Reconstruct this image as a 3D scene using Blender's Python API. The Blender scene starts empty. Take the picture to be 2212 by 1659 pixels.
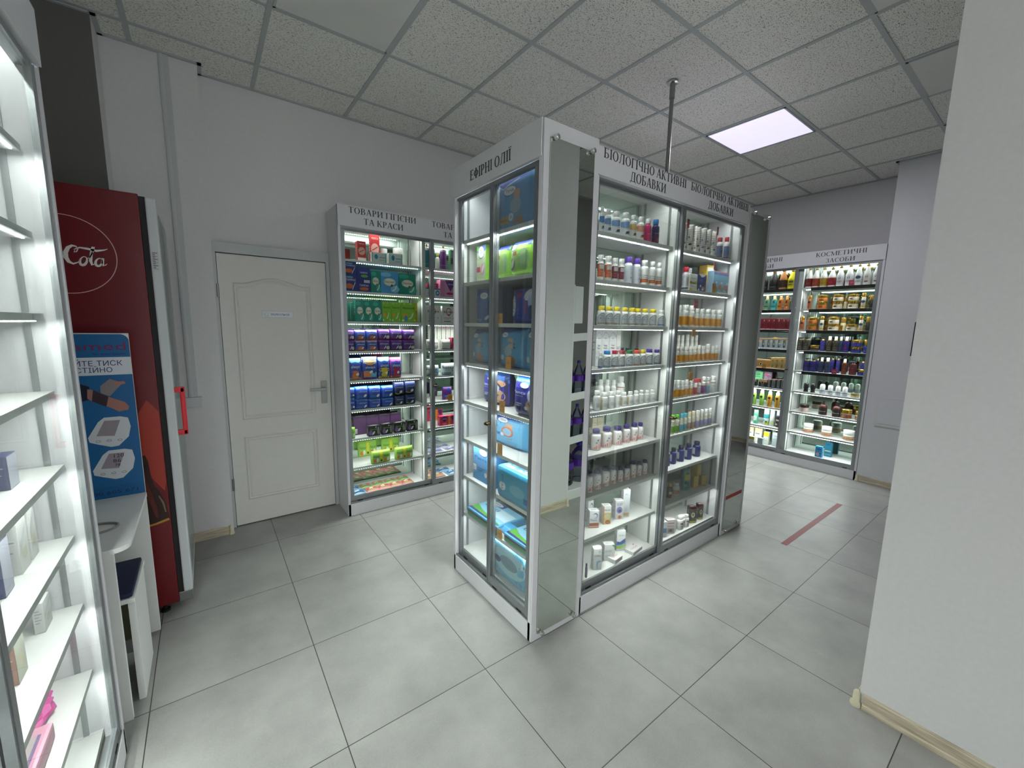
import bpy, bmesh, math, random, json
from mathutils import Vector, Matrix
random.seed(7)
SC = bpy.context.scene
C = SC.collection
PI = math.pi

# ------------------------------------------------------------------ camera
cam = bpy.data.cameras.new('camera')
cam.sensor_width = 36.0
cam.lens = 892.1 / 2212 * 36.0
cam.clip_start = 0.02
cam.clip_end = 60
camo = bpy.data.objects.new('camera', cam)
C.objects.link(camo)
yaw, pitch, roll = 0.931164, -0.139982, 0.017822
F_ = Vector((math.cos(pitch) * math.cos(yaw), math.cos(pitch) * math.sin(yaw), math.sin(pitch)))
R0 = Vector((math.sin(yaw), -math.cos(yaw), 0))
U0 = R0.cross(F_)
cr, sr = math.cos(roll), math.sin(roll)
RT = cr * R0 + sr * U0
UP = -sr * R0 + cr * U0
camo.matrix_world = Matrix(((RT.x, UP.x, -F_.x, 0), (RT.y, UP.y, -F_.y, 0), (RT.z, UP.z, -F_.z, 1.5016), (0, 0, 0, 1)))
SC.camera = camo

# ------------------------------------------------------------------ world, fill lamps, exposure
w = bpy.data.worlds.new('world')
SC.world = w
w.use_nodes = True
w.node_tree.nodes['Background'].inputs[0].default_value = (0.80, 0.86, 0.95, 1)
w.node_tree.nodes['Background'].inputs[1].default_value = 0.55
SC.view_settings.view_transform = 'Standard'
SC.view_settings.look = 'None'
SC.view_settings.exposure = 0.5
SC.view_settings.gamma = 1.0
SC.view_settings.use_curve_mapping = False
cy = SC.cycles
cy.max_bounces = 7
cy.diffuse_bounces = 4
cy.glossy_bounces = 4
cy.transmission_bounces = 4
cy.transparent_max_bounces = 16
cy.caustics_reflective = False
cy.caustics_refractive = False
cy.sample_clamp_indirect = 4.0
cy.use_denoising = True
cy.use_adaptive_sampling = True
cy.adaptive_threshold = 0.03


def area(name, loc, rot, sx, sy, power, col=(1, 1, 1), spread=PI):
    l = bpy.data.lights.new(name, 'AREA')
    l.shape = 'RECTANGLE'
    l.size, l.size_y = sx, sy
    l.energy = power
    l.color = col
    l.spread = spread
    o = bpy.data.objects.new(name, l)
    C.objects.link(o)
    o.location = loc
    o.rotation_euler = rot
    return o


# added, unseen fill lamps behind and to the right of the camera
area('fill_behind_camera', (0.9, -2.45, 1.5), (-PI / 2, 0, 0), 3.4, 2.2, 270, (1.0, 0.985, 0.955))
area('fill_behind_right', (4.2, -2.45, 1.5), (-PI / 2, 0, 0), 1.8, 2.2, 80, (1.0, 0.985, 0.955))


# ------------------------------------------------------------------ materials
def lin(h):
    h = h.lstrip('#')
    if len(h) == 3:
        h = ''.join(c * 2 for c in h)
    out = []
    for i in (0, 2, 4):
        c = int(h[i:i + 2], 16) / 255
        out.append(c / 12.92 if c <= 0.04045 else ((c + 0.055) / 1.055) ** 2.4)
    return tuple(out) + (1.0,)


def mat(name, col, rough=0.5, metal=0.0, spec=0.5, emit=None, es=0.0):
    m = bpy.data.materials.new(name)
    m.use_nodes = True
    b = m.node_tree.nodes['Principled BSDF']
    b.inputs['Base Color'].default_value = lin(col)
    b.inputs['Roughness'].default_value = rough
    b.inputs['Metallic'].default_value = metal
    b.inputs['Specular IOR Level'].default_value = spec
    if emit:
        b.inputs['Emission Color'].default_value = lin(emit)
        b.inputs['Emission Strength'].default_value = es
    return m


def nodes(m):
    return m.node_tree.nodes, m.node_tree.links, m.node_tree.nodes['Principled BSDF']


def noisy(m, scale, amt, detail=4, obj=True, bump=0.0):
    N, L, b = nodes(m)
    base = b.inputs['Base Color'].default_value[:]
    t = N.new('ShaderNodeTexCoord')
    n = N.new('ShaderNodeTexNoise')
    n.inputs['Scale'].default_value = scale
    n.inputs['Detail'].default_value = detail
    L.new(t.outputs['Object'], n.inputs['Vector'])
    r = N.new('ShaderNodeMapRange')
    r.inputs[1].default_value = 0.3
    r.inputs[2].default_value = 0.7
    r.inputs[3].default_value = 1 - amt
    r.inputs[4].default_value = 1 + amt
    L.new(n.outputs[0], r.inputs[0])
    mx = N.new('ShaderNodeMix')
    mx.data_type = 'RGBA'
    mx.blend_type = 'MULTIPLY'
    mx.inputs[0].default_value = 1
    mx.inputs[6].default_value = base
    L.new(r.outputs[0], mx.inputs[7])
    L.new(mx.outputs[2], b.inputs['Base Color'])
    if bump:
        bp = N.new('ShaderNodeBump')
        bp.inputs['Strength'].default_value = bump
        bp.inputs['Distance'].default_value = 0.002
        L.new(n.outputs[0], bp.inputs['Height'])
        L.new(bp.outputs[0], b.inputs['Normal'])
    return m


WALL = noisy(mat('painted_plaster', '#dcdcdc', 0.8, spec=0.2), 60, 0.02, 3, bump=0.15)
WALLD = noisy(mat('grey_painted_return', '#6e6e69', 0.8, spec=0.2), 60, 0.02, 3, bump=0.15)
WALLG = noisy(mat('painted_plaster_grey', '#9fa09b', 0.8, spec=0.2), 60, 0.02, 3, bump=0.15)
BOARD = noisy(mat('white_laminate', '#e6e8e6', 0.45), 30, 0.012, 2)
BOARD2 = noisy(mat('cool_white_laminate', '#dcdde0', 0.5), 30, 0.012, 2)
ALU = noisy(mat('anodised_aluminium', '#9a9ea0', 0.34, metal=0.75), 90, 0.03, 2)
CHROME = mat('polished_steel', '#d8d8d8', 0.12, metal=1.0)
STEEL = mat('brushed_steel', '#8d8f8e', 0.35, metal=0.9)
DARK = mat('black_rubber', '#101012', 0.6)
LETTER = mat('charcoal_vinyl', '#33353a', 0.55)
BRASS = mat('dull_brass', '#5a4a2c', 0.35, metal=0.9)
DOORM = noisy(mat('painted_door', '#dddcd6', 0.5), 25, 0.015, 2)
CASING = noisy(mat('grey_door_casing', '#c3c8c8', 0.55), 40, 0.02, 2)
REDP = mat('red_enamel', '#6c0412', 0.36)
REDH = mat('red_plastic', '#d81626', 0.35)
FRAMEW = mat('grey_white_plastic', '#c9cccf', 0.4)
NAVY = noisy(mat('navy_upholstery', '#101a3c', 0.75), 200, 0.15, 2)
GRIDM = mat('ceiling_grid_enamel', '#b4baba', 0.5)
PANELM = noisy(mat('unlit_light_diffuser', '#dededa', 0.5), 5, 0.03, 5)


def mirror_mat(name, tint, rough=0.0):
    m = bpy.data.materials.new(name)
    m.use_nodes = True
    N, L = m.node_tree.nodes, m.node_tree.links
    N.clear()
    o = N.new('ShaderNodeOutputMaterial')
    g = N.new('ShaderNodeBsdfGlossy')
    g.inputs['Color'].default_value = lin(tint)
    g.inputs['Roughness'].default_value = rough
    L.new(g.outputs[0], o.inputs[0])
    return m


MIRROR = mirror_mat('silvered_mirror', '#dfe6e0')
MIRRORG = mirror_mat('greenish_mirror', '#cfe0d4', 0.02)


def glass_mat(name, tint, refl=1.0, ior=1.45):
    m = bpy.data.materials.new(name)
    m.use_nodes = True
    N, L = m.node_tree.nodes, m.node_tree.links
    N.clear()
    o = N.new('ShaderNodeOutputMaterial')
    mx = N.new('ShaderNodeMixShader')
    f = N.new('ShaderNodeFresnel')
    f.inputs[0].default_value = ior
    k = N.new('ShaderNodeMath')
    k.operation = 'MULTIPLY'
    k.inputs[1].default_value = refl
    t = N.new('ShaderNodeBsdfTransparent')
    t.inputs[0].default_value = lin(tint)
    g = N.new('ShaderNodeBsdfGlossy')
    g.inputs['Roughness'].default_value = 0.01
    L.new(f.outputs[0], k.inputs[0])
    L.new(k.outputs[0], mx.inputs[0])
    L.new(t.outputs[0], mx.inputs[1])
    L.new(g.outputs[0], mx.inputs[2])
    L.new(mx.outputs[0], o.inputs[0])
    return m


GLASS = glass_mat('sliding_door_glass', '#f8fbf9', 0.4)
WATER = glass_mat('clear_plastic', '#e6edf6', 2.0)
LED = mat('led_chips', '#ffffff', 0.5, emit='#f4f8ff', es=9.0)
LED.cycles.emission_sampling = 'NONE'
LIT = mat('lit_light_panel', '#ffffff', 0.5, emit='#dcd4ff', es=0.68)

# every printed product takes its pigment from the mesh's colour attribute
PR = bpy.data.materials.new('printed_packaging')
PR.use_nodes = True
N, L, b = nodes(PR)
a = N.new('ShaderNodeAttribute')
a.attribute_name = 'Col'
L.new(a.outputs['Color'], b.inputs['Base Color'])
b.inputs['Roughness'].default_value = 0.42
GOLDM = mat('gold_cap', '#c8a04a', 0.25, metal=0.85)
COPM = mat('copper_cap', '#b8763c', 0.3, metal=0.8)

# floor tiles
FLOORM = bpy.data.materials.new('grey_porcelain_tiles')
FLOORM.use_nodes = True
N, L, b = nodes(FLOORM)
tc = N.new('ShaderNodeTexCoord')
sep = N.new('ShaderNodeSeparateXYZ')
L.new(tc.outputs['Object'], sep.inputs[0])


def mth(op, a_, b_=None, c_=None):
    n = N.new('ShaderNodeMath')
    n.operation = op
    for i, v in enumerate((a_, b_, c_)):
        if v is None:
            continue
        if isinstance(v, (int, float)):
            n.inputs[i].default_value = v
        else:
            L.new(v, n.inputs[i])
    return n.outputs[0]


def edge(out, off, size):
    q = mth('DIVIDE', mth('SUBTRACT', out, off), size)
    fr = mth('FRACT', q)
    return mth('MULTIPLY', mth('MINIMUM', fr, mth('SUBTRACT', 1.0, fr)), size), mth('FLOOR', q)


ex, ix = edge(sep.outputs[0], 0.3137, 0.5825)
ey, iy = edge(sep.outputs[1], 3.1086, 0.5814)
grout = mth('LESS_THAN', mth('MINIMUM', ex, ey), 0.0017)
wn = N.new('ShaderNodeTexWhiteNoise')
wn.noise_dimensions = '2D'
cmb = N.new('ShaderNodeCombineXYZ')
L.new(ix, cmb.inputs[0])
L.new(iy, cmb.inputs[1])
L.new(cmb.outputs[0], wn.inputs['Vector'])
vadd = N.new('ShaderNodeVectorMath')
vadd.operation = 'ADD'
L.new(tc.outputs['Object'], vadd.inputs[0])
vs = N.new('ShaderNodeVectorMath')
vs.operation = 'SCALE'
L.new(wn.outputs['Color'], vs.inputs[0])
vs.inputs['Scale'].default_value = 30
L.new(vs.outputs[0], vadd.inputs[1])
n1 = N.new('ShaderNodeTexNoise')
n1.inputs['Scale'].default_value = 4.5
n1.inputs['Detail'].default_value = 9
n1.inputs['Roughness'].default_value = 0.6
L.new(vadd.outputs[0], n1.inputs['Vector'])
n2 = N.new('ShaderNodeTexNoise')
n2.inputs['Scale'].default_value = 160
n2.inputs['Detail'].default_value = 3
L.new(tc.outputs['Object'], n2.inputs['Vector'])
val = mth('ADD', mth('MULTIPLY', n1.outputs[0], 0.75), mth('MULTIPLY', n2.outputs[0], 0.25))
cr_ = N.new('ShaderNodeValToRGB')
cr_.color_ramp.elements[0].position = 0.32
cr_.color_ramp.elements[0].color = lin('#8f8f8c')
cr_.color_ramp.elements[1].position = 0.68
cr_.color_ramp.elements[1].color = lin('#a7a7a3')
L.new(val, cr_.inputs[0])
mx = N.new('ShaderNodeMix')
mx.data_type = 'RGBA'
L.new(grout, mx.inputs[0])
L.new(cr_.outputs[0], mx.inputs[6])
mx.inputs[7].default_value = lin('#3f3f3b')
L.new(mx.outputs[2], b.inputs['Base Color'])
b.inputs['Roughness'].default_value = 0.38
b.inputs['Specular IOR Level'].default_value = 0.35

# mineral fibre ceiling tiles
CEILM = bpy.data.materials.new('mineral_fibre_tiles')
CEILM.use_nodes = True
N, L, b = nodes(CEILM)
tc = N.new('ShaderNodeTexCoord')
big = N.new('ShaderNodeTexNoise')
big.inputs['Scale'].default_value = 115
big.inputs['Detail'].default_value = 0
mp = N.new('ShaderNodeMapping')
mp.inputs['Scale'].default_value = (1.0, 2.3, 1)
mp.inputs['Rotation'].default_value = (0, 0, 0.7)
L.new(tc.outputs['Object'], mp.inputs[0])
L.new(mp.outputs[0], big.inputs['Vector'])
mp2 = N.new('ShaderNodeMapping')
mp2.inputs['Scale'].default_value = (1.0, 2.5, 1)
mp2.inputs['Rotation'].default_value = (0, 0, -0.9)
L.new(tc.outputs['Object'], mp2.inputs[0])
big2 = N.new('ShaderNodeTexNoise')
big2.inputs['Scale'].default_value = 105
big2.inputs['Detail'].default_value = 0
L.new(mp2.outputs[0], big2.inputs['Vector'])
sp = mth('MAXIMUM', mth('GREATER_THAN', big.outputs[0], 0.70), mth('GREATER_THAN', big2.outputs[0], 0.71))
mx = N.new('ShaderNodeMix')
mx.data_type = 'RGBA'
L.new(sp, mx.inputs[0])
mx.inputs[6].default_value = lin('#efeee8')
mx.inputs[7].default_value = lin('#9a988f')
L.new(mx.outputs[2], b.inputs['Base Color'])
b.inputs['Roughness'].default_value = 0.9
b.inputs['Specular IOR Level'].default_value = 0.1

# pale oak skirting
WOOD = bpy.data.materials.new('pale_oak_skirting')
WOOD.use_nodes = True
N, L, b = nodes(WOOD)
tc = N.new('ShaderNodeTexCoord')
mp = N.new('ShaderNodeMapping')
mp.inputs['Scale'].default_value = (3, 3, 60)
L.new(tc.outputs['Object'], mp.inputs[0])
n1 = N.new('ShaderNodeTexNoise')
n1.inputs['Scale'].default_value = 3
n1.inputs['Detail'].default_value = 6
L.new(mp.outputs[0], n1.inputs['Vector'])
cr_ = N.new('ShaderNodeValToRGB')
cr_.color_ramp.elements[0].position = 0.35
cr_.color_ramp.elements[0].color = lin('#a89c86')
cr_.color_ramp.elements[1].position = 0.65
cr_.color_ramp.elements[1].color = lin('#d2c8b0')
L.new(n1.outputs[0], cr_.inputs[0])
L.new(cr_.outputs[0], b.inputs['Base Color'])
b.inputs['Roughness'].default_value = 0.5
WOODC = mat('cream_corner_cap', '#cfcaae', 0.45)


# ------------------------------------------------------------------ mesh builder
class MB:
    def __init__(s):
        s.v, s.f, s.m, s.c = [], [], [], []

    def add(s, vs, fs, mi=0, col=None):
        o = len(s.v)
        s.v += [tuple(p) for p in vs]
        for f in fs:
            s.f.append([o + i for i in f])
            s.m.append(mi)
            s.c.append(col)
        return s

    def box(s, x0, x1, y0, y1, z0, z1, mi=0, col=None, bev=0.0):
        if bev > 0:
            bm = bmesh.new()
            bmesh.ops.create_cube(bm, size=1)
            for v in bm.verts:
                v.co = Vector(((x0 + x1) / 2 + v.co.x * (x1 - x0), (y0 + y1) / 2 + v.co.y * (y1 - y0), (z0 + z1) / 2 + v.co.z * (z1 - z0)))
            bmesh.ops.bevel(bm, geom=bm.edges[:], offset=bev, segments=2, affect='EDGES', profile=0.6)
            bm.verts.index_update()
            s.add([v.co[:] for v in bm.verts], [[v.index for v in f.verts] for f in bm.faces], mi, col)
            bm.free()
            return s
        vs = [(x0, y0, z0), (x1, y0, z0), (x1, y1, z0), (x0, y1, z0), (x0, y0, z1), (x1, y0, z1), (x1, y1, z1), (x0, y1, z1)]
        return s.add(vs, [(3, 2, 1, 0), (4, 5, 6, 7), (0, 1, 5, 4), (1, 2, 6, 5), (2, 3, 7, 6), (3, 0, 4, 7)], mi, col)

    def lathe(s, prof, seg=20, mi=0, col=None, c=(0, 0), z0=0.0, rot=0.0, ex=1.0, ey=1.0):
        """prof: (r, z) pairs bottom to top; col: one colour or a list per ring"""
        vs, fs = [], []
        for r, z in prof:
            for k in range(seg):
                a_ = rot + 2 * PI * k / seg
                vs.append((c[0] + r * ex * math.cos(a_), c[1] + r * ey * math.sin(a_), z0 + z))
        n = len(prof)
        o = len(s.v)
        s.v += vs
        for i in range(n - 1):
            for k in range(seg):
                k2 = (k + 1) % seg
                s.f.append([o + i * seg + k, o + i * seg + k2, o + (i + 1) * seg + k2, o + (i + 1) * seg + k])
                s.m.append(mi)
                s.c.append(col[i] if isinstance(col, list) else col)
        s.f.append([o + k for k in reversed(range(seg))])
        s.f.append([o + (n - 1) * seg + k for k in range(seg)])
        s.m += [mi, mi]
        s.c += [col[0] if isinstance(col, list) else col, col[-1] if isinstance(col, list) else col]
        return s

    def tube(s, pts, r, seg=8, mi=0, col=None):
        pts = [Vector(p) for p in pts]
        rings = []
        up = Vector((0, 0, 1))
        for i, p in enumerate(pts):
            d = (pts[min(i + 1, len(pts) - 1)] - pts[max(i - 1, 0)]).normalized()
            u = d.cross(up)
            if u.length < 1e-3:
                u = d.cross(Vector((1, 0, 0)))
            u.normalize()
            v_ = d.cross(u)
            rings.append([p + r * (math.cos(2 * PI * k / seg) * u + math.sin(2 * PI * k / seg) * v_) for k in range(seg)])
        vs = [q for rg in rings for q in rg]
        fs = []
        for i in range(len(pts) - 1):
            for k in range(seg):
                k2 = (k + 1) % seg
                fs.append((i * seg + k, (i + 1) * seg + k, (i + 1) * seg + k2, i * seg + k2))
        fs.append(tuple(range(seg)))
        fs.append(tuple((len(pts) - 1) * seg + k for k in reversed(range(seg))))
        return s.add(vs, fs, mi, col)

    def prism(s, poly, axis, a0, a1, mi=0, col=None):
        """poly of 2D points extruded along axis ('x','y','z') from a0 to a1"""
        def P(p, t):
            return {'x': (t, p[0], p[1]), 'y': (p[0], t, p[1]), 'z': (p[0], p[1], t)}[axis]
        n = len(poly)
        vs = [P(p, a0) for p in poly] + [P(p, a1) for p in poly]
        fs = [tuple(range(n)), tuple(n + i for i in reversed(range(n)))] + [(i, n + i, n + (i + 1) % n, (i + 1) % n) for i in range(n)]
        return s.add(vs, fs, mi, col)

    def mesh(s, name, mats, smooth=False):
        me = bpy.data.meshes.new(name)
        me.from_pydata(s.v, [], s.f)
        for m in mats:
            me.materials.append(m)
        me.polygons.foreach_set('material_index', s.m)
        if any(c is not None for c in s.c):
            at = me.color_attributes.new('Col', 'FLOAT_COLOR', 'CORNER')
            buf = []
            for f, c in zip(s.f, s.c):
                q = lin(c or '#ffffff')
                for _ in f:
                    buf.extend(q)
            at.data.foreach_set('color', buf)
        me.update()
        if smooth:
            me.shade_smooth() if hasattr(me, 'shade_smooth') else None
            try:
                me.set_sharp_from_angle(angle=math.radians(38))
            except Exception:
                pass
        return me

    def build(s, name, mats, parent=None, smooth=False, loc=None):
        if not isinstance(mats, (list, tuple)):
            mats = [mats]
        return link(name, s.mesh(name, mats, smooth), parent, loc)


def link(name, me, parent=None, loc=None):
    o = bpy.data.objects.new(name, me)
    C.objects.link(o)
    if parent:
        o.parent = parent
    if loc:
        o.location = loc
    return o


def tag(o, label, cat, group=None):
    o['label'] = label
    o['category'] = cat
    if group:
        o['group'] = group
    return o


def thing(name, label, cat, loc=(0, 0, 0), rz=0.0, group=None):
    o = bpy.data.objects.new(name, None)
    C.objects.link(o)
    o.location = loc
    o.rotation_euler = (0, 0, rz)
    o.empty_display_size = 0.05
    return tag(o, label, cat, group)


def struct(name, mb, m, parent=None, smooth=False):
    o = mb.build(name, m, parent, smooth)
    if not parent:
        o['kind'] = 'structure'
    return o


# ------------------------------------------------------------------ lettering
_T = {}


def font_text(s):
    """outline of a line of text in the plain built-in face, cap height 1: (2D points, triangles, width)"""
    if s in _T:
        return _T[s]
    cu = bpy.data.curves.new('t', 'FONT')
    cu.body = s
    cu.resolution_u = 2
    ob = bpy.data.objects.new('t', cu)
    C.objects.link(ob)
    bpy.context.view_layer.update()
    dg = bpy.context.evaluated_depsgraph_get()
    me = bpy.data.meshes.new_from_object(ob.evaluated_get(dg))
    P = [(v.co.x, v.co.y) for v in me.vertices]
    Fs = [tuple(p.vertices) for p in me.polygons]
    k = 1 / 0.72
    P = [(x * k, y * k) for x, y in P]
    x0 = min(p[0] for p in P)
    wd = max(p[0] for p in P) - x0
    P = [(x - x0, y) for x, y in P]
    bpy.data.objects.remove(ob)
    bpy.data.meshes.remove(me)
    bpy.data.curves.remove(cu)
    _T[s] = (P, Fs, wd)
    return _T[s]


def arc(cx, cy_, rx, ry, a0, a1, wx, wy, n=14):
    o = []
    for k in range(n):
        t0, t1 = math.radians(a0 + (a1 - a0) * k / n), math.radians(a0 + (a1 - a0) * (k + 1) / n)
        q = []
        for t, R_ in ((t0, 0), (t1, 0), (t1, 1), (t0, 1)):
            ax, ay = (rx, ry) if R_ == 0 else (rx - wx, ry - wy)
            q.append((cx + ax * math.cos(t), cy_ + ay * math.sin(t)))
        o.append(q)
    return o


def bar(x0, x1, y, t=0.045):
    return [[(x0, y - t / 2), (x1, y - t / 2), (x1, y + t / 2), (x0, y + t / 2)]]


def stem(x, y0=0.0, y1=1.0, w_=0.13, s0=True, s1=True, sh=0.075):
    o = [[(x - w_ / 2, y0), (x + w_ / 2, y0), (x + w_ / 2, y1), (x - w_ / 2, y1)]]
    for yy, on_, d in ((y0, s0, 1), (y1, s1, -1)):
        if on_:
            a_ = w_ / 2 + sh
            o.append([(x - a_, yy), (x + a_, yy), (x + a_, yy + d * 0.03), (x + w_ / 2, yy + d * 0.07), (x - w_ / 2, yy + d * 0.07), (x - a_, yy + d * 0.03)])
    return o


def diag(x0, y0, x1, y1, w_):
    return [[(x0 - w_ / 2, y0), (x0 + w_ / 2, y0), (x1 + w_ / 2, y1), (x1 - w_ / 2, y1)]]


def tick(x, y, d, h=0.13):
    return [[(x - 0.045, y), (x, y), (x, y + d * h), (x - 0.018, y + d * h)]]


def foot(x, hw=0.1, y=0.0):
    return bar(x - hw, x + hw, y + 0.018, 0.036)


def glyph(ch):
    g = {
        'І': lambda: (stem(.17), .36),
        'Ї': lambda: (stem(.17) + arc(.06, 1.16, .055, .06, 0, 360, .05, .055, 8) + arc(.28, 1.16, .055, .06, 0, 360, .05, .055, 8), .36),
        'Б': lambda: (stem(.17) + bar(.1, .6, .978) + tick(.6, .98, -1) + bar(.17, .42, .52) + bar(.17, .42, .022) + arc(.4, .27, .26, .27, -90, 90, .13, .045), .76),
        'О': lambda: (arc(.41, .5, .37, .52, 0, 360, .13, .045, 28), .84),
        'Л': lambda: (diag(.2, .06, .34, 1, .06) + arc(.13, .07, .08, .08, 180, 330, .06, .06, 6) + bar(.26, .8, .978) + stem(.68, s1=True), .9),
        'Г': lambda: (stem(.17) + bar(.1, .6, .978) + tick(.6, .98, -1), .64),
        'Ч': lambda: (stem(.62) + stem(.17, .66, 1, s0=False) + arc(.38, .68, .275, .25, 180, 280, .13, .05, 8) + bar(.38, .62, .455, .05), .82),
        'Н': lambda: (stem(.17) + stem(.69) + bar(.17, .69, .5), .88),
        'А': lambda: (diag(.1, 0, .37, 1, .05) + diag(.66, 0, .39, 1, .13) + bar(.18, .58, .33) + foot(.1) + foot(.66, .12), .8),
        'К': lambda: (stem(.17) + diag(.26, .48, .62, .98, .06) + diag(.66, 0, .33, .56, .13) + foot(.66, .13) + foot(.62, .1, .964), .8),
        'Т': lambda: (stem(.37, s1=False) + bar(.03, .71, .978) + tick(.075, .98, -1) + tick(.71, .98, -1), .75),
        'И': lambda: (stem(.17) + stem(.69) + diag(.2, .12, .66, .88, .06), .88),
        'В': lambda: (stem(.17) + bar(.17, .38, .978) + bar(.17, .4, .52) + bar(.17, .4, .022) + arc(.36, .755, .22, .245, -90, 90, .12, .045) + arc(.39, .27, .26, .27, -90, 90, .13, .045), .74),
        'Д': lambda: (diag(.2, .05, .34, 1, .06) + bar(.26, .78, .978) + stem(.66, s0=False) + bar(.04, .84, .03, .05) + tick(.085, .03, -1, .2) + tick(.84, .03, -1, .2), .88),
        'Р': lambda: (stem(.17) + bar(.17, .36, .978) + bar(.17, .36, .46) + arc(.34, .72, .26, .28, -90, 90, .13, .045), .68),
        'Е': lambda: (stem(.17) + bar(.1, .58, .978) + bar(.1, .62, .022) + bar(.2, .46, .51) + tick(.58, .98, -1) + tick(.62, .02, 1) + tick(.46, .51, 1, .07) + tick(.46, .51, -1, .07), .68),
        'Ф': lambda: (stem(.42) + arc(.42, .5, .38, .31, 0, 360, .13, .045, 24), .86),
        'С': lambda: (arc(.42, .5, .38, .52, 48, 315, .13, .045, 22) + tick(.7, .99, -1, .26), .76),
        'Є': lambda: (arc(.42, .5, .38, .52, 48, 315, .13, .045, 22) + tick(.7, .99, -1, .26) + bar(.15, .5, .51), .76),
        'М': lambda: (stem(.13, w_=.05) + stem(.89) + diag(.48, .06, .14, 1, .12) + diag(.48, .06, .86, 1, .05), 1.06),
        'З': lambda: (arc(.29, .755, .24, .265, -75, 150, .12, .045) + arc(.29, .27, .29, .29, -150, 80, .13, .045), .66),
        ' ': lambda: ([], .3),
    }
    return g[ch]()


def serif_line(mb, s, x0, x1, z0, z1, y, mi=0, th=0.0012):
    """one line of the serif capitals between x0..x1, on the plane y facing -y"""
    adv, G = 0, []
    for ch in s:
        p, a_ = glyph(ch)
        G.append((p, adv))
        adv += a_ + 0.02
    k = (x1 - x0) / (adv - 0.1)
    h = z1 - z0
    for p, a_ in G:
        for q in p:
            pts = [(x0 + (a_ + u) * k, z0 + v * h) for u, v in q]
            mb.prism(pts, 'y', y - th, y, mi)

# ------------------------------------------------------------------ the room
H = 3.057
YW, XR = 3.53, 5.72
struct('floor', MB().box(-3.0, 8.5, -2.6, 4.6, -0.06, 0.0), FLOORM)
struct('wall_back', MB().box(-0.9, XR + 0.2, YW, YW + 0.12, 0, H + 0.1), WALL)
struct('wall_left', MB().box(-1.05, -0.9, -2.6, YW + 0.12, 0, H + 0.1), WALL)
struct('wall_right', MB().box(XR, XR + 0.15, -0.6, YW, 0, H + 0.1), WALL)
# dark return block beside the fridge and the flat pier left of the door
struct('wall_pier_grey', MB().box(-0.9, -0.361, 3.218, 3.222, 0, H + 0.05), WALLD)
struct('wall_pier', MB().box(-0.9, -0.36, 3.2221, YW, 0, H + 0.05).box(-0.36, 0.078, 3.405, YW, 0, H + 0.05), WALL)
# pier right of the cosmetics cabinet, and the wall end close to the camera
struct('wall_pier_right', MB().box(5.25, XR, 0.52, 1.146, 0, H + 0.05), BOARD2)
struct('wall_near', MB().box(2.035, 2.37, -2.6, 0.338, 0, H + 0.05), WALL)
# wall of the side room behind it, seen only in the mirrors
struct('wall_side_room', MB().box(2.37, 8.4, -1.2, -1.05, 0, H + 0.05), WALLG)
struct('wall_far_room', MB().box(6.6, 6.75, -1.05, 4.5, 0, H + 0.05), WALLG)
# the wall behind the camera with an opening added to let light in
bw = MB()
for x0, x1, z0, z1 in ((-0.9, 2.035, 0, 0.45), (-0.9, 2.035, 2.6, H + 0.05), (-0.9, -0.75, 0.45, 2.6)):
    bw.box(x0, x1, -2.72, -2.6, z0, z1)
struct('wall_front', bw, WALL)

ceil = MB().box(-1.0, 8.4, -2.7, 4.6, H + 0.004, H + 0.1)
struct('ceiling', ceil, CEILM)
GX, GY = 0.375, 3.187
gm = MB()
for i in range(-3, 13):
    x = GX + 0.6 * i
    gm.box(x - 0.012, x + 0.012, -2.6, YW, H - 0.0015, H + 0.005)
for j in range(-1, 10):
    y = GY - 0.6 * j
    gm.box(-0.9, 6.6, y - 0.012, y + 0.012, H - 0.0012, H + 0.005)
# wall angles
gm.box(0.078, XR, YW - 0.022, YW, H - 0.006, H + 0.003)
gm.box(-0.36, 0.10, 3.383, 3.405, H - 0.006, H + 0.003)
gm.box(0.078, 0.10, 3.383, YW, H - 0.006, H + 0.003)
gm.box(-0.36, -0.338, 3.2, 3.405, H - 0.006, H + 0.003)
gm.box(-0.9, -0.338, 3.2, 3.22, H - 0.006, H + 0.003)
gm.box(XR - 0.022, XR, 1.15, YW, H - 0.006, H + 0.003)
gm.box(5.228, 5.25, 0.5, 1.168, H - 0.006, H + 0.003)
gm.box(5.228, XR, 1.146, 1.168, H - 0.006, H + 0.003)
o = struct('trim_6', gm, GRIDM)


def ceiling_light(i, j, lit, label, near=False):
    x0, y1 = GX + 0.6 * i, GY - 0.6 * j
    t = thing('ceiling_light', label, 'light', (x0 + 0.3, y1 - 0.3, H - 0.001), 0, 'square recessed ceiling light panels')
    a_ = 0.288
    fr = MB()
    for s in (-1, 1):
        fr.box(-a_, a_, s * (a_ - 0.006) - 0.006, s * (a_ - 0.006) + 0.006, -0.004, 0.004)
        fr.box(s * (a_ - 0.006) - 0.006, s * (a_ - 0.006) + 0.006, -a_, a_, -0.004, 0.004)
    fr.build('frame', GRIDM, t)
    d = MB().box(-a_ + 0.012, a_ - 0.012, -a_ + 0.012, a_ - 0.012, -0.003, 0.002).build('diffuser', LIT if lit else PANELM, t)
    if lit:
        area('ceiling_panel_light', (x0 + 0.3, y1 - 0.3, H - 0.012), (0, 0, 0), 0.54, 0.54, 15, (0.93, 0.92, 1.0))
    return t


ceiling_light(5, 2, True, 'lit lavender-white square ceiling light panel above the island cabinet')
ceiling_light(0, 1, False, 'unlit square ceiling light panel above the white door')
ceiling_light(3, 4, False, 'unlit ceiling light panel cut by the top edge, beside the steel pole')
ceiling_light(5, 4, False, 'unlit smudged ceiling light panel between the pole and the near wall end')
ceiling_light(7, 4, False, 'unlit stained ceiling light panel in front of the cosmetics cabinet pier')

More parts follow.
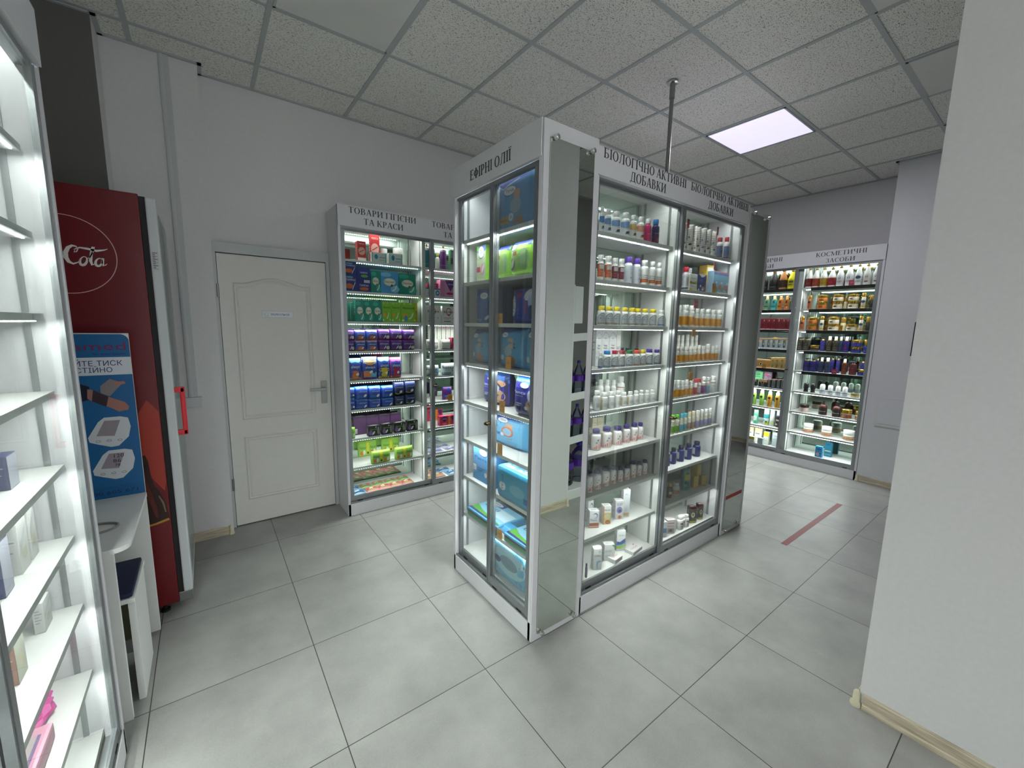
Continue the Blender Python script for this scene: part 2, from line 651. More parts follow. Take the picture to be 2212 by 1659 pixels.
# skirting
def skirt(name, pts):
    mb = MB()
    for (x0, y0), (x1, y1), (nx, ny) in pts:
        prof = [(0, 0), (0.016, 0), (0.016, 0.012), (0.011, 0.02), (0.009, 0.052), (0.004, 0.062), (0, 0.062)]
        n = len(prof)
        vs = [(x0 + nx * a_, y0 + ny * a_, z) for a_, z in prof] + [(x1 + nx * a_, y1 + ny * a_, z) for a_, z in prof]
        mb.add(vs, [tuple(range(n)), tuple(n + i for i in reversed(range(n)))] + [(i, n + i, n + (i + 1) % n, (i + 1) % n) for i in range(n)])
    return struct(name, mb, WOOD)


skirt('baseboard_back', [((-0.36, 3.405), (0.05, 3.405), (0, -1)), ((-0.88, 3.22), (-0.36, 3.22), (0, -1)), ((-0.36, 3.22), (-0.36, 3.405), (1, 0))])
skirt('baseboard_near', [((2.035, -2.6), (2.035, 0.325), (-1, 0)), ((2.05, 0.338), (2.355, 0.338), (0, 1)), ((2.37, -1.05), (2.37, 0.32), (1, 0))])
skirt('baseboard_right', [((5.25, 0.54), (5.25, 1.125), (-1, 0)), ((5.26, 0.52), (XR, 0.52), (0, -1)), ((XR, -0.6), (XR, 0.52), (-1, 0))])
skirt('baseboard_side_room', [((2.4, -1.05), (6.6, -1.05), (0, 1))])
for nm, x, y in (('trim_1', 0.062, 3.397), ('trim_2', 2.028, 0.345), ('trim_3', 2.372, 0.345), ('trim_4', 5.243, 1.135), ('trim_5', 5.243, 0.513)):
    struct(nm, MB().lathe([(0.019, 0), (0.0185, 0.012), (0.012, 0.022), (0.011, 0.058), (0.006, 0.066)], 14, c=(x, y)), WOODC, smooth=True)

# plastic cable duct on the pier, with its junction box
d = thing('cable_duct', 'grey plastic cable duct running down the pier beside the fridge door', 'duct', (-0.085, 3.405, 0))
MB().box(-0.022, 0.026, -0.012, 0, 1.0, H - 0.003, bev=0.002).build('duct_cover', CASING, d)
MB().box(-0.012, 0.0, -0.016, -0.011, 1.0, H - 0.004).build('ridge', FRAMEW, d)
MB().box(-0.09, 0.045, -0.03, 0, 0.935, 1.0, bev=0.003).build('junction_box', FRAMEW, d)

# ------------------------------------------------------------------ the white door
D = bpy.data.objects.new('door_1', None)
C.objects.link(D)
D['kind'] = 'structure'
D['label'] = 'white panelled toilet door with arched upper panel beside the hygiene cabinet'
fr = MB()
fr.box(0.079, 0.097, 3.485, 3.53, 0, 1.96).box(0.788, 0.812, 3.485, 3.53, 0, 1.96).box(0.079, 0.812, 3.49, 3.53, 1.96, 2.025)
fr.build('door_frame', CASING, D)
DX0, DX1, DY = 0.100, 0.785, 3.488
lf = MB().box(DX0, DX1, DY, 3.525, 0.008, 1.952, bev=0.003)


def panel_ring(mb, outer, y, wd, depth):
    """a raised moulding that follows a closed outline"""
    n = len(outer)
    cx = sum(p[0] for p in outer) / n
    cz = sum(p[1] for p in outer) / n

    def off(d_):
        q = []
        for i in range(n):
            p0, p1, p2 = Vector(outer[i - 1]), Vector(outer[i]), Vector(outer[(i + 1) % n])
            e1, e2 = (p1 - p0).normalized(), (p2 - p1).normalized()
            n1, n2 = Vector((-e1.y, e1.x)), Vector((-e2.y, e2.x))
            m_ = (n1 + n2)
            m_ = m_ / max(0.4, m_.length_squared) * 2
            q.append(p1 + m_ * d_)
        return q
    rings = [(0, 0.0005), (wd * 0.25, depth), (wd * 0.5, depth * 0.3), (wd * 0.8, depth * 0.9), (wd, 0.0005)]
    vs, fs = [], []
    for d_, e in rings:
        vs += [(p.x, y - e, p.y) for p in off(d_)]
    for i in range(len(rings) - 1):
        for k in range(n):
            k2 = (k + 1) % n
            fs.append((i * n + k, i * n + k2, (i + 1) * n + k2, (i + 1) * n + k))
    mb.add(vs, fs)


x0, x1 = 0.182, 0.672
top = []
for k in range(17):
    t = k / 16
    x = x1 + (x0 - x1) * t
    s_ = (x - x0) / (x1 - x0)
    bump = 0.045 * (math.sin(PI * min(1, max(0, (s_ - 0.12) / 0.76))) ** 1.4) if 0.12 < s_ < 0.88 else 0
    top.append((x, 1.765 + bump))
panel_ring(lf, [(x0, 0.795), (x1, 0.795)] + top, DY, 0.034, 0.007)
panel_ring(lf, [(x0, 0.19), (x1, 0.19), (x1, 0.672), (x0, 0.672)], DY, 0.034, 0.007)
leaf = lf.build('door_leaf', DOORM, D)
hd = MB().box(0.715, 0.756, DY - 0.009, DY + 0.002, 0.865, 1.045, bev=0.002)
hd.lathe([(0.011, 0), (0.011, 0.04)], 12)
nv = len(hd.v) - 24
for i in range(nv, len(hd.v)):
    x, y, z = hd.v[i]
    hd.v[i] = (0.735 + x, DY - 0.009 - z, 0.985 + y)
hd.box(0.625, 0.746, DY - 0.056, DY - 0.044, 0.975, 0.995, bev=0.003)
hd.build('door_handle', STEEL, leaf)
for z in (0.28, 1.66):
    MB().lathe([(0.007, 0), (0.007, 0.09)], 10, c=(DX0 - 0.004, DY - 0.003), z0=z).build('hinge', STEEL, leaf)
sg = MB().box(0.345, 0.545, DY - 0.004, DY - 0.001, 1.530, 1.577)
sgo = sg.build('door_sign', mat('sign_film', '#e4e6e8', 0.35), leaf)
P_, F__, wd_ = font_text('ВБИРАЛЬНЯ')
tm = MB()
tm.add([(0.402 + x * 0.014, DY - 0.0046, 1.546 + y * 0.014) for x, y in P_], F__, 0, '#2a4f8a')
for (a_, b_, r_) in ((0.358, 1.560, 0.009), (0.374, 1.556, 0.012), (0.362, 1.545, 0.007), (0.378, 1.541, 0.006)):
    for q in arc(a_, b_, r_, r_, 0, 360, 0.0014, 0.0014, 10):
        tm.add([(u, DY - 0.0046, v) for u, v in q], [(0, 1, 2, 3)], 0, '#a9aeb4')
for q in ((0.345, 0.545, 1.530, 1.5312), (0.345, 0.545, 1.5758, 1.577), (0.345, 0.3462, 1.53, 1.577), (0.5438, 0.545, 1.53, 1.577)):
    tm.add([(q[0], DY - 0.0046, q[2]), (q[1], DY - 0.0046, q[2]), (q[1], DY - 0.0046, q[3]), (q[0], DY - 0.0046, q[3])], [(0, 1, 2, 3)], 0, '#9aa0a6')
tm.build('lettering', PR, sgo)

# hatch and holder on the right pier
hx = 5.25
t = thing('access_hatch', 'square white access hatch set in the pier beside the cosmetics cabinet', 'hatch', (hx, 0.93, 0.595))
MB().box(-0.012, 0, -0.14, 0.14, 0, 0.285).box(-0.014, -0.011, -0.118, 0.118, 0.022, 0.263).build('hatch_frame', WALL, t)
MB().box(-0.0165, -0.0135, -0.112, 0.112, 0.028, 0.257).build('hatch_door', BOARD2, t)
t = thing('wall_holder', 'slim dark-rimmed holder fixed on the white pier near the wall end', 'holder', (hx, 0.80, 1.29))
h_ = MB().box(-0.03, 0, -0.07, 0.075, 0, 0.012).box(-0.03, 0, -0.07, 0.075, 0.298, 0.31).box(-0.03, 0, 0.063, 0.075, 0, 0.31).box(-0.03, 0, -0.07, -0.058, 0, 0.31)
h_.build('rim', DARK, t)
MB().box(-0.012, 0, -0.058, 0.063, 0.012, 0.298).build('plate', BOARD2, t)

# red floor tape
tape = MB().box(3.20, 4.39, 1.022, 1.060, 0.0, 0.0012)
tag(tape.build('floor_tape', mat('red_tape', '#7c2428', 0.5)), 'straight strip of dark red tape stuck on the floor by the cosmetics aisle', 'tape')

# steel pole
t = thing('ceiling_pole', 'grey steel pole rising from the island cabinet top to the ceiling', 'pole', (2.51, 1.715, 2.30))
MB().lathe([(0.0125, 0), (0.0125, H - 2.302)], 14).build('pole', STEEL, t, True)
MB().lathe([(0.017, H - 2.40), (0.017, H - 2.30 - 0.012)], 14).box(0.014, 0.02, -0.004, 0.004, H - 2.36, H - 2.345).build('sleeve', STEEL, t, True)
MB().lathe([(0.034, H - 2.3035), (0.034, H - 2.310), (0.02, H - 2.315)][::-1], 18).build('flange', CHROME, t, True)


# ------------------------------------------------------------------ display cabinets
SZ = [1.968, 1.738, 1.513, 1.288, 1.062, .832, .603, .368]
DECK = 0.135
TOPZ = 2.245
HT = 2.335


def cabinet(name, label, loc, rz, W, bays, depth=0.315, yf=0.05, lines=(), dark=(), strips=None, back=None, lower=0.145, group=None, lit=True, doors=2, pw=1.0, locks=(), ht=None, coolbar=False):
    """bays: list of (x0, x1) inside widths. lines: (text, x0, x1, z0, z1). dark: (bay, level) without light."""
    t = thing(name, label, 'cabinet', loc, rz, group)
    HT_ = ht or HT
    # plinth, sides, top, partition
    MB().box(0.002, W - 0.002, 0.0, 0.016, 0.0, 0.094).box(0.018, W - 0.018, 0.016, depth, 0.0, 0.012).build('plinth', BOARD2, t)
    for x in (0.0, W - 0.018):
        MB().box(x, x + 0.018, 0.0, depth + 0.004, 0.0, HT_ - 0.002).build('side_panel', BOARD2, t)
    MB().box(0.018, W - 0.018, 0.03, depth - 0.004, TOPZ, TOPZ + 0.018).build('inner_top', BOARD, t)
    MB().box(0.018, W - 0.018, 0.014, depth, HT_ - 0.02, HT_ - 0.003).build('top_panel', BOARD2, t)
    MB().box(0.018, W - 0.018, 0.045, depth - 0.008, DECK - 0.02, DECK).build('deck', BOARD, t)
    for i in range(len(bays) - 1):
        a_, b_ = bays[i][1], bays[i + 1][0]
        MB().box(a_, b_, 0.045, depth - 0.008, DECK, TOPZ).build('partition', BOARD, t)
    MB().box(0.018, W - 0.018, depth - 0.008, depth + 0.002, 0.012, HT_ - 0.022, mi=1).box(0.018, W - 0.018, depth - 0.0095, depth - 0.0081, DECK, TOPZ, mi=0).build('back_panel', [MIRRORG, BOARD2], t)
    hd_ = MB().box(0.0, W, -0.006, 0.013, 2.19, HT_).build('header', BOARD2, t)
    for j in range(0, len(lines), 2):
        lt = MB()
        for (s, x0, x1, z0, z1) in lines[j:j + 2]:
            serif_line(lt, s, x0, x1, z0, z1, -0.0062)
        lt.build('lettering', LETTER, hd_)
    # uprights carrying the shelves
    for bi, (a_, b_) in enumerate(bays):
        ur = MB()
        for x, sgn in ((a_, 1), (b_, -1)):
            for yy in (yf + 0.028, depth - 0.045):
                xx0, xx1 = sorted((x, x + sgn * 0.003))
                ur.box(xx0, xx1, yy, yy + 0.014, DECK, TOPZ)
        ur.build('shelf_upright', ALU, t)
        for si, z in enumerate(SZ):
            sh = MB().box(a_ + 0.004, b_ - 0.004, yf, depth - 0.012, z - 0.019, z, bev=0.0008).build('shelf', BOARD, t)
            if lit and (bi, si + 1) not in dark:
                led(t, sh, a_, b_, yf, z - 0.019, si, pw, coolbar, loc, rz)
            if strips and si in strips:
                x0, x1 = (a_ + 0.09, b_ - 0.005) if bi == 0 else (a_ + 0.08, b_ - 0.02)
                sm = MB().box(x0, x1, yf - 0.012, yf - 0.0105, z - 0.034, z - 0.001, 0).build('label_strip', DARK, t)
        if lit:
            led(t, None, a_, b_, yf + 0.02, TOPZ, -1, pw, coolbar, loc, rz)
    # sliding doors
    x0, x1 = 0.018, W - 0.018
    mid = (x0 + x1) / 2
    pwid = 0.033
    MB().box(x0, x1, 0.003, 0.043, 0.094, 0.1).box(x0, x1, 0.006, 0.009, 0.1, 0.106).box(x0, x1, 0.026, 0.029, 0.1, 0.106).build('lower_track', ALU, t)
    MB().box(x0, x1, 0.014, 0.043, 2.175, 2.19).build('upper_track', ALU, t)
    for di, (a_, b_, yy) in enumerate(((x0, mid + pwid / 2, 0.025), (mid - pwid / 2, x1, 0.006))):
        fr_ = MB()
        fr_.box(a_, a_ + pwid, yy, yy + 0.015, 0.107, 2.18).box(b_ - pwid, b_, yy, yy + 0.015, 0.107, 2.18)
        fr_.box(a_ + 0.008, a_ + 0.012, yy - 0.002, yy, 0.107, 2.18).box(b_ - 0.012, b_ - 0.008, yy - 0.002, yy, 0.107, 2.18)
        fr_.box(a_ + pwid, b_ - pwid, yy + 0.001, yy + 0.014, 0.107, lower).box(a_ + pwid, b_ - pwid, yy + 0.001, yy + 0.014, 2.165, 2.18)
        dd = fr_.build('door', ALU, t)
        MB().box(a_ + pwid, b_ - pwid, yy + 0.006, yy + 0.0095, lower, 2.165).build('glass', GLASS, dd)
        for q in (a_ + 0.06, b_ - 0.10):
            MB().box(q, q + 0.04, yy - 0.001, yy + 0.012, 0.1, 0.1068).build('roller', DARK, dd)
    if locks:
        k = MB().lathe([(0.0085, 0), (0.0085, 0.022), (0.006, 0.026)], 12)
        k.v = [(mid + x, 0.004 - z, locks[0] + y) for x, y, z in k.v]
        k.box(mid - 0.003, mid + 0.028, -0.026, -0.022, locks[0] - 0.006, locks[0] + 0.004)
        k.build('lock', BRASS, t)
    return t


def led(t, shelf, a_, b_, yf, z, si, pw, bar_, loc, rz):
    m = MB()
    n = int((b_ - a_ - 0.06) / 0.0175)
    if bar_:
        m.box(a_ + 0.03, b_ - 0.03, yf + 0.012, yf + 0.020, z - 0.007, z - 0.0005)
    else:
        for k in range(n):
            x = a_ + 0.035 + (b_ - a_ - 0.07) * k / (n - 1)
            m.box(x - 0.003, x + 0.003, yf + 0.010, yf + 0.016, z - 0.0042, z - 0.0012)
    m.build('led_strip', LED, t)
    c_, s_ = math.cos(rz), math.sin(rz)
    lx, ly = (a_ + b_) / 2, yf + 0.004
    p = (loc[0] + c_ * lx - s_ * ly, loc[1] + s_ * lx + c_ * ly, loc[2] + z - 0.0055)
    area('shelf_led', p, (math.radians(-14), 0, rz), b_ - a_ - 0.08, 0.006, LEDP * pw * (b_ - a_), (0.97, 1.0, 0.975))


LEDP = 1.5
# island: essential-oil unit on the end, supplements unit on the long side
cabinet('display_cabinet', 'narrow end cabinet of the island, large incontinence packs behind glass', (1.155, 2.125, 0), -PI / 2, 0.75, [(0.018, 0.732)],
        lines=[('ЕФІРНІ ОЛІЇ', 0.190, 0.540, 2.232, 2.279)], dark={(0, 2), (0, 3)}, depth=0.31, locks=(1.0,), pw=1.25)
cabinet('display_cabinet', 'long island cabinet full of vitamin and supplement bottles', (1.481, 1.375, 0), 0, 1.466, [(0.02, 0.722), (0.742, 1.446)],
        lines=[('БІОЛОГІЧНО АКТИВНІ', 0.033, 0.705, 2.268, 2.310), ('ДОБАВКИ', 0.226, 0.520, 2.206, 2.250), ('БІОЛОГІЧНО АКТИВНІ', 0.757, 1.436, 2.270, 2.312), ('ДОБАВКИ', 0.949, 1.245, 2.206, 2.250)],
        dark={(0, 6), (1, 7)}, yf=0.055, depth=0.30, locks=(0.975,), ht=2.312)
cabinet('display_cabinet', 'plain closed cabinet at the far end of the island beyond the supplements', (3.262, 1.385, 0), PI / 2, 0.735, [(0.018, 0.717)], depth=0.31, lit=False, ht=2.30)
cabinet('display_cabinet', 'rear cabinet of the island facing the hygiene cabinet', (2.945, 2.13, 0), PI, 1.46, [(0.02, 0.72), (0.74, 1.44)], depth=0.30, lit=False, ht=2.312)
cabinet('display_cabinet', 'white hygiene and beauty cabinet standing right of the toilet door', (0.814, 3.2, 0), 0, 1.466, [(0.02, 0.66), (0.69, 1.446)],
        lines=[('ТОВАРИ ГІГІЄНИ', 0.075, 0.588, 2.284, 2.326), ('ТА КРАСИ', 0.181, 0.482, 2.217, 2.259), ('ТОВАРИ ГІГІЄНИ', 0.725, 1.24, 2.284, 2.326), ('ТА КРАСИ', 0.83, 1.13, 2.217, 2.259)], locks=(0.98,))
cabinet('display_cabinet', 'cosmetics cabinet with black shelf strips against the far right wall', (5.245, 2.615, 0), -PI / 2, 1.466, [(0.02, 0.722), (0.79, 1.446)], yf=0.055,
        lines=[('КОСМЕТИЧНІ', 0.897, 1.318, 2.273, 2.315), ('ЗАСОБИ', 0.988, 1.231, 2.206, 2.247), ('КОСМЕТИЧНІ', 0.155, 0.580, 2.270, 2.312), ('ЗАСОБИ', 0.245, 0.496, 2.205, 2.246)],
        strips={0, 1, 2, 3, 4}, locks=(1.07,), coolbar=True, pw=1.15)
cabinet('display_cabinet', 'glass-fronted cabinet close to the camera, nearly empty white shelves', (-0.318, 0.32, 0), PI / 2, 1.48, [(0.02, 0.722), (0.742, 1.458)],
        pw=1.5, group=None)

# mirrors on the island's flanks
def flank_mirror(label, x0, x1, z0, z1, kx, kz):
    t = thing('mirror_panel', label, 'mirror', ((x0 + x1) / 2, 1.372, z0))
    w2 = (x1 - x0) / 2
    MB().box(-w2, w2, -0.006, -0.002, 0, z1 - z0, mi=0).box(-w2, w2, -0.0019, 0.0, 0, z1 - z0, mi=1).build('mirror_glass', [MIRROR, DARK], t)
    for x in kx:
        for z in kz:
            k = MB().lathe([(0.004, 0), (0.004, 0.012), (0.011, 0.012), (0.0115, 0.018), (0.0105, 0.026), (0.006, 0.028)], 16)
            k.v = [(x - (x0 + x1) / 2 + a_, -c_, z - z0 + b_) for a_, b_, c_ in k.v]
            k.build('standoff_knob', CHROME, t, True)


flank_mirror('tall mirror screwed on the flank of the essential-oils cabinet', 1.188, 1.447, 0.034, 2.268, (1.21, 1.425), (0.036, 2.266))
MB_ = MB().box(1.157, 1.479, 1.366, 1.3745, 0.0, 2.332)
mp_ = tag(MB_.build('flank_panel', BOARD2), 'white board behind the mirror on the narrow end cabinet', 'board')
flank_mirror('narrower mirror at the far end of the island, with red tape reflection', 2.965, 3.212, 0.034, 2.268, (2.985, 3.19), (0.036, 2.266))
MB_ = MB().box(2.949, 3.262, 1.366, 1.384, 0.0, 2.298)
tag(MB_.build('flank_panel', BOARD2), 'white board behind the mirror at the far island end', 'board')
for nm in ('mirror_panel',):
    for o in [o for o in C.objects if o.name.startswith(nm)]:
        o.location.y = 1.366

# ------------------------------------------------------------------ red fridge
fx1, fy0, fy1 = -0.198, 2.59, 3.20
t = thing('drinks_fridge', 'tall red drinks fridge with round white logo and red handle', 'fridge', (fx1, fy0, 0))
MB().box(-0.60, 0.0, 0.0, 0.60, 0.055, 2.062, bev=0.004).build('body', REDP, t)
MB().box(0.0005, 0.022, 0.012, 0.592, 0.10, 2.055).build('door_gasket', DARK, t)
dr = MB().box(0.022, 0.060, 0.004, 0.600, 0.10, 2.052, bev=0.006).build('door', FRAMEW, t)
MB().box(0.0602, 0.0635, 0.05, 0.555, 0.16, 1.99).build('door_glass', GLASS, dr)
hb = MB().box(0.058, 0.098, 0.036, 0.062, 1.142, 1.168, bev=0.003).box(0.058, 0.098, 0.036, 0.062, 0.925, 0.950, bev=0.003).box(0.080, 0.100, 0.036, 0.062, 0.925, 1.168, bev=0.005)
hb.build('handle', REDH, dr)
MB().box(0.0, 0.056, 0.012, 0.59, 0.045, 0.098, bev=0.003).build('kick_plate', STEEL, t)
for x in (-0.06, -0.52):
    for y in (0.05, 0.55):
        MB().lathe([(0.02, 0), (0.02, 0.012), (0.008, 0.014), (0.008, 0.056)], 12, c=(x, y)).build('foot', DARK, t)
bc = MB()
for k in range(16):
    z = 1.735 + k * 0.0048
    bc.box(0.030, 0.040 if k % 3 else 0.048, 0.0030, 0.0038, z, z + (0.0028 if k % 2 else 0.0014), col='#3c3e44')
bc.box(0.028, 0.052, 0.0034, 0.0039, 1.728, 1.815, col='#c4c6c8')
bc.build('barcode_label', PR, dr)


def ribbon(mb, pts, y, mi=0, col=None, n=0):
    """flat variable-width stroke in the xz plane; pts: (x, z, width)"""
    L_, R_ = [], []
    for i, (x, z, wd) in enumerate(pts):
        a_ = Vector(pts[max(0, i - 1)][:2])
        b_ = Vector(pts[min(len(pts) - 1, i + 1)][:2])
        d_ = (b_ - a_).normalized()
        nn = Vector((-d_.y, d_.x)) * wd / 2
        L_.append((x + nn.x, y, z + nn.y))
        R_.append((x - nn.x, y, z - nn.y))
    for i in range(len(pts) - 1):
        mb.add([L_[i], R_[i], R_[i + 1], L_[i + 1]], [(0, 1, 2, 3)], mi, col)


def ell(cx, cz, rx, rz_, a0, a1, w0, w1, n=18, sh=0.0):
    o = []
    for k in range(n + 1):
        t_ = math.radians(a0 + (a1 - a0) * k / n)
        wd = w0 + (w1 - w0) * (0.5 - 0.5 * math.cos(2 * PI * k / n))
        z = cz + rz_ * math.sin(t_)
        o.append((cx + rx * math.cos(t_) + sh * (z - cz), z, wd))
    return o


lg = MB()
ox, oz = -0.453 - fx1, 1.770
WCOL = '#e9e4e0'
ribbon(lg, ell(ox, oz, 0.163, 0.163, 0, 360, 0.0028, 0.0028, 64), -0.0008, 0, '#e2b9b6')


def script_c(x, z, s):
    ribbon(lg, [(x + a_ * s, z + b_ * s, c_ * s) for a_, b_, c_ in
                ((.44, .78, .02), (.40, .66, .05), (.50, .70, .05), (.56, .84, .05), (.50, .97, .07), (.36, 1.0, .11), (.20, .88, .16), (.08, .62, .19), (.07, .36, .19), (.16, .14, .15), (.32, .05, .09), (.50, .14, .05), (.62, .30, .02))], -0.0012, 0, WCOL)


def script_rest(x, z, s):
    # o, l, a with a joining tail
    ribbon(lg, ell(x + .72 * s, z + .24 * s, .13 * s, .23 * s, 90, 450, .04 * s, .13 * s, 18, 0.25), -0.0012, 0, WCOL)
    ribbon(lg, [(x + a_ * s, z + b_ * s, c_ * s) for a_, b_, c_ in ((.84, .36, .03), (.98, .44, .05), (1.16, .84, .07), (1.20, 1.02, .05), (1.13, 1.02, .06), (1.06, .70, .11), (1.00, .26, .13), (1.04, .06, .10), (1.16, .12, .04))], -0.0012, 0, WCOL)
    ribbon(lg, ell(x + 1.32 * s, z + .23 * s, .13 * s, .21 * s, 60, 420, .04 * s, .12 * s, 18, 0.25), -0.0012, 0, WCOL)
    ribbon(lg, [(x + a_ * s, z + b_ * s, c_ * s) for a_, b_, c_ in ((1.50, .46, .10), (1.46, .22, .12), (1.48, .06, .10), (1.58, .10, .04), (1.64, .18, .02))], -0.0012, 0, WCOL)


script_c(ox - 0.002, 1.728, 0.080)
script_rest(ox - 0.002, 1.728, 0.080)
ribbon(lg, [(ox + .030, 1.792, .002), (ox + .048, 1.802, .006), (ox + .072, 1.800, .009), (ox + .100, 1.794, .009), (ox + .124, 1.800, .005), (ox + .136, 1.806, .002)], -0.0012, 0, WCOL)
script_c(ox - 0.148, 1.724, 0.080)
ribbon(lg, [(ox - .020, 1.758, .004), (ox - .012, 1.762, .010), (ox - .002, 1.762, .008)], -0.0012, 0, WCOL)
lg.build('logo', PR, t)
# printed bottle picture low on the side
bp_ = MB()
bp_.add([(0.005 - 0.12, -0.0006, 0.84), (-0.012, -0.0006, 0.66), (-0.004, -0.0006, 0.70), (-0.004, -0.0006, 1.06), (-0.045, -0.0006, 1.12), (-0.10, -0.0006, 1.02)], [(0, 1, 2, 3, 4, 5)], 0, '#a83424')
prof_ = [(-.115, .852), (-.070, .852), (-.062, .82), (-.058, .76), (-.050, .70), (-.030, .655), (-.012, .60), (-.006, .54), (-.004, .506), (-.115, .486)]
bp_.add([(a_, -0.0011, b_) for a_, b_ in prof_], [tuple(range(len(prof_)))], 0, '#2c0c08')
ribbon(bp_, [(-.092, .83, .012), (-.086, .74, .016), (-.072, .66, .02), (-.056, .58, .018), (-.05, .53, .01)], -0.0014, 0, '#5a1c10')
ribbon(bp_, [(-.036, .64, .004), (-.022, .60, .008), (-.016, .55, .005)], -0.0014, 0, '#7a6a52')
ribbon(bp_, [(-.115, .492, .008), (-.06, .498, .010), (-.006, .512, .012)], -0.0015, 0, '#b98a26')
bp_.build('bottle_print', PR, t)

# ------------------------------------------------------------------ blood-pressure desk
t = thing('testing_desk', 'white blood-pressure desk with tall back board, between cabinet and fridge', 'desk', (-0.27, 2.447, 0))
MB().box(-0.55, 0.004, 0.0, 0.018, 0.02, 1.44, bev=0.001).build('back_board', BOARD, t)
MB().box(-0.55, -0.044, -0.507, -0.489, 0.0, 0.697, bev=0.001).build('side_leg', BOARD, t)
tp = MB()
out = [(-0.55, -0.003), (0.008, -0.003)]
for k in range(9):
    a_ = k / 8 * PI / 2
    out.append((0.008 - 0.05 + 0.05 * math.cos(a_), -0.57 + 0.05 - 0.05 * math.sin(a_)))
out += [(-0.55, -0.57)]
tp.prism(out[::-1], 'z', 0.697, 0.714)
tp.build('desk_top', BOARD, t)
# poster on the back board
po = MB()
BL, DB = '#0f639c', '#1c2c6c'


def pq(x0, x1, z0, z1, col, y=-0.0012):
    po.add([(x0, y, z0), (x1, y, z0), (x1, y, z1), (x0, y, z1)], [(0, 1, 2, 3)], 0, col)


X = lambda x: x + 0.27
outl = [(-0.54, 0.716), (0.004, 0.716)] + [(0.004 - 0.028 + 0.028 * math.cos(k / 6 * PI / 2), 1.436 - 0.028 + 0.028 * math.sin(k / 6 * PI / 2)) for k in range(7)] + [(-0.54, 1.436)]
po.prism(outl, 'y', -0.0008, 0.0, 0, BL)
pq(-0.54, 0.004, 1.262, 1.338, '#dfe5ec')


def ptext(s, x0, x1, z0, h, col, y=-0.0018):
    P, Fs, wd = font_text(s)
    k = (x1 - x0) / wd
    po.add([(x0 + a_ * k, y, z0 + b_ * h) for a_, b_ in P], Fs, 0, col)


ptext('paramed', X(-0.545), X(-0.278), 1.368, 0.036, '#7a2a5c')
ptext('for your health', X(-0.383), X(-0.280), 1.348, 0.010, DB)
ptext('ЙТЕ ТИСК', X(-0.440), X(-0.294), 1.302, 0.022, DB)
ptext('СТІЙНО', X(-0.440), X(-0.328), 1.274, 0.021, DB)
ptext('0 800 605 671', X(-0.478), X(-0.289), 0.733, 0.017, '#173a6a')
for k in range(2):
    pq(X(-0.44), X(-0.30 + 0.01 * k), 0.757 + 0.008 * k, 0.759 + 0.008 * k, '#174f80')
# forearm, cuff and hand
po.add([(X(a_), -0.0016, b_) for a_, b_ in ((-.445, 1.235), (-.405, 1.215), (-.41, 1.16), (-.445, 1.15))], [(0, 3, 2, 1)], 0, '#0c1830')
po.add([(X(a_), -0.0018, b_) for a_, b_ in ((-.412, 1.205), (-.395, 1.20), (-.345, 1.165), (-.30, 1.14), (-.288, 1.12), (-.292, 1.105), (-.322, 1.100), (-.345, 1.118), (-.40, 1.15), (-.415, 1.165))], [tuple(reversed(range(10)))], 0, '#a87468')
po.add([(X(a_), -0.0021, b_) for a_, b_ in ((-.395, 1.20), (-.350, 1.168), (-.36, 1.125), (-.402, 1.152))], [(0, 3, 2, 1)], 0, '#33242c')
po.add([(X(a_), -0.0022, b_) for a_, b_ in ((-.372, 1.215), (-.34, 1.245), (-.30, 1.225), (-.345, 1.17), (-.372, 1.185))], [(0, 4, 3, 2, 1)], 0, '#8f8486')
po.add([(X(a_), -0.0023, b_) for a_, b_ in ((-.33, 1.232), (-.295, 1.232), (-.29, 1.222), (-.32, 1.215))], [(0, 3, 2, 1)], 0, '#b07868')


def monitor(dx, dz, on_):
    q = [(-.398, .962), (-.36, .946), (-.335, .948), (-.30, .985), (-.29, 1.03), (-.296, 1.07), (-.32, 1.078), (-.372, 1.078), (-.392, 1.06), (-.428, .995), (-.425, .975)]
    po.add([(X(a_ + dx), -0.0019, b_ + dz) for a_, b_ in q], [tuple(range(len(q)))], 0, '#d6dadd')
    q = [(-.402, 1.0), (-.345, .994), (-.322, 1.062), (-.372, 1.064)]
    po.add([(X(a_ + dx), -0.0024, b_ + dz) for a_, b_ in q], [(0, 1, 2, 3)], 0, '#9b939a')
    for k in range(3):
        cx = X(-.398 + .034 * k + dx)
        for g_ in arc(cx, .976 + dz - .001 * k, .008, .005, 0, 360, .0015, .0015, 10):
            po.add([(u, -0.0024, v) for u, v in g_], [(0, 1, 2, 3)], 0, '#555b63')
    if on_:
        ptext('120', X(-.357 + dx), X(-.325 + dx), 1.043 + dz, .017, '#3a2430', -0.0029)
        ptext('86', X(-.361 + dx), X(-.336 + dx), 1.021 + dz, .017, '#3a2430', -0.0029)
        ptext('78', X(-.357 + dx), X(-.340 + dx), 1.003 + dz, .013, '#3a2430', -0.0029)


monitor(0.0, 0.0, False)
monitor(0.002, -0.147, True)
po.build('poster', PR, t)

# monitor tube looped on the desk top
ct = MB()
pts = []
for k in range(22):
    a_ = math.radians(-100 + 230 * k / 21)
    pts.append((-0.40 + 0.085 * math.cos(a_), 2.093 + 0.052 * math.sin(a_), 0.7185))
ct.tube([(-0.56, 2.02, 0.7185), (-0.47, 2.03, 0.7185)] + pts + [(-0.47, 2.15, 0.7185), (-0.56, 2.16, 0.7185)], 0.0042, 8)
tag(ct.build('air_tube', mat('grey_rubber_tube', '#8d8b88', 0.5), smooth=True), 'looped grey rubber tube lying on the blood-pressure desk', 'tube')

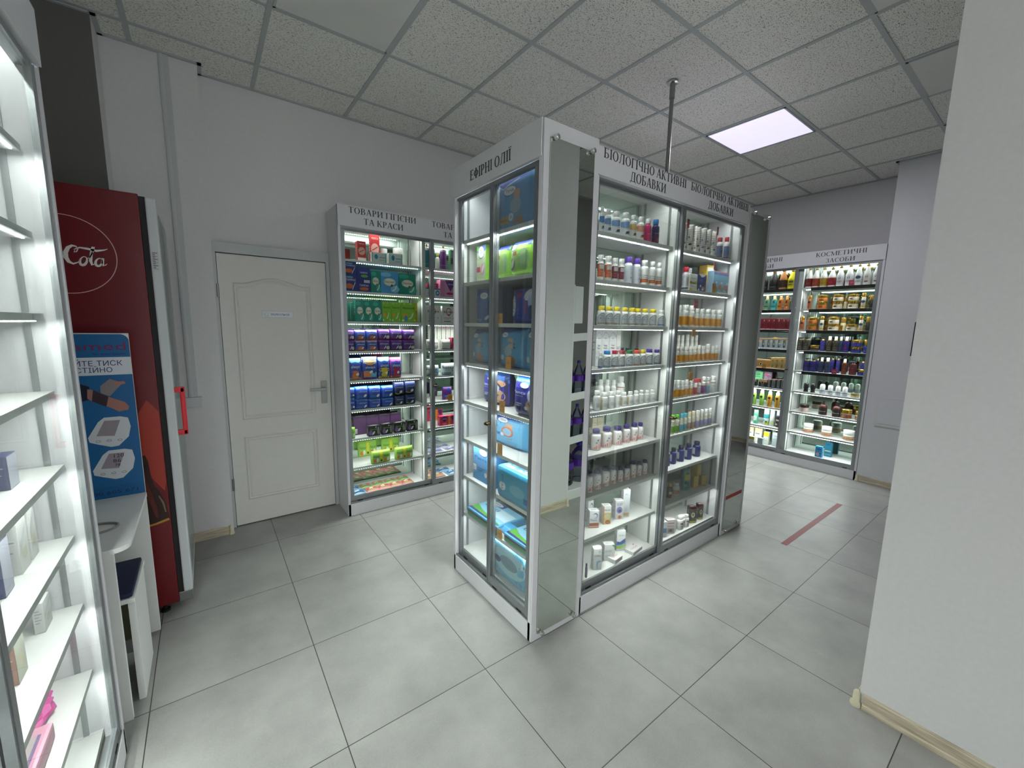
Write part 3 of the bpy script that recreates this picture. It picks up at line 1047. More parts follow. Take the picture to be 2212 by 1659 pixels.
# stool
t = thing('stool', 'white board stool with navy cushion tucked under the blood-pressure desk', 'stool', (-0.282, 2.015, 0))
for x in (-0.025, -0.33):
    MB().box(x, x + 0.022, 0.02, 0.30, 0.0, 0.428, bev=0.001).build('side_panel', BOARD, t)
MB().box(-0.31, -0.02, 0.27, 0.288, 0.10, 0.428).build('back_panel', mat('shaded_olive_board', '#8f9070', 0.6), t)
MB().box(-0.30, -0.025, 0.262, 0.28, 0.06, 0.12).build('rail', BOARD, t)
MB().box(-0.335, 0.0, 0.0, 0.315, 0.428, 0.446, bev=0.003).build('seat_board', BOARD, t)
MB().box(-0.325, -0.006, 0.006, 0.308, 0.4465, 0.468, bev=0.009).build('cushion', NAVY, t, True)

# ------------------------------------------------------------------ water rack, seen in the island mirror
t = thing('water_rack', 'white metal rack of water bottles behind the wall end, seen in the mirror', 'rack', (2.415, -0.16, 0))
MB().box(0.0, 0.035, 0.385, 0.43, 0.03, 1.84, bev=0.002).build('post', BOARD, t)
MB().box(0.0, 0.035, 0.0, 0.04, 0.03, 1.84, bev=0.002).build('post', BOARD, t)
MB().box(0.75, 0.785, 0.385, 0.43, 0.03, 1.84, bev=0.002).build('post', BOARD, t)
MB().box(0.0, 0.785, 0.41, 0.428, 0.0, 0.075).build('kick_board', BOARD, t)
MB().box(0.035, 0.13, 0.40, 0.43, 1.53, 1.83, bev=0.004).build('price_flag', BOARD, t)
RZ = [0.085, 0.52, 0.90, 1.40]
for z in RZ:
    MB().box(0.02, 0.765, 0.02, 0.42, z - 0.012, z).build('tray', BOARD, t)
    if z > 0.1:
        fm = MB()
        fm.prism([(0.03, z - 0.02), (0.76, z + 0.035), (0.76, z + 0.085), (0.03, z + 0.045)], 'y', 0.42, 0.426)
        fm.build('tray_front', BOARD, t)


def water_bottle(h, r, label, loc, handle, lab='#5a2aa0', grp='water bottles on the mirrored rack', tint='#8fa8cc'):
    b_ = thing('water_bottle', label, 'bottle', loc, 0, grp)
    prof = [(r * .9, 0), (r, h * .03)]
    for k in range(10):
        prof.append((r * (0.97 if k % 2 else 1.0), h * (.06 + .05 * k)))
    prof += [(r * .97, h * .6), (r * .8, h * .72), (r * .45, h * .84), (r * .3, h * .88), (r * .3, h * .93)]
    MB().lathe(prof, 20).build('bottle_body', WATER, b_, True)
    MB().lathe([(r * 1.01, h * .42), (r * 1.01, h * .58)], 20, col=lab).build('label_band', PR, b_)
    MB().lathe([(r * .34, h * .93), (r * .34, h)], 14, col='#2a2a9a').build('cap', PR, b_)
    if handle:
        MB().tube([(-0.03, 0, h * .9), (-0.055, 0, h * .97), (0, 0, h * 1.04), (0.055, 0, h * .97), (0.03, 0, h * .9)], 0.006, 8, col='#1c4fb0').build('carry_handle', PR, b_, True)
    return b_


NTH = ['first', 'second', 'third', 'fourth', 'fifth']
for k, (x, y) in enumerate(((2.55, 0.11), (2.74, 0.11), (2.93, 0.11))):
    water_bottle(0.36, 0.085, 'large ribbed water bottle with blue handle, %s from the post, rack bottom' % NTH[k], (x, y, 0.086), True)
for zi, hh in ((1, 0.30), (2, 0.31), (3, 0.0)):
    if hh:
        for k in range(5):
            water_bottle(hh, 0.045, 'slim water bottle with purple band, %s from the post, %s rack tray' % (NTH[k], 'lower' if zi == 1 else 'upper'), (2.52 + 0.115 * k, 0.16, RZ[zi] + 0.001), False)

# product table: bay, shelf, row, style, front point, yaw, width, depth, height, note
ITEMS_JSON = '''[["B",0,"","vit_b",[1.62,1.457,1.968],0,0.0243,0,0.121,""],
["B",0,"","vit_b",[1.671,1.462,1.968],0,0.0333,0,0.118,""],
["B",0,"","vit_b",[1.737,1.466,1.968],0,0.0423,0,0.119,""],
["B",0,"","vit_b",[1.812,1.467,1.968],0,0.0448,0,0.126,""],
["B",0,"","vit_y",[1.871,1.462,1.968],0,0.0339,0,0.123,""],
["B",0,"","vit_o",[1.937,1.465,1.968],0,0.0398,0,0.125,""],
["B",0,"","vit_p",[2.002,1.464,1.968],0,0.0372,0,0.125,""],
["B",0,"","vit_n",[2.073,1.465,1.968],0,0.0408,0,0.133,""],
["B",1,"","slim_o",[1.63,1.461,1.738],0,0.032,0,0.122,""],
["B",1,"","slim_o",[1.687,1.462,1.738],0,0.0348,0,0.123,""],
["B",1,"","slim_m",[1.74,1.461,1.738],0,0.032,0,0.119,""],
["B",1,"","slim_m",[1.79,1.46,1.738],0,0.0305,0,0.12,""],
["B",1,"","big_pc",[1.874,1.481,1.738],0,0.0429,0,0.141,""],
["B",1,"","big_pc",[1.947,1.482,1.738],0,0.0435,0,0.141,""],
["B",1,"","omega",[1.996,1.467,1.738],0,0.0435,0,0.135,""],
["B",1,"","omega",[2.063,1.463,1.738],0,0.0361,0,0.135,""],
["B",1,"","omega",[2.126,1.462,1.738],0,0.0338,0,0.135,""],
["B",2,"","sq_y",[1.656,1.464,1.513],0,0.0389,0,0.097,""],
["B",2,"","sq_y",[1.716,1.464,1.513],0,0.0381,0,0.098,""],
["B",2,"","sq_y",[1.777,1.464,1.513],0,0.0373,0,0.096,""],
["B",2,"","sq_y",[1.842,1.463,1.513],0,0.0365,0,0.096,""],
["B",2,"","sq_y",[1.905,1.464,1.513],0,0.0383,0,0.097,""],
["B",2,"","sq_y",[1.957,1.463,1.513],0,0.036,0,0.097,""],
["B",2,"","sq_y",[2.021,1.464,1.513],0,0.0377,0,0.096,""],
["B",2,"","sq_y",[2.099,1.466,1.513],0,0.0423,0,0.098,""],
["B",2,"","sq_w",[2.177,1.464,1.513],0,0.0373,0,0.095,""],
["B",3,"back","carton_v",[1.734,1.54,1.288],0,0.0448,0.05,0.202,""],
["B",3,"back","carton_v",[1.788,1.54,1.288],0,0.0586,0.05,0.201,""],
["B",3,"back","carton_v",[1.85,1.54,1.288],0,0.0596,0.05,0.199,""],
["B",3,"back","carton_g",[1.9,1.54,1.288],0,0.0354,0.04,0.197,""],
["B",3,"back","navycap",[1.974,1.571,1.288],0,0.0228,0,0.097,""],
["B",3,"back","navycap",[2.023,1.573,1.288],0,0.0259,0,0.094,""],
["B",3,"back","navycap",[2.114,1.575,1.288],0,0.0292,0,0.09,""],
["B",3,"","sq_bl",[1.656,1.456,1.288],0,0.023,0,0.085,""],
["B",3,"","sq_c1",[1.718,1.466,1.288],0,0.0413,0,0.091,""],
["B",3,"","sq_c2",[1.78,1.464,1.288],0,0.0379,0,0.091,""],
["B",3,"","sq_c2",[1.838,1.464,1.288],0,0.037,0,0.09,""],
["B",3,"","sq_c3",[1.905,1.465,1.288],0,0.0402,0,0.09,""],
["B",3,"","sq_c4",[1.967,1.463,1.288],0,0.0366,0,0.089,""],
["B",3,"","sq_c5",[2.022,1.461,1.288],0,0.0315,0,0.09,""],
["B",3,"","sq_c6",[2.09,1.466,1.288],0,0.0415,0,0.093,""],
["B",3,"","sq_c6",[2.158,1.462,1.288],0,0.035,0,0.089,""],
["B",4,"back","wht",[1.784,1.559,1.062],0,0.0374,0,0.147,""],
["B",4,"back","wht_t",[1.838,1.558,1.062],0,0.035,0,0.144,""],
["B",4,"back","wht",[1.892,1.556,1.062],0,0.0325,0,0.139,""],
["B",4,"back","wht_r",[1.954,1.554,1.062],0,0.0483,0,0.158,""],
["B",4,"","wht",[1.657,1.468,1.062],0,0.0389,0,0.106,""],
["B",4,"","wht_t",[1.716,1.468,1.062],0,0.0368,0,0.091,""],
["B",4,"","wht",[1.777,1.472,1.062],0,0.0373,0,0.091,""],
["B",4,"","wht",[1.828,1.468,1.062],0,0.0323,0,0.092,""],
["B",4,"","wht_t",[1.886,1.472,1.062],0,0.034,0,0.079,""],
["B",4,"","wht_t",[1.939,1.47,1.062],0,0.033,0,0.079,""],
["B",4,"","wht",[1.991,1.469,1.062],0,0.0319,0,0.079,""],
["B",4,"","wht",[2.042,1.469,1.062],0,0.028,0,0.078,""],
["B",4,"","wht",[2.093,1.468,1.062],0,0.0296,0,0.073,""],
["B",4,"","wht",[2.153,1.471,1.062],0,0.0314,0,0.072,""],
["B",5,"back","tanbox",[1.754,1.56,0.832],0,0.0378,0.05,0.161,""],
["B",5,"back","tanbox",[1.8,1.56,0.832],0,0.0494,0.05,0.16,""],
["B",5,"","now",[1.7,1.5,0.832],0,0.055,0,0.116,""],
["B",5,"","now",[1.79,1.502,0.832],0,0.06,0,0.114,""],
["B",5,"","now",[1.883,1.5,0.832],0,0.0555,0,0.107,""],
["B",5,"","now",[1.96,1.498,0.832],0,0.0452,0,0.107,""],
["B",5,"","now",[2.032,1.497,0.832],0,0.0457,0,0.107,""],
["B",5,"","now",[2.092,1.497,0.832],0,0.0362,0,0.102,""],
["B",6,"","now",[1.649,1.482,0.603],0,0.03,0,0.113,""],
["B",6,"","now",[1.721,1.497,0.603],0,0.0487,0,0.11,""],
["B",6,"","now",[1.796,1.5,0.603],0,0.047,0,0.111,""],
["B",6,"","now",[1.864,1.5,0.603],0,0.0414,0,0.101,""],
["B",6,"","now",[1.922,1.496,0.603],0,0.0367,0,0.085,""],
["B",6,"","now",[1.982,1.495,0.603],0,0.0384,0,0.085,""],
["B",6,"","now",[2.041,1.495,0.603],0,0.0394,0,0.101,""],
["B",6,"","now",[2.101,1.496,0.603],0,0.0359,0,0.084,""],
["B",6,"","now",[2.156,1.495,0.603],0,0.0362,0,0.086,""],
["B",7,"back","box_ph",[1.765,1.57,0.368],0,0.0459,0.05,0.12,""],
["B",7,"back","box_s2",[1.975,1.477,0.368],-28,0.0428,0.04,0.172,""],
["B",7,"","box_ph",[1.709,1.491,0.368],-28,0.056,0.04,0.103,"stack"],
["B",7,"","box_45",[1.806,1.481,0.368],-28,0.0489,0.04,0.111,""],
["B",7,"","box_sl",[1.916,1.481,0.368],-28,0.0497,0.04,0.116,""],
["B",8,"back","box_ek",[1.835,1.473,0.135],-28,0.0624,0.04,0.1,""],
["B",8,"back","box_pl",[1.978,1.504,0.135],-28,0.0555,0.04,0.133,""],
["B",8,"","purp_b",[1.601,1.437,0.135],0,0.0133,0,0.081,""],
["B",8,"","box_ol",[1.704,1.448,0.135],-28,0.0481,0.04,0.128,""],
["B",8,"","flat_d",[1.871,1.43,0.135],8,0.0793,0.06,0.025,""],
["B",8,"","flat_z",[2.051,1.43,0.135],8,0.108,0.06,0.02,""],
["B",0,"","tb_g",[2.358,1.461,1.968],0,0.0314,0,0.154,""],
["B",0,"","tb_o",[2.426,1.462,1.968],0,0.0333,0,0.156,""],
["B",0,"","tb_br",[2.506,1.457,1.968],0,0.0236,0,0.156,""],
["B",0,"","tb_pu",[2.572,1.461,1.968],0,0.0325,0,0.158,""],
["B",0,"","tb_ol",[2.632,1.459,1.968],0,0.0281,0,0.159,""],
["B",0,"","tb_lb",[2.7,1.457,1.968],0,0.0237,0,0.156,""],
["B",0,"","kid_r",[2.782,1.466,1.968],0,0.0414,0,0.132,""],
["B",0,"","kid_r",[2.867,1.463,1.968],0,0.0355,0,0.146,""],
["B",0,"back","tb_g",[2.59,1.528,1.968],0,0.0154,0,0.186,""],
["B",0,"back","tb_ol",[2.802,1.526,1.968],0,0.0126,0,0.188,""],
["B",1,"back","box_wn",[2.568,1.53,1.738],0,0.0276,0.04,0.154,""],
["B",1,"back","box_ty",[2.762,1.5,1.738],-10,0.0781,0.06,0.188,""],
["B",1,"","kid_w",[2.409,1.466,1.738],0,0.036,0,0.138,""],
["B",1,"","box_wy",[2.467,1.445,1.738],0,0.0851,0.05,0.101,""],
["B",1,"","box_nv",[2.565,1.445,1.738],0,0.1015,0.05,0.106,""],
["B",1,"","box_sea",[2.764,1.46,1.738],0,0.0611,0.05,0.147,""],
["B",1,"","box_sea",[2.833,1.46,1.738],0,0.0671,0.05,0.147,""],
["B",1,"","box_sea",[2.909,1.46,1.738],0,0.083,0.05,0.147,""],
["B",2,"","amb",[2.356,1.456,1.513],0,0.0216,0,0.131,""],
["B",2,"","amb",[2.433,1.466,1.513],0,0.041,0,0.136,""],
["B",2,"","amb",[2.503,1.463,1.513],0,0.0357,0,0.135,""],
["B",2,"","amb",[2.56,1.459,1.513],0,0.0287,0,0.118,""],
["B",2,"","amb",[2.622,1.46,1.513],0,0.0303,0,0.12,""],
["B",2,"","amb",[2.7,1.464,1.513],0,0.0373,0,0.119,""],
["B",2,"","amb",[2.773,1.462,1.513],0,0.0336,0,0.119,""],
["B",2,"","amb",[2.85,1.463,1.513],0,0.0367,0,0.12,""],
["B",3,"back","amb",[2.501,1.541,1.288],0,0.0218,0,0.173,""],
["B",3,"back","amb",[2.551,1.542,1.288],0,0.0247,0,0.173,""],
["B",3,"back","amb",[2.612,1.544,1.288],0,0.029,0,0.176,""],
["B",3,"back","amb",[2.668,1.543,1.288],0,0.0265,0,0.172,""],
["B",3,"back","amb",[2.72,1.542,1.288],0,0.0239,0,0.172,""],
["B",3,"","amb",[2.361,1.456,1.288],0,0.0224,0,0.102,""],
["B",3,"","amb",[2.411,1.457,1.288],0,0.0246,0,0.103,""],
["B",3,"","amb",[2.464,1.458,1.288],0,0.0261,0,0.102,""],
["B",3,"","amb",[2.514,1.457,1.288],0,0.0245,0,0.103,""],
["B",3,"","amb",[2.562,1.457,1.288],0,0.0233,0,0.104,""],
["B",3,"","amb",[2.616,1.457,1.288],0,0.0241,0,0.109,""],
["B",3,"","amb",[2.669,1.457,1.288],0,0.0248,0,0.106,""],
["B",3,"","amb",[2.732,1.46,1.288],0,0.0293,0,0.114,""],
["B",3,"","amb",[2.788,1.458,1.288],0,0.0255,0,0.106,""],
["B",3,"","amb",[2.842,1.457,1.288],0,0.024,0,0.107,""],
["B",4,"","amb",[2.351,1.454,1.062],0,0.0183,0,0.118,""],
["B",4,"","amb",[2.405,1.459,1.062],0,0.0281,0,0.115,""],
["B",4,"","amb",[2.451,1.457,1.062],0,0.0233,0,0.111,""],
["B",4,"","amb",[2.502,1.458,1.062],0,0.0253,0,0.111,""],
["B",4,"","amb",[2.554,1.458,1.062],0,0.0258,0,0.109,""],
["B",4,"","jr_r",[2.604,1.456,1.062],0,0.023,0,0.112,""],
["B",4,"","jr_wr",[2.651,1.456,1.062],0,0.0226,0,0.11,""],
["B",4,"","jr_pu",[2.714,1.46,1.062],0,0.0302,0,0.118,""],
["B",4,"","jr_lb",[2.768,1.457,1.062],0,0.0244,0,0.112,""],
["B",4,"","jr_w",[2.845,1.463,1.062],0,0.0363,0,0.116,""],
["B",5,"","slf_g",[2.37,1.458,0.832],0,0.0265,0,0.122,""],
["B",5,"","slf_g",[2.423,1.459,0.832],0,0.0275,0,0.119,""],
["B",5,"","slf_t",[2.469,1.456,0.832],0,0.0229,0,0.121,""],
["B",5,"","slf_t",[2.515,1.457,0.832],0,0.0233,0,0.12,""],
["B",5,"","slf_b",[2.565,1.457,0.832],0,0.0246,0,0.122,""],
["B",5,"","slf_b",[2.613,1.457,0.832],0,0.0236,0,0.121,""],
["B",5,"","slf_l",[2.669,1.458,0.832],0,0.0258,0,0.12,""],
["B",5,"","slf_l",[2.718,1.457,0.832],0,0.0231,0,0.121,""],
["B",5,"","slf_l",[2.779,1.459,0.832],0,0.0287,0,0.118,""],
["B",5,"","slf_l",[2.829,1.456,0.832],0,0.0221,0,0.12,""],
["B",6,"","nv",[2.406,1.49,0.603],0,0.0206,0,0.079,""],
["B",6,"","nv",[2.476,1.5,0.603],0,0.0401,0,0.109,""],
["B",6,"","nv",[2.567,1.501,0.603],0,0.0453,0,0.11,""],
["B",6,"","nv",[2.655,1.496,0.603],0,0.0466,0,0.112,""],
["B",6,"","nv",[2.77,1.502,0.603],0,0.0517,0,0.107,""],
["B",7,"","brn_y",[2.459,1.498,0.368],0,0.0329,0,0.1,""],
["B",7,"","bt_o",[2.544,1.504,0.368],0,0.0488,0,0.086,""],
["B",7,"","pouch_t",[2.659,1.49,0.368],-28,0.0524,0.04,0.156,""],
["B",7,"","box_yc",[2.773,1.486,0.368],-28,0.0382,0.04,0.085,""],
["B",7,"","box_yc",[2.857,1.473,0.368],-28,0.035,0.04,0.078,""],
["B",7,"","box_yc",[2.803,1.486,0.453],-8,0.0382,0.06,0.085,"top"],
["B",8,"back","bt_m",[2.604,1.476,0.135],0,0.0535,0,0.075,""],
["B",8,"back","box_bg",[2.799,1.446,0.135],-28,0.035,0.04,0.113,""],
["B",8,"","box_wb",[2.346,1.446,0.135],-28,0.035,0.04,0.107,""],
["B",8,"","box_pk",[2.428,1.449,0.135],-28,0.0582,0.04,0.098,""],
["B",8,"","bt_m",[2.547,1.457,0.135],0,0.0444,0,0.09,""],
["B",8,"","bt_m",[2.619,1.452,0.135],0,0.0342,0,0.085,""],
["B",8,"","box_bg",[2.697,1.448,0.135],-28,0.048,0.04,0.12,""],
["E",0,"","tp_post",[1.217,1.601,1.968],-90,0.3267,0.09,0.215,""],
["E",1,"","tp_grnbox",[1.255,1.991,1.738],-90,0.089,0.09,0.196,""],
["E",1,"","tp_grn",[1.245,1.781,1.738],-90,0.1116,0.08,0.165,""],
["E",1,"","tp_grn",[1.225,1.609,1.738],-90,0.1715,0.11,0.166,""],
["E",1,"","tp_grn",[1.225,1.471,1.738],-90,0.0984,0.11,0.157,""],
["E",2,"","tp_bluebox",[1.255,1.923,1.513],-90,0.2113,0.1,0.186,""],
["E",2,"","tp_lady",[1.205,1.524,1.513],-90,0.254,0.09,0.164,""],
["E",3,"","tp_ltblue",[1.235,1.976,1.288],-90,0.1907,0.11,0.189,""],
["E",3,"","tp_ltblue",[1.225,1.67,1.288],-90,0.2243,0.11,0.204,""],
["E",3,"","tp_ltblue",[1.225,1.477,1.288],-90,0.1597,0.11,0.209,""],
["E",4,"","tp_pants",[1.278,1.903,1.062],-90,0.2372,0.1,0.183,""],
["E",4,"","tp_pants",[1.215,1.518,1.062],-90,0.2416,0.12,0.201,""],
["E",5,"","tp_pblue",[1.306,1.813,0.832],-90,0.3368,0.12,0.171,""],
["E",6,"","tp_pbox",[1.234,1.916,0.603],-90,0.2228,0.1,0.21,""],
["E",6,"","tp_tilt",[1.205,1.57,0.603],-90,0.3458,0.13,0.17,""],
["E",7,"","tp_bed",[1.205,1.894,0.368],-90,0.323,0.2,0.05,""],
["E",7,"","tp_bed",[1.205,1.545,0.368],-90,0.2539,0.2,0.05,""],
["E",8,"","tp_bag",[1.205,1.645,0.135],-90,0.4382,0.14,0.281,""],
["H",0,"","rbox",[1.002,3.28,1.968],0,0.0614,0.03,0.144,""],
["H",0,"","rbox",[1.113,3.31,1.968],0,0.0732,0.03,0.21,""],
["H",0,"","wbox",[1.124,3.25,1.968],0,0.1168,0.03,0.071,""],
["H",0,"","wbox",[1.255,3.25,1.968],0,0.109,0.03,0.079,""],
["H",0,"","wcup",[1.196,3.344,1.968],0,0.0482,0,0.12,""],
["H",0,"","ojar",[1.312,3.349,1.968],0,0.0781,0,0.137,""],
["H",1,"","tamp",[0.906,3.25,1.738],0,0.0895,0.06,0.118,""],
["H",1,"","tamp",[0.907,3.25,1.856],0,0.0871,0.06,0.096,"top"],
["H",1,"","tampg",[1.002,3.25,1.738],0,0.0978,0.06,0.175,""],
["H",1,"","disg",[1.091,3.25,1.738],0,0.0726,0.06,0.163,""],
["H",1,"","disb",[1.201,3.25,1.738],0,0.142,0.06,0.166,""],
["H",1,"","disg",[1.348,3.25,1.738],0,0.1423,0.06,0.163,""],
["H",2,"","dgrn",[0.888,3.3,1.513],0,0.0255,0.06,0.14,""],
["H",2,"","dgrn",[0.917,3.3,1.513],0,0.0298,0.06,0.143,""],
["H",2,"","disg",[0.965,3.25,1.513],0,0.0635,0.07,0.159,""],
["H",2,"","disg",[1.03,3.25,1.513],0,0.0644,0.07,0.16,""],
["H",2,"","disg",[1.099,3.25,1.513],0,0.071,0.07,0.159,""],
["H",2,"","lime",[1.172,3.25,1.513],0,0.0708,0.07,0.157,""],
["H",2,"","lime",[1.248,3.25,1.513],0,0.0766,0.07,0.158,""],
["H",2,"","limey",[1.358,3.25,1.513],0,0.1385,0.07,0.158,""],
["H",3,"","alp",[0.89,3.25,1.288],0,0.0581,0.08,0.084,""],
["H",3,"","alp",[0.89,3.25,1.372],0,0.0581,0.08,0.076,"top"],
["H",3,"","alo",[0.964,3.25,1.288],0,0.085,0.08,0.083,""],
["H",3,"","alo",[0.964,3.25,1.371],0,0.085,0.08,0.078,"top"],
["H",3,"","alo",[1.054,3.25,1.288],0,0.0905,0.08,0.084,""],
["H",3,"","alo",[1.054,3.25,1.372],0,0.0905,0.08,0.08,"top"],
["H",3,"","alp",[1.15,3.25,1.288],0,0.0959,0.08,0.085,""],
["H",3,"","alp",[1.15,3.25,1.373],0,0.0959,0.08,0.082,"top"],
["H",3,"","alp",[1.251,3.25,1.288],0,0.1011,0.08,0.085,""],
["H",3,"","alp",[1.251,3.25,1.373],0,0.1011,0.08,0.084,"top"],
["H",3,"","alp",[1.357,3.25,1.288],0,0.1078,0.08,0.083,""],
["H",3,"","alp",[1.357,3.25,1.371],0,0.1078,0.08,0.085,"top"],
["H",4,"","alo2",[0.916,3.25,1.062],0,0.1006,0.07,0.17,""],
["H",4,"","alO",[1.03,3.25,1.062],0,0.1232,0.07,0.178,""],
["H",4,"","aly2",[1.143,3.25,1.062],0,0.0966,0.07,0.173,""],
["H",4,"","alk2",[1.241,3.25,1.062],0,0.0972,0.07,0.168,""],
["H",5,"","alb",[0.885,3.25,0.832],0,0.0463,0.08,0.096,""],
["H",5,"","alb",[0.885,3.25,0.928],0,0.0463,0.08,0.078,"top"],
["H",5,"","alb",[0.961,3.25,0.832],0,0.1018,0.08,0.079,""],
["H",5,"","alb",[0.961,3.25,0.911],0,0.1018,0.08,0.098,"top"],
["H",5,"","alb",[1.063,3.25,0.832],0,0.1003,0.08,0.072,""],
["H",5,"","alb",[1.063,3.25,0.904],0,0.1003,0.08,0.102,"top"],
["H",5,"","alb",[1.167,3.25,0.832],0,0.1029,0.08,0.071,""],
["H",5,"","alb",[1.167,3.25,0.903],0,0.1029,0.08,0.099,"top"],
["H",5,"","alk",[1.265,3.25,0.832],0,0.0904,0.08,0.084,""],
["H",5,"","alk",[1.265,3.25,0.916],0,0.0904,0.08,0.112,"top"],
["H",5,"","alk",[1.361,3.25,0.832],0,0.0988,0.08,0.09,""],
["H",5,"","alk",[1.361,3.25,0.922],0,0.0988,0.08,0.108,"top"],
["H",6,"back","dpur",[0.964,3.35,0.603],0,0.1038,0.05,0.148,""],
["H",6,"back","dpur",[1.066,3.35,0.603],0,0.0982,0.05,0.143,""],
["H",6,"back","dpur",[1.165,3.35,0.603],0,0.0952,0.05,0.142,""],
["H",6,"back","dpur",[1.264,3.35,0.603],0,0.0964,0.05,0.142,""],
["H",6,"","lgw",[0.89,3.258,0.603],0,0.0263,0.05,0.087,""],
["H",6,"","blkf",[1.046,3.25,0.603],0,0.092,0.05,0.083,""],
["H",6,"","blkf",[1.153,3.25,0.603],0,0.0845,0.05,0.085,""],
["H",6,"","blkf",[1.26,3.25,0.603],0,0.0907,0.05,0.086,""],
["H",6,"","blkf",[1.373,3.25,0.603],0,0.0919,0.05,0.087,""],
["H",7,"back","limp",[1.063,3.49,0.368],0,0.1604,0.04,0.133,""],
["H",7,"back","limp",[1.266,3.49,0.368],0,0.1631,0.04,0.126,""],
["H",7,"","limp",[1.097,3.25,0.368],0,0.1597,0.04,0.103,""],
["H",7,"","limp",[1.296,3.25,0.368],0,0.1595,0.04,0.102,""],
["H",8,"back","wipe_b",[0.911,3.35,0.135],0,0.0838,0.1,0.018,""],
["H",8,"back","wipe_g",[1.002,3.35,0.135],0,0.0969,0.1,0.018,""],
["H",8,"back","wipe_g",[1.104,3.35,0.135],0,0.1053,0.1,0.018,""],
["H",8,"back","wipe_g",[1.212,3.35,0.135],0,0.1093,0.1,0.018,""],
["H",8,"back","wipe_g",[1.325,3.35,0.135],0,0.1156,0.1,0.018,""],
["H",8,"","wipe_b",[0.915,3.25,0.135],0,0.1124,0.1,0.018,""],
["H",8,"","wipe_r",[1.028,3.25,0.135],0,0.0954,0.1,0.018,""],
["H",8,"","wipe_r",[1.125,3.25,0.135],0,0.0987,0.1,0.018,""],
["H",8,"","wipe_r",[1.225,3.25,0.135],0,0.1021,0.1,0.018,""],
["H",8,"","wipe_r",[1.329,3.25,0.135],0,0.1058,0.1,0.018,""],
["H",0,"r","spr_t",[1.53,3.272,1.968],0,0.043,0,0.186,""],
["H",0,"r","spr_t",[1.577,3.276,1.968],0,0.0506,0,0.19,""],
["H",0,"r","spr_p",[1.682,3.277,1.968],0,0.0539,0,0.193,""],
["H",0,"r","cream",[1.663,3.348,1.968],0,0.0355,0,0.138,""],
["H",0,"r","gbox",[1.776,3.27,1.968],0,0.0532,0.04,0.169,""],
["H",1,"r","obb",[1.573,3.25,1.738],0,0.1306,0.06,0.063,""],
["H",1,"r","pkb",[1.574,3.25,1.801],0,0.0962,0.06,0.043,"top"],
["H",1,"r","lib",[1.715,3.25,1.738],0,0.1517,0.07,0.139,""],
["H",2,"r","kot",[1.575,3.25,1.513],0,0.1346,0.08,0.145,""],
["H",2,"r","kot",[1.724,3.25,1.513],0,0.1347,0.08,0.146,""],
["H",3,"rback","thin",[1.594,3.35,1.288],0,0.036,0.03,0.206,""],
["H",3,"rback","thin",[1.636,3.35,1.288],0,0.0365,0.03,0.205,""],
["H",3,"rback","thin",[1.678,3.35,1.288],0,0.037,0.03,0.204,""],
["H",3,"rback","thin",[1.721,3.35,1.288],0,0.0375,0.03,0.204,""],
["H",3,"rback","thin",[1.765,3.35,1.288],0,0.0381,0.03,0.203,""],
["H",3,"rback","thin",[1.809,3.35,1.288],0,0.0386,0.03,0.202,""],
["H",3,"r","kots",[1.549,3.25,1.288],0,0.0813,0.06,0.085,""],
["H",3,"r","kots",[1.618,3.3,1.288],0,0.0558,0.06,0.081,""],
["H",3,"r","kots",[1.696,3.25,1.288],0,0.0979,0.06,0.084,""],
["H",3,"r","pkb",[1.774,3.25,1.288],0,0.0502,0.06,0.1,""],
["H",4,"r","kotb",[1.569,3.25,1.062],0,0.1214,0.06,0.088,""],
["H",4,"r","kotb",[1.729,3.25,1.062],0,0.1398,0.06,0.101,""],
["H",5,"r","dpk",[1.69,3.49,0.832],0,0.0858,0.05,0.124,""],
["H",5,"r","dpl",[1.728,3.282,0.832],0,0.0905,0.05,0.114,""],
["H",6,"r","prd",[1.696,3.49,0.603],0,0.1623,0.05,0.105,""],
["H",6,"r","prd",[1.711,3.262,0.603],0,0.1533,0.05,0.086,""],
["H",7,"r","leaf",[1.575,3.37,0.368],0,0.091,0.09,0.006,""],
["H",7,"r","leaf",[1.721,3.37,0.368],0,0.1428,0.09,0.006,""],
["H",7,"r","leaf",[1.597,3.26,0.368],0,0.1559,0.09,0.006,""],
["H",7,"r","leaf",[1.761,3.26,0.368],0,0.121,0.09,0.006,""],
["H",8,"r","wipe_r",[1.584,3.35,0.135],0,0.1169,0.1,0.018,""],
["H",8,"r","wipe_b",[1.723,3.35,0.135],0,0.1351,0.1,0.018,""],
["H",8,"r","wipe_r",[1.546,3.25,0.135],0,0.0767,0.1,0.018,""],
["H",8,"r","wipe_r",[1.627,3.25,0.135],0,0.1085,0.1,0.018,""],
["H",8,"r","wipe_b",[1.763,3.25,0.135],0,0.1046,0.1,0.018,""],
["C",0,"r","cn_r",[5.349,1.788,1.968],-90,0.0651,0,0.22,""],
["C",0,"r","cn_o",[5.348,1.726,1.968],-90,0.0636,0,0.213,""],
["C",0,"r","cn_y",[5.348,1.655,1.968],-90,0.0652,0,0.21,""],
["C",0,"r","cn_p",[5.349,1.583,1.968],-90,0.068,0,0.205,""],
["C",0,"r","cn_w",[5.347,1.512,1.968],-90,0.0633,0,0.215,""],
["C",0,"r","cn_w",[5.349,1.435,1.968],-90,0.0679,0,0.221,""],
["C",0,"r","cn_wb",[5.346,1.361,1.968],-90,0.0617,0,0.215,""],
["C",0,"r","cn_wp",[5.347,1.293,1.968],-90,0.0633,0,0.212,""],
["C",0,"r","cn_wp",[5.344,1.219,1.968],-90,0.0588,0,0.209,""],
["C",1,"r","jg_o",[5.358,1.647,1.738],-90,0.0867,0,0.078,""],
["C",1,"r","jg_o",[5.358,1.647,1.816],-90,0.0867,0,0.068,"top"],
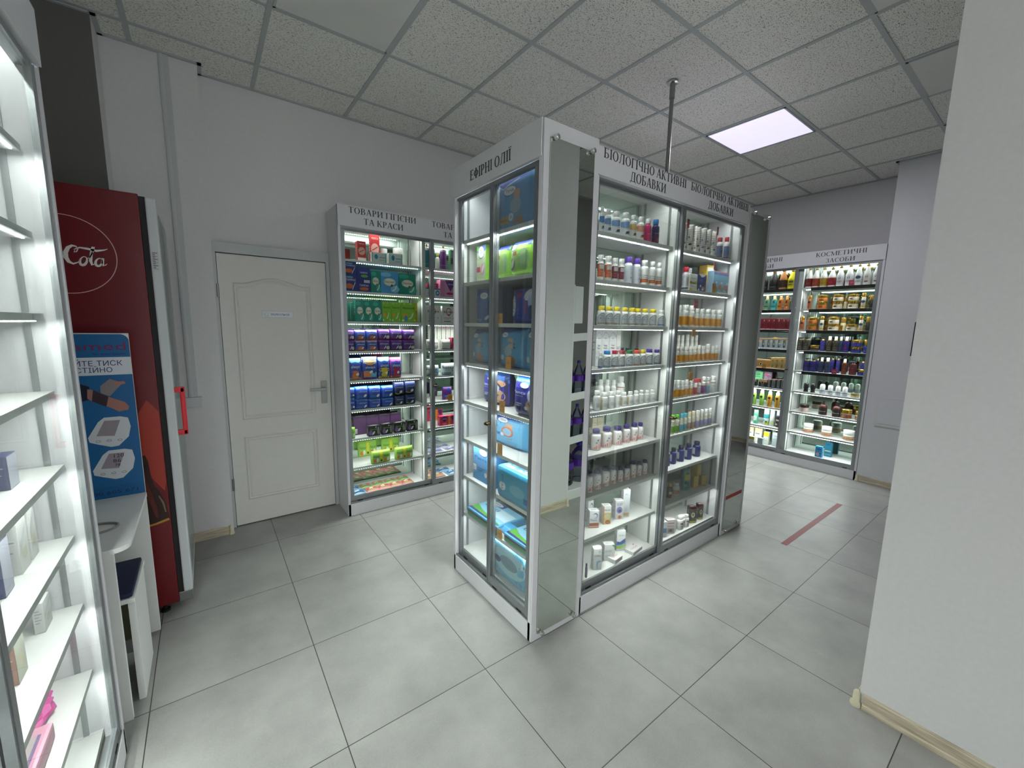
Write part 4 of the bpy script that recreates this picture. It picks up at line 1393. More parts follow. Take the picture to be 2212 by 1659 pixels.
["C",1,"r","jg_b",[5.357,1.51,1.738],-90,0.0809,0,0.079,""],
["C",1,"r","jg_b",[5.357,1.51,1.817],-90,0.0847,0,0.066,"top"],
["C",1,"r","jg_b",[5.357,1.38,1.738],-90,0.0842,0,0.078,""],
["C",1,"r","jg_b",[5.357,1.38,1.816],-90,0.0842,0,0.067,"top"],
["C",1,"r","tallg_o",[5.331,1.756,1.738],-90,0.0328,0,0.147,""],
["C",1,"r","tallg_b",[5.333,1.293,1.738],-90,0.0358,0,0.149,""],
["C",1,"r","jg_g",[5.398,1.456,1.738],-90,0.0326,0,0.123,""],
["C",1,"r","jg_k",[5.343,1.222,1.738],-90,0.0566,0,0.125,""],
["C",2,"r","jg_o",[5.357,1.717,1.513],-90,0.0848,0,0.066,""],
["C",2,"r","jg_o",[5.357,1.717,1.579],-90,0.0848,0,0.07,"top"],
["C",2,"r","jg_b",[5.359,1.525,1.513],-90,0.0886,0,0.068,""],
["C",2,"r","jg_b",[5.359,1.525,1.581],-90,0.0886,0,0.072,"top"],
["C",2,"r","jg_b",[5.36,1.368,1.513],-90,0.0892,0,0.065,""],
["C",2,"r","tallg_o",[5.333,1.804,1.513],-90,0.0368,0,0.148,""],
["C",2,"r","tallg_b",[5.332,1.621,1.513],-90,0.0341,0,0.146,""],
["C",2,"r","tallg_b",[5.332,1.289,1.513],-90,0.0338,0,0.146,""],
["C",2,"r","jg_k",[5.347,1.223,1.513],-90,0.0645,0,0.136,""],
["C",2,"r","jg_g",[5.404,1.455,1.513],-90,0.048,0,0.132,""],
["C",3,"r","pf_d",[5.344,1.802,1.288],-90,0.0587,0,0.142,""],
["C",3,"r","pf_d",[5.344,1.743,1.288],-90,0.0574,0,0.143,""],
["C",3,"r","pf_n",[5.392,1.606,1.288],-90,0.0435,0,0.145,""],
["C",3,"r","jg_d",[5.357,1.671,1.288],-90,0.0849,0,0.061,""],
["C",3,"r","ds_d",[5.339,1.533,1.288],-90,0.0476,0,0.161,""],
["C",3,"r","ds_d",[5.338,1.48,1.288],-90,0.0451,0,0.161,""],
["C",3,"r","ds_n",[5.38,1.446,1.288],-90,0.0396,0,0.159,""],
["C",3,"r","ds_p",[5.338,1.388,1.288],-90,0.0455,0,0.161,""],
["C",3,"r","jg_n",[5.358,1.309,1.288],-90,0.0852,0,0.063,""],
["C",3,"r","jg_n",[5.357,1.308,1.351],-90,0.0835,0,0.068,"top"],
["C",3,"r","jg_n",[5.345,1.215,1.288],-90,0.0603,0,0.135,""],
["C",4,"r","pf_n",[5.344,1.719,1.062],-90,0.0584,0,0.144,""],
["C",4,"r","pf_n",[5.342,1.657,1.062],-90,0.0536,0,0.142,""],
["C",4,"r","ds_n",[5.335,1.579,1.062],-90,0.0398,0,0.161,""],
["C",4,"r","ds_n",[5.338,1.527,1.062],-90,0.0462,0,0.16,""],
["C",4,"r","pf_n",[5.405,1.637,1.062],-90,0.0296,0,0.155,""],
["C",4,"r","pf_n",[5.404,1.503,1.062],-90,0.0285,0,0.173,""],
["C",4,"r","pf_n",[5.406,1.454,1.062],-90,0.0315,0,0.175,""],
["C",4,"r","ds_r",[5.335,1.379,1.062],-90,0.0407,0,0.158,""],
["C",4,"r","pf_r",[5.343,1.309,1.062],-90,0.0564,0,0.135,""],
["C",4,"r","jg_n",[5.354,1.231,1.062],-90,0.0775,0,0.062,""],
["C",4,"r","pf_n",[5.413,1.246,1.062],-90,0.0458,0,0.157,""],
["C",5,"r","ro_k",[5.338,1.699,0.832],-90,0.0456,0,0.1,""],
["C",5,"r","ro_k",[5.338,1.633,0.832],-90,0.0451,0,0.099,""],
["C",5,"r","ro_w",[5.339,1.546,0.832],-90,0.0481,0,0.103,""],
["C",5,"r","ro_w",[5.337,1.475,0.832],-90,0.0437,0,0.102,""],
["C",5,"r","ro_w",[5.336,1.407,0.832],-90,0.0428,0,0.101,""],
["C",5,"r","ro_w",[5.337,1.348,0.832],-90,0.0436,0,0.1,""],
["C",5,"r","jg_g",[5.349,1.266,0.832],-90,0.069,0,0.038,""],
["C",6,"r","jr_pk",[5.36,1.701,0.603],-90,0.0899,0,0.086,""],
["C",6,"r","pmp",[5.352,1.522,0.603],-90,0.0739,0,0.162,""],
["C",6,"r","pmp",[5.351,1.401,0.603],-90,0.0719,0,0.164,""],
["C",6,"r","jr_mx",[5.36,1.318,0.603],-90,0.0903,0,0.092,""],
["C",6,"r","jr_mx",[5.35,1.206,0.603],-90,0.0683,0,0.09,""],
["C",7,"r","jr_ww",[5.412,1.654,0.368],-90,0.0909,0,0.102,""],
["C",7,"r","jr_ww",[5.391,1.476,0.368],-90,0.0886,0,0.108,""],
["C",7,"r","jr_ww",[5.391,1.282,0.368],-90,0.0936,0,0.106,""],
["C",8,"r","bx_bl",[5.312,1.504,0.135],-90,0.062,0.04,0.121,""],
["C",8,"r","bx_te",[5.424,1.452,0.135],-90,0.0653,0.04,0.158,""],
["C",0,"l","cn_k",[5.351,2.241,1.968],-90,0.0724,0,0.22,""],
["C",0,"l","cn_k",[5.36,2.144,1.968],-90,0.0895,0,0.223,""],
["C",0,"l","cn_c",[5.355,2.044,1.968],-90,0.0797,0,0.228,""],
["C",0,"l","cn_ye",[5.362,1.953,1.968],-90,0.0939,0,0.22,""],
["C",1,"l","fl_lg",[5.337,2.264,1.738],-90,0.0437,0,0.16,""],
["C",1,"l","fl_g",[5.338,2.186,1.738],-90,0.0467,0,0.159,""],
["C",1,"l","fl_t",[5.341,2.11,1.738],-90,0.0515,0,0.158,""],
["C",1,"l","fl_o",[5.338,2.042,1.738],-90,0.0468,0,0.154,""],
["C",1,"l","fl_o",[5.338,1.978,1.738],-90,0.046,0,0.154,""],
["C",1,"l","fl_br",[5.332,1.912,1.738],-90,0.0343,0,0.131,""],
["C",2,"l","rdb",[5.315,2.242,1.513],-90,0.0509,0.05,0.127,""],
["C",2,"l","rdb",[5.315,2.191,1.513],-90,0.0477,0.05,0.127,""],
["C",2,"l","rdb",[5.315,2.139,1.513],-90,0.0532,0.05,0.127,""],
["C",2,"l","rdb",[5.315,2.087,1.513],-90,0.0492,0.05,0.127,""],
["C",2,"l","rdb",[5.315,2.035,1.513],-90,0.0506,0.05,0.127,""],
["C",2,"l","rdb",[5.315,1.984,1.513],-90,0.0486,0.05,0.126,""],
["C",2,"l","rdb",[5.315,1.942,1.513],-90,0.0302,0.05,0.126,""],
["C",2,"l","rdb",[5.315,1.911,1.513],-90,0.0316,0.05,0.126,""],
["C",3,"l","gwb",[5.315,2.235,1.288],-90,0.0591,0.05,0.117,""],
["C",3,"l","gwb",[5.315,2.176,1.288],-90,0.0559,0.05,0.119,""],
["C",3,"l","gwb",[5.315,2.119,1.288],-90,0.053,0.05,0.121,""],
["C",3,"l","gwb",[5.315,2.063,1.288],-90,0.0558,0.05,0.123,""],
["C",3,"l","gwb",[5.315,2.008,1.288],-90,0.051,0.05,0.125,""],
["C",3,"l","gwb",[5.315,1.954,1.288],-90,0.0527,0.05,0.127,""],
["C",3,"l","gwb",[5.315,1.911,1.288],-90,0.0316,0.05,0.129,""],
["C",4,"l","gob",[5.315,2.165,1.062],-90,0.1866,0.09,0.095,""],
["C",4,"l","goc",[5.315,2.053,1.062],-90,0.0362,0.05,0.125,""],
["C",4,"l","goc",[5.315,2.007,1.062],-90,0.0531,0.05,0.129,""],
["C",4,"l","goc",[5.315,1.955,1.062],-90,0.0485,0.05,0.133,""],
["C",4,"l","goc",[5.315,1.912,1.062],-90,0.0349,0.05,0.136,""],
["C",5,"l","bkj",[5.315,2.238,0.832],-90,0.0576,0.06,0.079,""],
["C",5,"l","bkj",[5.315,2.134,0.832],-90,0.0947,0.06,0.085,""],
["C",5,"l","bkw",[5.315,2.063,0.832],-90,0.0399,0.05,0.099,""],
["C",5,"l","bkw",[5.315,2.013,0.832],-90,0.0553,0.05,0.105,""],
["C",5,"l","bkw",[5.315,1.962,0.832],-90,0.0427,0.05,0.111,""],
["C",5,"l","bkw",[5.315,1.918,0.832],-90,0.0453,0.05,0.118,""],
["C",5,"lback","grp",[5.43,2.248,0.832],-90,0.1076,0.05,0.17,""],
["C",5,"lback","pkp",[5.45,2.149,0.832],-90,0.0894,0.05,0.169,""],
["C",6,"l","sp_g",[5.34,2.227,0.603],-90,0.051,0,0.195,""],
["C",6,"l","sp_g",[5.339,2.138,0.603],-90,0.0482,0,0.195,""],
["C",6,"l","sp_o",[5.339,2.051,0.603],-90,0.0488,0,0.192,""],
["C",6,"l","sp_o",[5.34,1.968,0.603],-90,0.0494,0,0.193,""],
["C",7,"l","cn_mint",[5.378,2.197,0.368],-90,0.0495,0,0.167,""],
["C",7,"l","cn_tea",[5.385,2.083,0.368],-90,0.0567,0,0.194,""],
["C",7,"l","cn_whg",[5.38,2.018,0.368],-90,0.0473,0,0.196,""],
["C",7,"l","cn_dkb",[5.393,1.953,0.368],-90,0.0532,0,0.192,""],
["C",8,"lback","bx_or",[5.38,2.245,0.135],-90,0.0675,0.04,0.175,""],
["C",8,"lback","bx_or",[5.38,2.154,0.135],-90,0.0792,0.04,0.177,""],
["C",8,"lback","bx_yt",[5.36,2.056,0.135],-90,0.058,0.04,0.155,""],
["C",8,"lback","bx_pb",[5.36,1.956,0.135],-90,0.0634,0.04,0.165,""],
["C",8,"l","bx_oy",[5.3,2.19,0.135],-90,0.0584,0.04,0.077,""],
["C",8,"l","bx_pb",[5.3,2.094,0.135],-90,0.0566,0.04,0.081,""],
["L",4,"","lf_n",[-0.425,1.603,1.062],90,0.064,0.05,0.088,""],
["L",5,"","lf_n",[-0.425,1.474,0.832],90,0.057,0.05,0.14,""],
["L",5,"","lf_w",[-0.425,1.598,0.832],90,0.066,0.05,0.138,""],
["L",5,"","lf_w",[-0.425,1.675,0.832],90,0.05,0.05,0.15,""],
["L",6,"","lf_w",[-0.425,1.692,0.603],90,0.067,0.022,0.09,""],
["L",6,"","lf_b",[-0.425,1.471,0.603],90,0.062,0.03,0.104,""],
["L",7,"","lf_pink",[-0.42,1.61,0.368],90,0.1795,0.12,0.055,""],
["L",7,"","lf_card",[-0.4,1.43,0.368],90,0.1795,0.1,0.05,""],
["E",2,"tag","tag_o",[1.205,1.727,1.513],-90,0.0571,0.003,0.049,""],
["E",3,"tag","tag_o",[1.205,1.649,1.288],-90,0.0547,0.003,0.068,""],
["E",4,"tag","tag_o",[1.205,1.697,1.062],-90,0.0536,0.003,0.058,""],
["E",5,"tag","tag_o",[1.205,1.711,0.832],-90,0.0593,0.003,0.073,""],
["E",7,"tag","tag_o",[1.205,1.702,0.368],-90,0.0653,0.003,0.053,""],
["B",1,"tag","tag_o",[2.68,1.43,1.738],0,0.0584,0.003,0.057,""],
["B",3,"tag","tag_o",[2.483,1.43,1.455],0,0.0537,0.003,0.01,""],
["B",4,"tag","tag_o",[2.488,1.43,1.172],0,0.0488,0.003,0.056,""],
["H",5,"tag","tag_o",[1.729,3.25,0.832],0,0.0464,0.003,0.053,""],
["C",1,"tag","tag_o",[5.3,2.23,1.738],-90,0.061,0.003,0.046,""],
["C",2,"tag","tag_o",[5.3,1.443,1.513],-90,0.0352,0.003,0.052,""],
["C",3,"tag","tag_o",[5.3,2.235,1.36],-90,0.0518,0.003,0.056,""],
["C",4,"tag","tag_o",[5.3,2.132,1.062],-90,0.0457,0.003,0.041,""],
["B",2,"tag","tag_p",[2.481,1.43,1.632],0,0.0481,0.003,0.041,""],
["C",4,"tag","tag_p",[5.3,1.451,1.062],-90,0.0522,0.003,0.046,""],
["C",0,"tag","tag_p",[5.3,1.402,1.968],-90,0.0413,0.003,0.052,""],
["B",0,"tag","tag_h",[2.331,1.43,2.09],0,0.0197,0.003,0.014,""],
["B",0,"tag","tag_h",[2.669,1.43,2.095],0,0.0404,0.003,0.013,""],
["B",1,"tag","tag_h",[2.668,1.43,1.88],0,0.0348,0.003,0.039,""]]'''

# ------------------------------------------------------------------ products
def shade_text(rows, u0, u1, v0, v1, col='#55585e', rnd=0):
    """lines of fine print"""
    rr = random.Random(rnd)
    out = []
    for k in range(rows):
        v = v1 - (v1 - v0) * (k + .5) / rows
        h = (v1 - v0) / rows * .3
        out.append(('r', u0, v - h / 2, u0 + (u1 - u0) * rr.uniform(.55, 1), v + h / 2, col))
    return out


def put(mb, S, w, h, items, lift0=0.0004):
    """S(u, v, lift) gives the surface point; draws shapes in unit coordinates"""
    lift = lift0
    for it in items:
        k = it[0]
        lift += 0.00012
        if k == 'r':
            _, a, b, c, d, col = it[:6]
            nu = max(1, int(abs(c - a) * 12))
            nv = max(1, int(abs(d - b) * 8))
            for i in range(nu):
                for j in range(nv):
                    q = [(a + (c - a) * (i + p) / nu, b + (d - b) * (j + r_) / nv) for p, r_ in ((0, 0), (1, 0), (1, 1), (0, 1))]
                    mb.add([S(u, v, lift) for u, v in q], [(0, 1, 2, 3)], 0, col)
        elif k == 's':   # strip between two curves sampled at [(u, vlo, vhi)...]
            pts, col = it[1], it[2]
            for p, q in zip(pts, pts[1:]):
                sub = max(1, int(abs(q[0] - p[0]) * 12))
                for i in range(sub):
                    t0, t1 = i / sub, (i + 1) / sub
                    L0 = [p[j] + (q[j] - p[j]) * t0 for j in range(3)]
                    L1 = [p[j] + (q[j] - p[j]) * t1 for j in range(3)]
                    nv = 3
                    for j in range(nv):
                        f0, f1 = j / nv, (j + 1) / nv
                        mb.add([S(L0[0], L0[1] + (L0[2] - L0[1]) * f0, lift), S(L1[0], L1[1] + (L1[2] - L1[1]) * f0, lift),
                                S(L1[0], L1[1] + (L1[2] - L1[1]) * f1, lift), S(L0[0], L0[1] + (L0[2] - L0[1]) * f1, lift)], [(0, 1, 2, 3)], 0, col)
        elif k == 'e':
            _, cx, cz, rx, rz, col = it[:6]
            tilt = it[6] if len(it) > 6 else 0
            n = 18
            ct, st_ = math.cos(tilt), math.sin(tilt)
            for ring in ((0, .5), (.5, 1)):
                for i in range(n):
                    q = []
                    for a_, r_ in ((i, ring[0]), (i, ring[1]), (i + 1, ring[1]), (i + 1, ring[0])):
                        x, z = rx * r_ * math.cos(2 * PI * a_ / n), rz * r_ * math.sin(2 * PI * a_ / n)
                        X_, Z_ = x * w, z * h
                        X_, Z_ = X_ * ct - Z_ * st_, X_ * st_ + Z_ * ct
                        q.append((cx + X_ / w, cz + Z_ / h))
                    mb.add([S(u, v, lift) for u, v in q], [(0, 1, 2, 3)], 0, col)
        elif k == 'p':
            pts, col = it[1], it[2]
            mb.add([S(u, v, lift) for u, v in pts], [tuple(range(len(pts)))], 0, col)
        elif k == 't':   # ('t', u centre, v base, width share, height share, text, colour, [slant, vertical])
            _, uc, vb, wu, hv, s, col = it[:7]
            slant = it[7] if len(it) > 7 else 0
            vert = it[8] if len(it) > 8 else 0
            P, Fs, wd = font_text(s)
            vs = []
            for x, y in P:
                if vert:
                    u = uc - (y - .5) * hv * h / w
                    v = vb + x / wd * wu * w / h
                else:
                    u = uc - wu / 2 + x / wd * wu + slant * y * hv
                    v = vb + y * hv
                vs.append(S(u, v, lift + 0.0002))
            mb.add(vs, Fs, 0, col)


def flatS(w, h, y, x0=0.0):
    return lambda u, v, l: (x0 + (u - .5) * w, y - l, v * h)


def cylS(r, z0, hh, ex=1.0):
    def S(u, v, l):
        a_ = -PI / 2 + (u - .5) * PI * 1.1
        return ((r + l) * math.cos(a_), (r + l) * math.sin(a_), z0 + v * hh)
    return S


PROF = {
    'pill': ([(.94, 0), (1, .015), (1, .66), (.95, .71), (.8, .745), (.62, .765), (.62, .80)], [(.70, .80), (.74, .81), (.74, .975), (.68, 1)], (.05, .62)),
    'sq': ([(.96, 0), (1, .015), (1, .66), (.94, .72), (.76, .765), (.74, .79)], [(.80, .79), (.82, .80), (.82, .975), (.76, 1)], (.05, .68)),
    'slim': ([(.94, 0), (1, .015), (1, .68), (.9, .71), (.84, .715), (.84, .75), (.8, .76), (.8, .79)], [(.86, .79), (.88, .80), (.88, .98), (.84, 1)], (.08, .66)),
    'tube': ([(.97, 0), (1, .01), (1, .92)], [(1.08, .92), (1.1, .93), (1.1, .99), (1.0, 1)], (.01, .90)),
    'cone': ([(.96, 0), (1, .02), (1, .48), (.92, .54), (.40, .82), (.36, .86)], [(.40, .86), (.42, .87), (.42, .92), (.22, .93), (.22, .97), (.30, .975), (.28, 1)], (.06, .44)),
    'jar': ([(.88, 0), (1, .03), (1, .56), (.93, .60)], [(1.0, .60), (1.02, .62), (1.02, .97), (.97, 1)], (.08, .44)),
    'spray': ([(.96, 0), (1, .015), (1, .70), (.86, .75)], [(.80, .75), (.80, .90), (.62, .92), (.5, 1)], (.02, .68)),
    'can': ([(.96, 0), (1, .01), (1, .72), (.94, .74)], [(.96, .74), (.97, .745), (.97, .98), (.9, 1)], (.02, .72)),
    'roll': ([(.9, 0), (.94, .03), (.80, .34), (.9, .38)], [(1.0, .38), (1.0, .82), (.88, .94), (.6, 1)], (.05, .30)),
    'pump': ([(.96, 0), (1, .02), (1, .50), (.93, .60), (.70, .68), (.34, .72)], [(.36, .72), (.36, .84), (.18, .845), (.18, .93), (.34, .935), (.34, 1)], (.05, .50)),
    'flask': ([(1.0, 0), (1.0, .80)], [(.50, .80), (.50, .90), (.30, .905), (.30, .94), (.85, .945), (.85, 1)], (.02, .76)),
    'disp': ([(1.0, 0), (1.0, .74)], [(.60, .74), (.60, .80), (.55, .805), (.55, .985), (.45, 1)], (.02, .72)),
    'aero': ([(.96, 0), (1, .01), (1, .80), (.9, .84), (.5, .88)], [(.36, .88), (.36, 1)], (.02, .80)),
}


def W_(col, v0=0.0, v1=1.0):   # full wrap band
    return ('r', -.4, v0, 1.4, v1, col)


def wave(col, lo=.55, hi=1.0, amp=.12):
    return ('s', [(-.4 + 1.8 * k / 10, lo + amp * math.sin(k / 10 * 2 * PI * 1.6), hi) for k in range(11)], col)


def vit(top, blob='#6a3c30', bar_='#2f6fb8', base='#eef0f2'):
    return [W_(base), wave(top, .60, 1.0, .07), ('t', .60, .48, .42, .06, 'Calcium', '#8a97a8'), ('e', .58, .26, .16, .08, blob), ('e', .70, .30, .10, .07, blob), ('r', .38, .13, .84, .20, bar_), ('e', .82, .86, .07, .06, '#cfe2f6')]


def arch(col, txt='B-12', side='#9a8a5c'):
    g = '#b9c1c8'
    pts = [(.12 + .76 * k / 12, .02, .55 + .33 * math.sin(PI * k / 12) ** .8) for k in range(13)]
    pts2 = [(.08 + .84 * k / 12, .0, .58 + .35 * math.sin(PI * k / 12) ** .8) for k in range(13)]
    return [W_('#f2f3f2'), ('s', pts2, '#3c4450'), ('s', pts, g), ('r', .12, .02, .88, .14, col), ('t', .5, .66, .34, .07, 'BEST', '#3a4048'), ('t', .5, .45, .44, .10, txt, '#2c3038'), ('r', .35, .34, .7, .355, '#6c727a'), ('r', .4, .28, .62, .295, '#6c727a')]


def nowlab():
    return [W_('#f1f0ee'), ('s', [(.10, .02, .04), (.25, .02, .12), (.45, .02, .34), (.7, .02, .56), (.95, .02, .70), (1.3, .02, .74)], '#e2553c'), ('p', [(.35, .62), (.50, .70), (.44, .58)], '#4a3c6c'), ('p', [(.45, .76), (.52, .88), (.55, .70)], '#4a3c6c'), ('e', .42, .54, .05, .03, '#3a3250'), ('t', .80, .78, .26, .08, 'NOW', '#2a2c30'), ('t', .74, .42, .5, .09, 'Lecithin', '#fbeee8'), ('r', .5, .22, 1.0, .235, '#f5c8bc'), ('r', .5, .15, .9, .165, '#f5c8bc')] + shade_text(6, -.25, .12, .2, .8, '#a9abae')


def amber():
    return [W_('#d9dcd8'), W_('#d49324', .02, .70), W_('#c98a20', .02, .10), ('t', .66, .56, .5, .08, 'Vitamin', '#3c2c10'), ('t', .74, .44, .24, .08, 'E', '#3c2c10'), ('r', .35, .30, .95, .32, '#a06a10'), ('r', .35, .22, .85, .24, '#a06a10'), ('r', .3, .12, .95, .14, '#a06a10')] + shade_text(5, -.2, .2, .15, .6, '#a87418')


def slf(c, dark):
    return [W_('#d8d6c4'), W_('#eceade', .60, .75), W_(c, .0, .58), ('t', .62, .44, .55, .08, 'Sleep', dark), ('r', .3, .3, .95, .32, dark), ('r', .3, .2, .85, .215, dark), ('r', .3, .1, .9, .115, dark)]


def tubelab(c, c2):
    return [W_('#ece9e4'), ('r', .55, .42, 1.0, .97, c), ('r', .60, .72, .92, .90, c2), ('e', .30, .30, .18, .045, c2), ('e', .72, .12, .28, .07, c), ('e', .15, .60, .10, .03, c2), ('t', .80, .46, .14, .16, 'M', '#f4f2ee')] + shade_text(7, -.1, .45, .35, .95, '#8e8f92')


def kid():
    return [W_('#f2f1f2'), ('r', .0, .14, 1.0, .95, '#2c3f86'), ('e', .45, .50, .28, .26, '#4f86c4'), ('e', .60, .42, .16, .16, '#7a3a30'), ('p', [(.2, .2), (.5, .2), (.35, .55)], '#243058'), ('r', .62, .70, .98, .92, '#d8d4de'), ('e', .8, .8, .1, .06, '#a8303a'), ('r', -.4, .0, 1.4, .12, '#6a2c34')]


def plain(*rows):
    return [W_('#f0f1f0')] + shade_text(6, .35, 1.0, .2, .6, '#74787c', 3) + shade_text(9, -.25, .28, .15, .85, '#b4b7b8', 4) + list(rows)


def cone(lab, sq='#2a2022', label=True):
    o = []
    if label:
        o += [('r', -.4, 0, 1.4, 1, lab)]
    return o + [('r', .40, .70, .56, .92, sq), ('r', .3, .42, .7, .47, '#8c6a5a'), ('r', .35, .30, .62, .34, '#8c6a5a')]


def star(c1, c2, c3):
    rr = random.Random(5)
    return [W_(c1)] + [('e', rr.uniform(-.2, 1.1), rr.uniform(.05, .95), .035, .02, c3) for _ in range(26)] + [('e', .5, .36, .3, .12, c2), ('r', .4, .58, .6, .72, c2), ('r', .2, .14, .8, .17, c3)]


PL = '#f2f3f2'
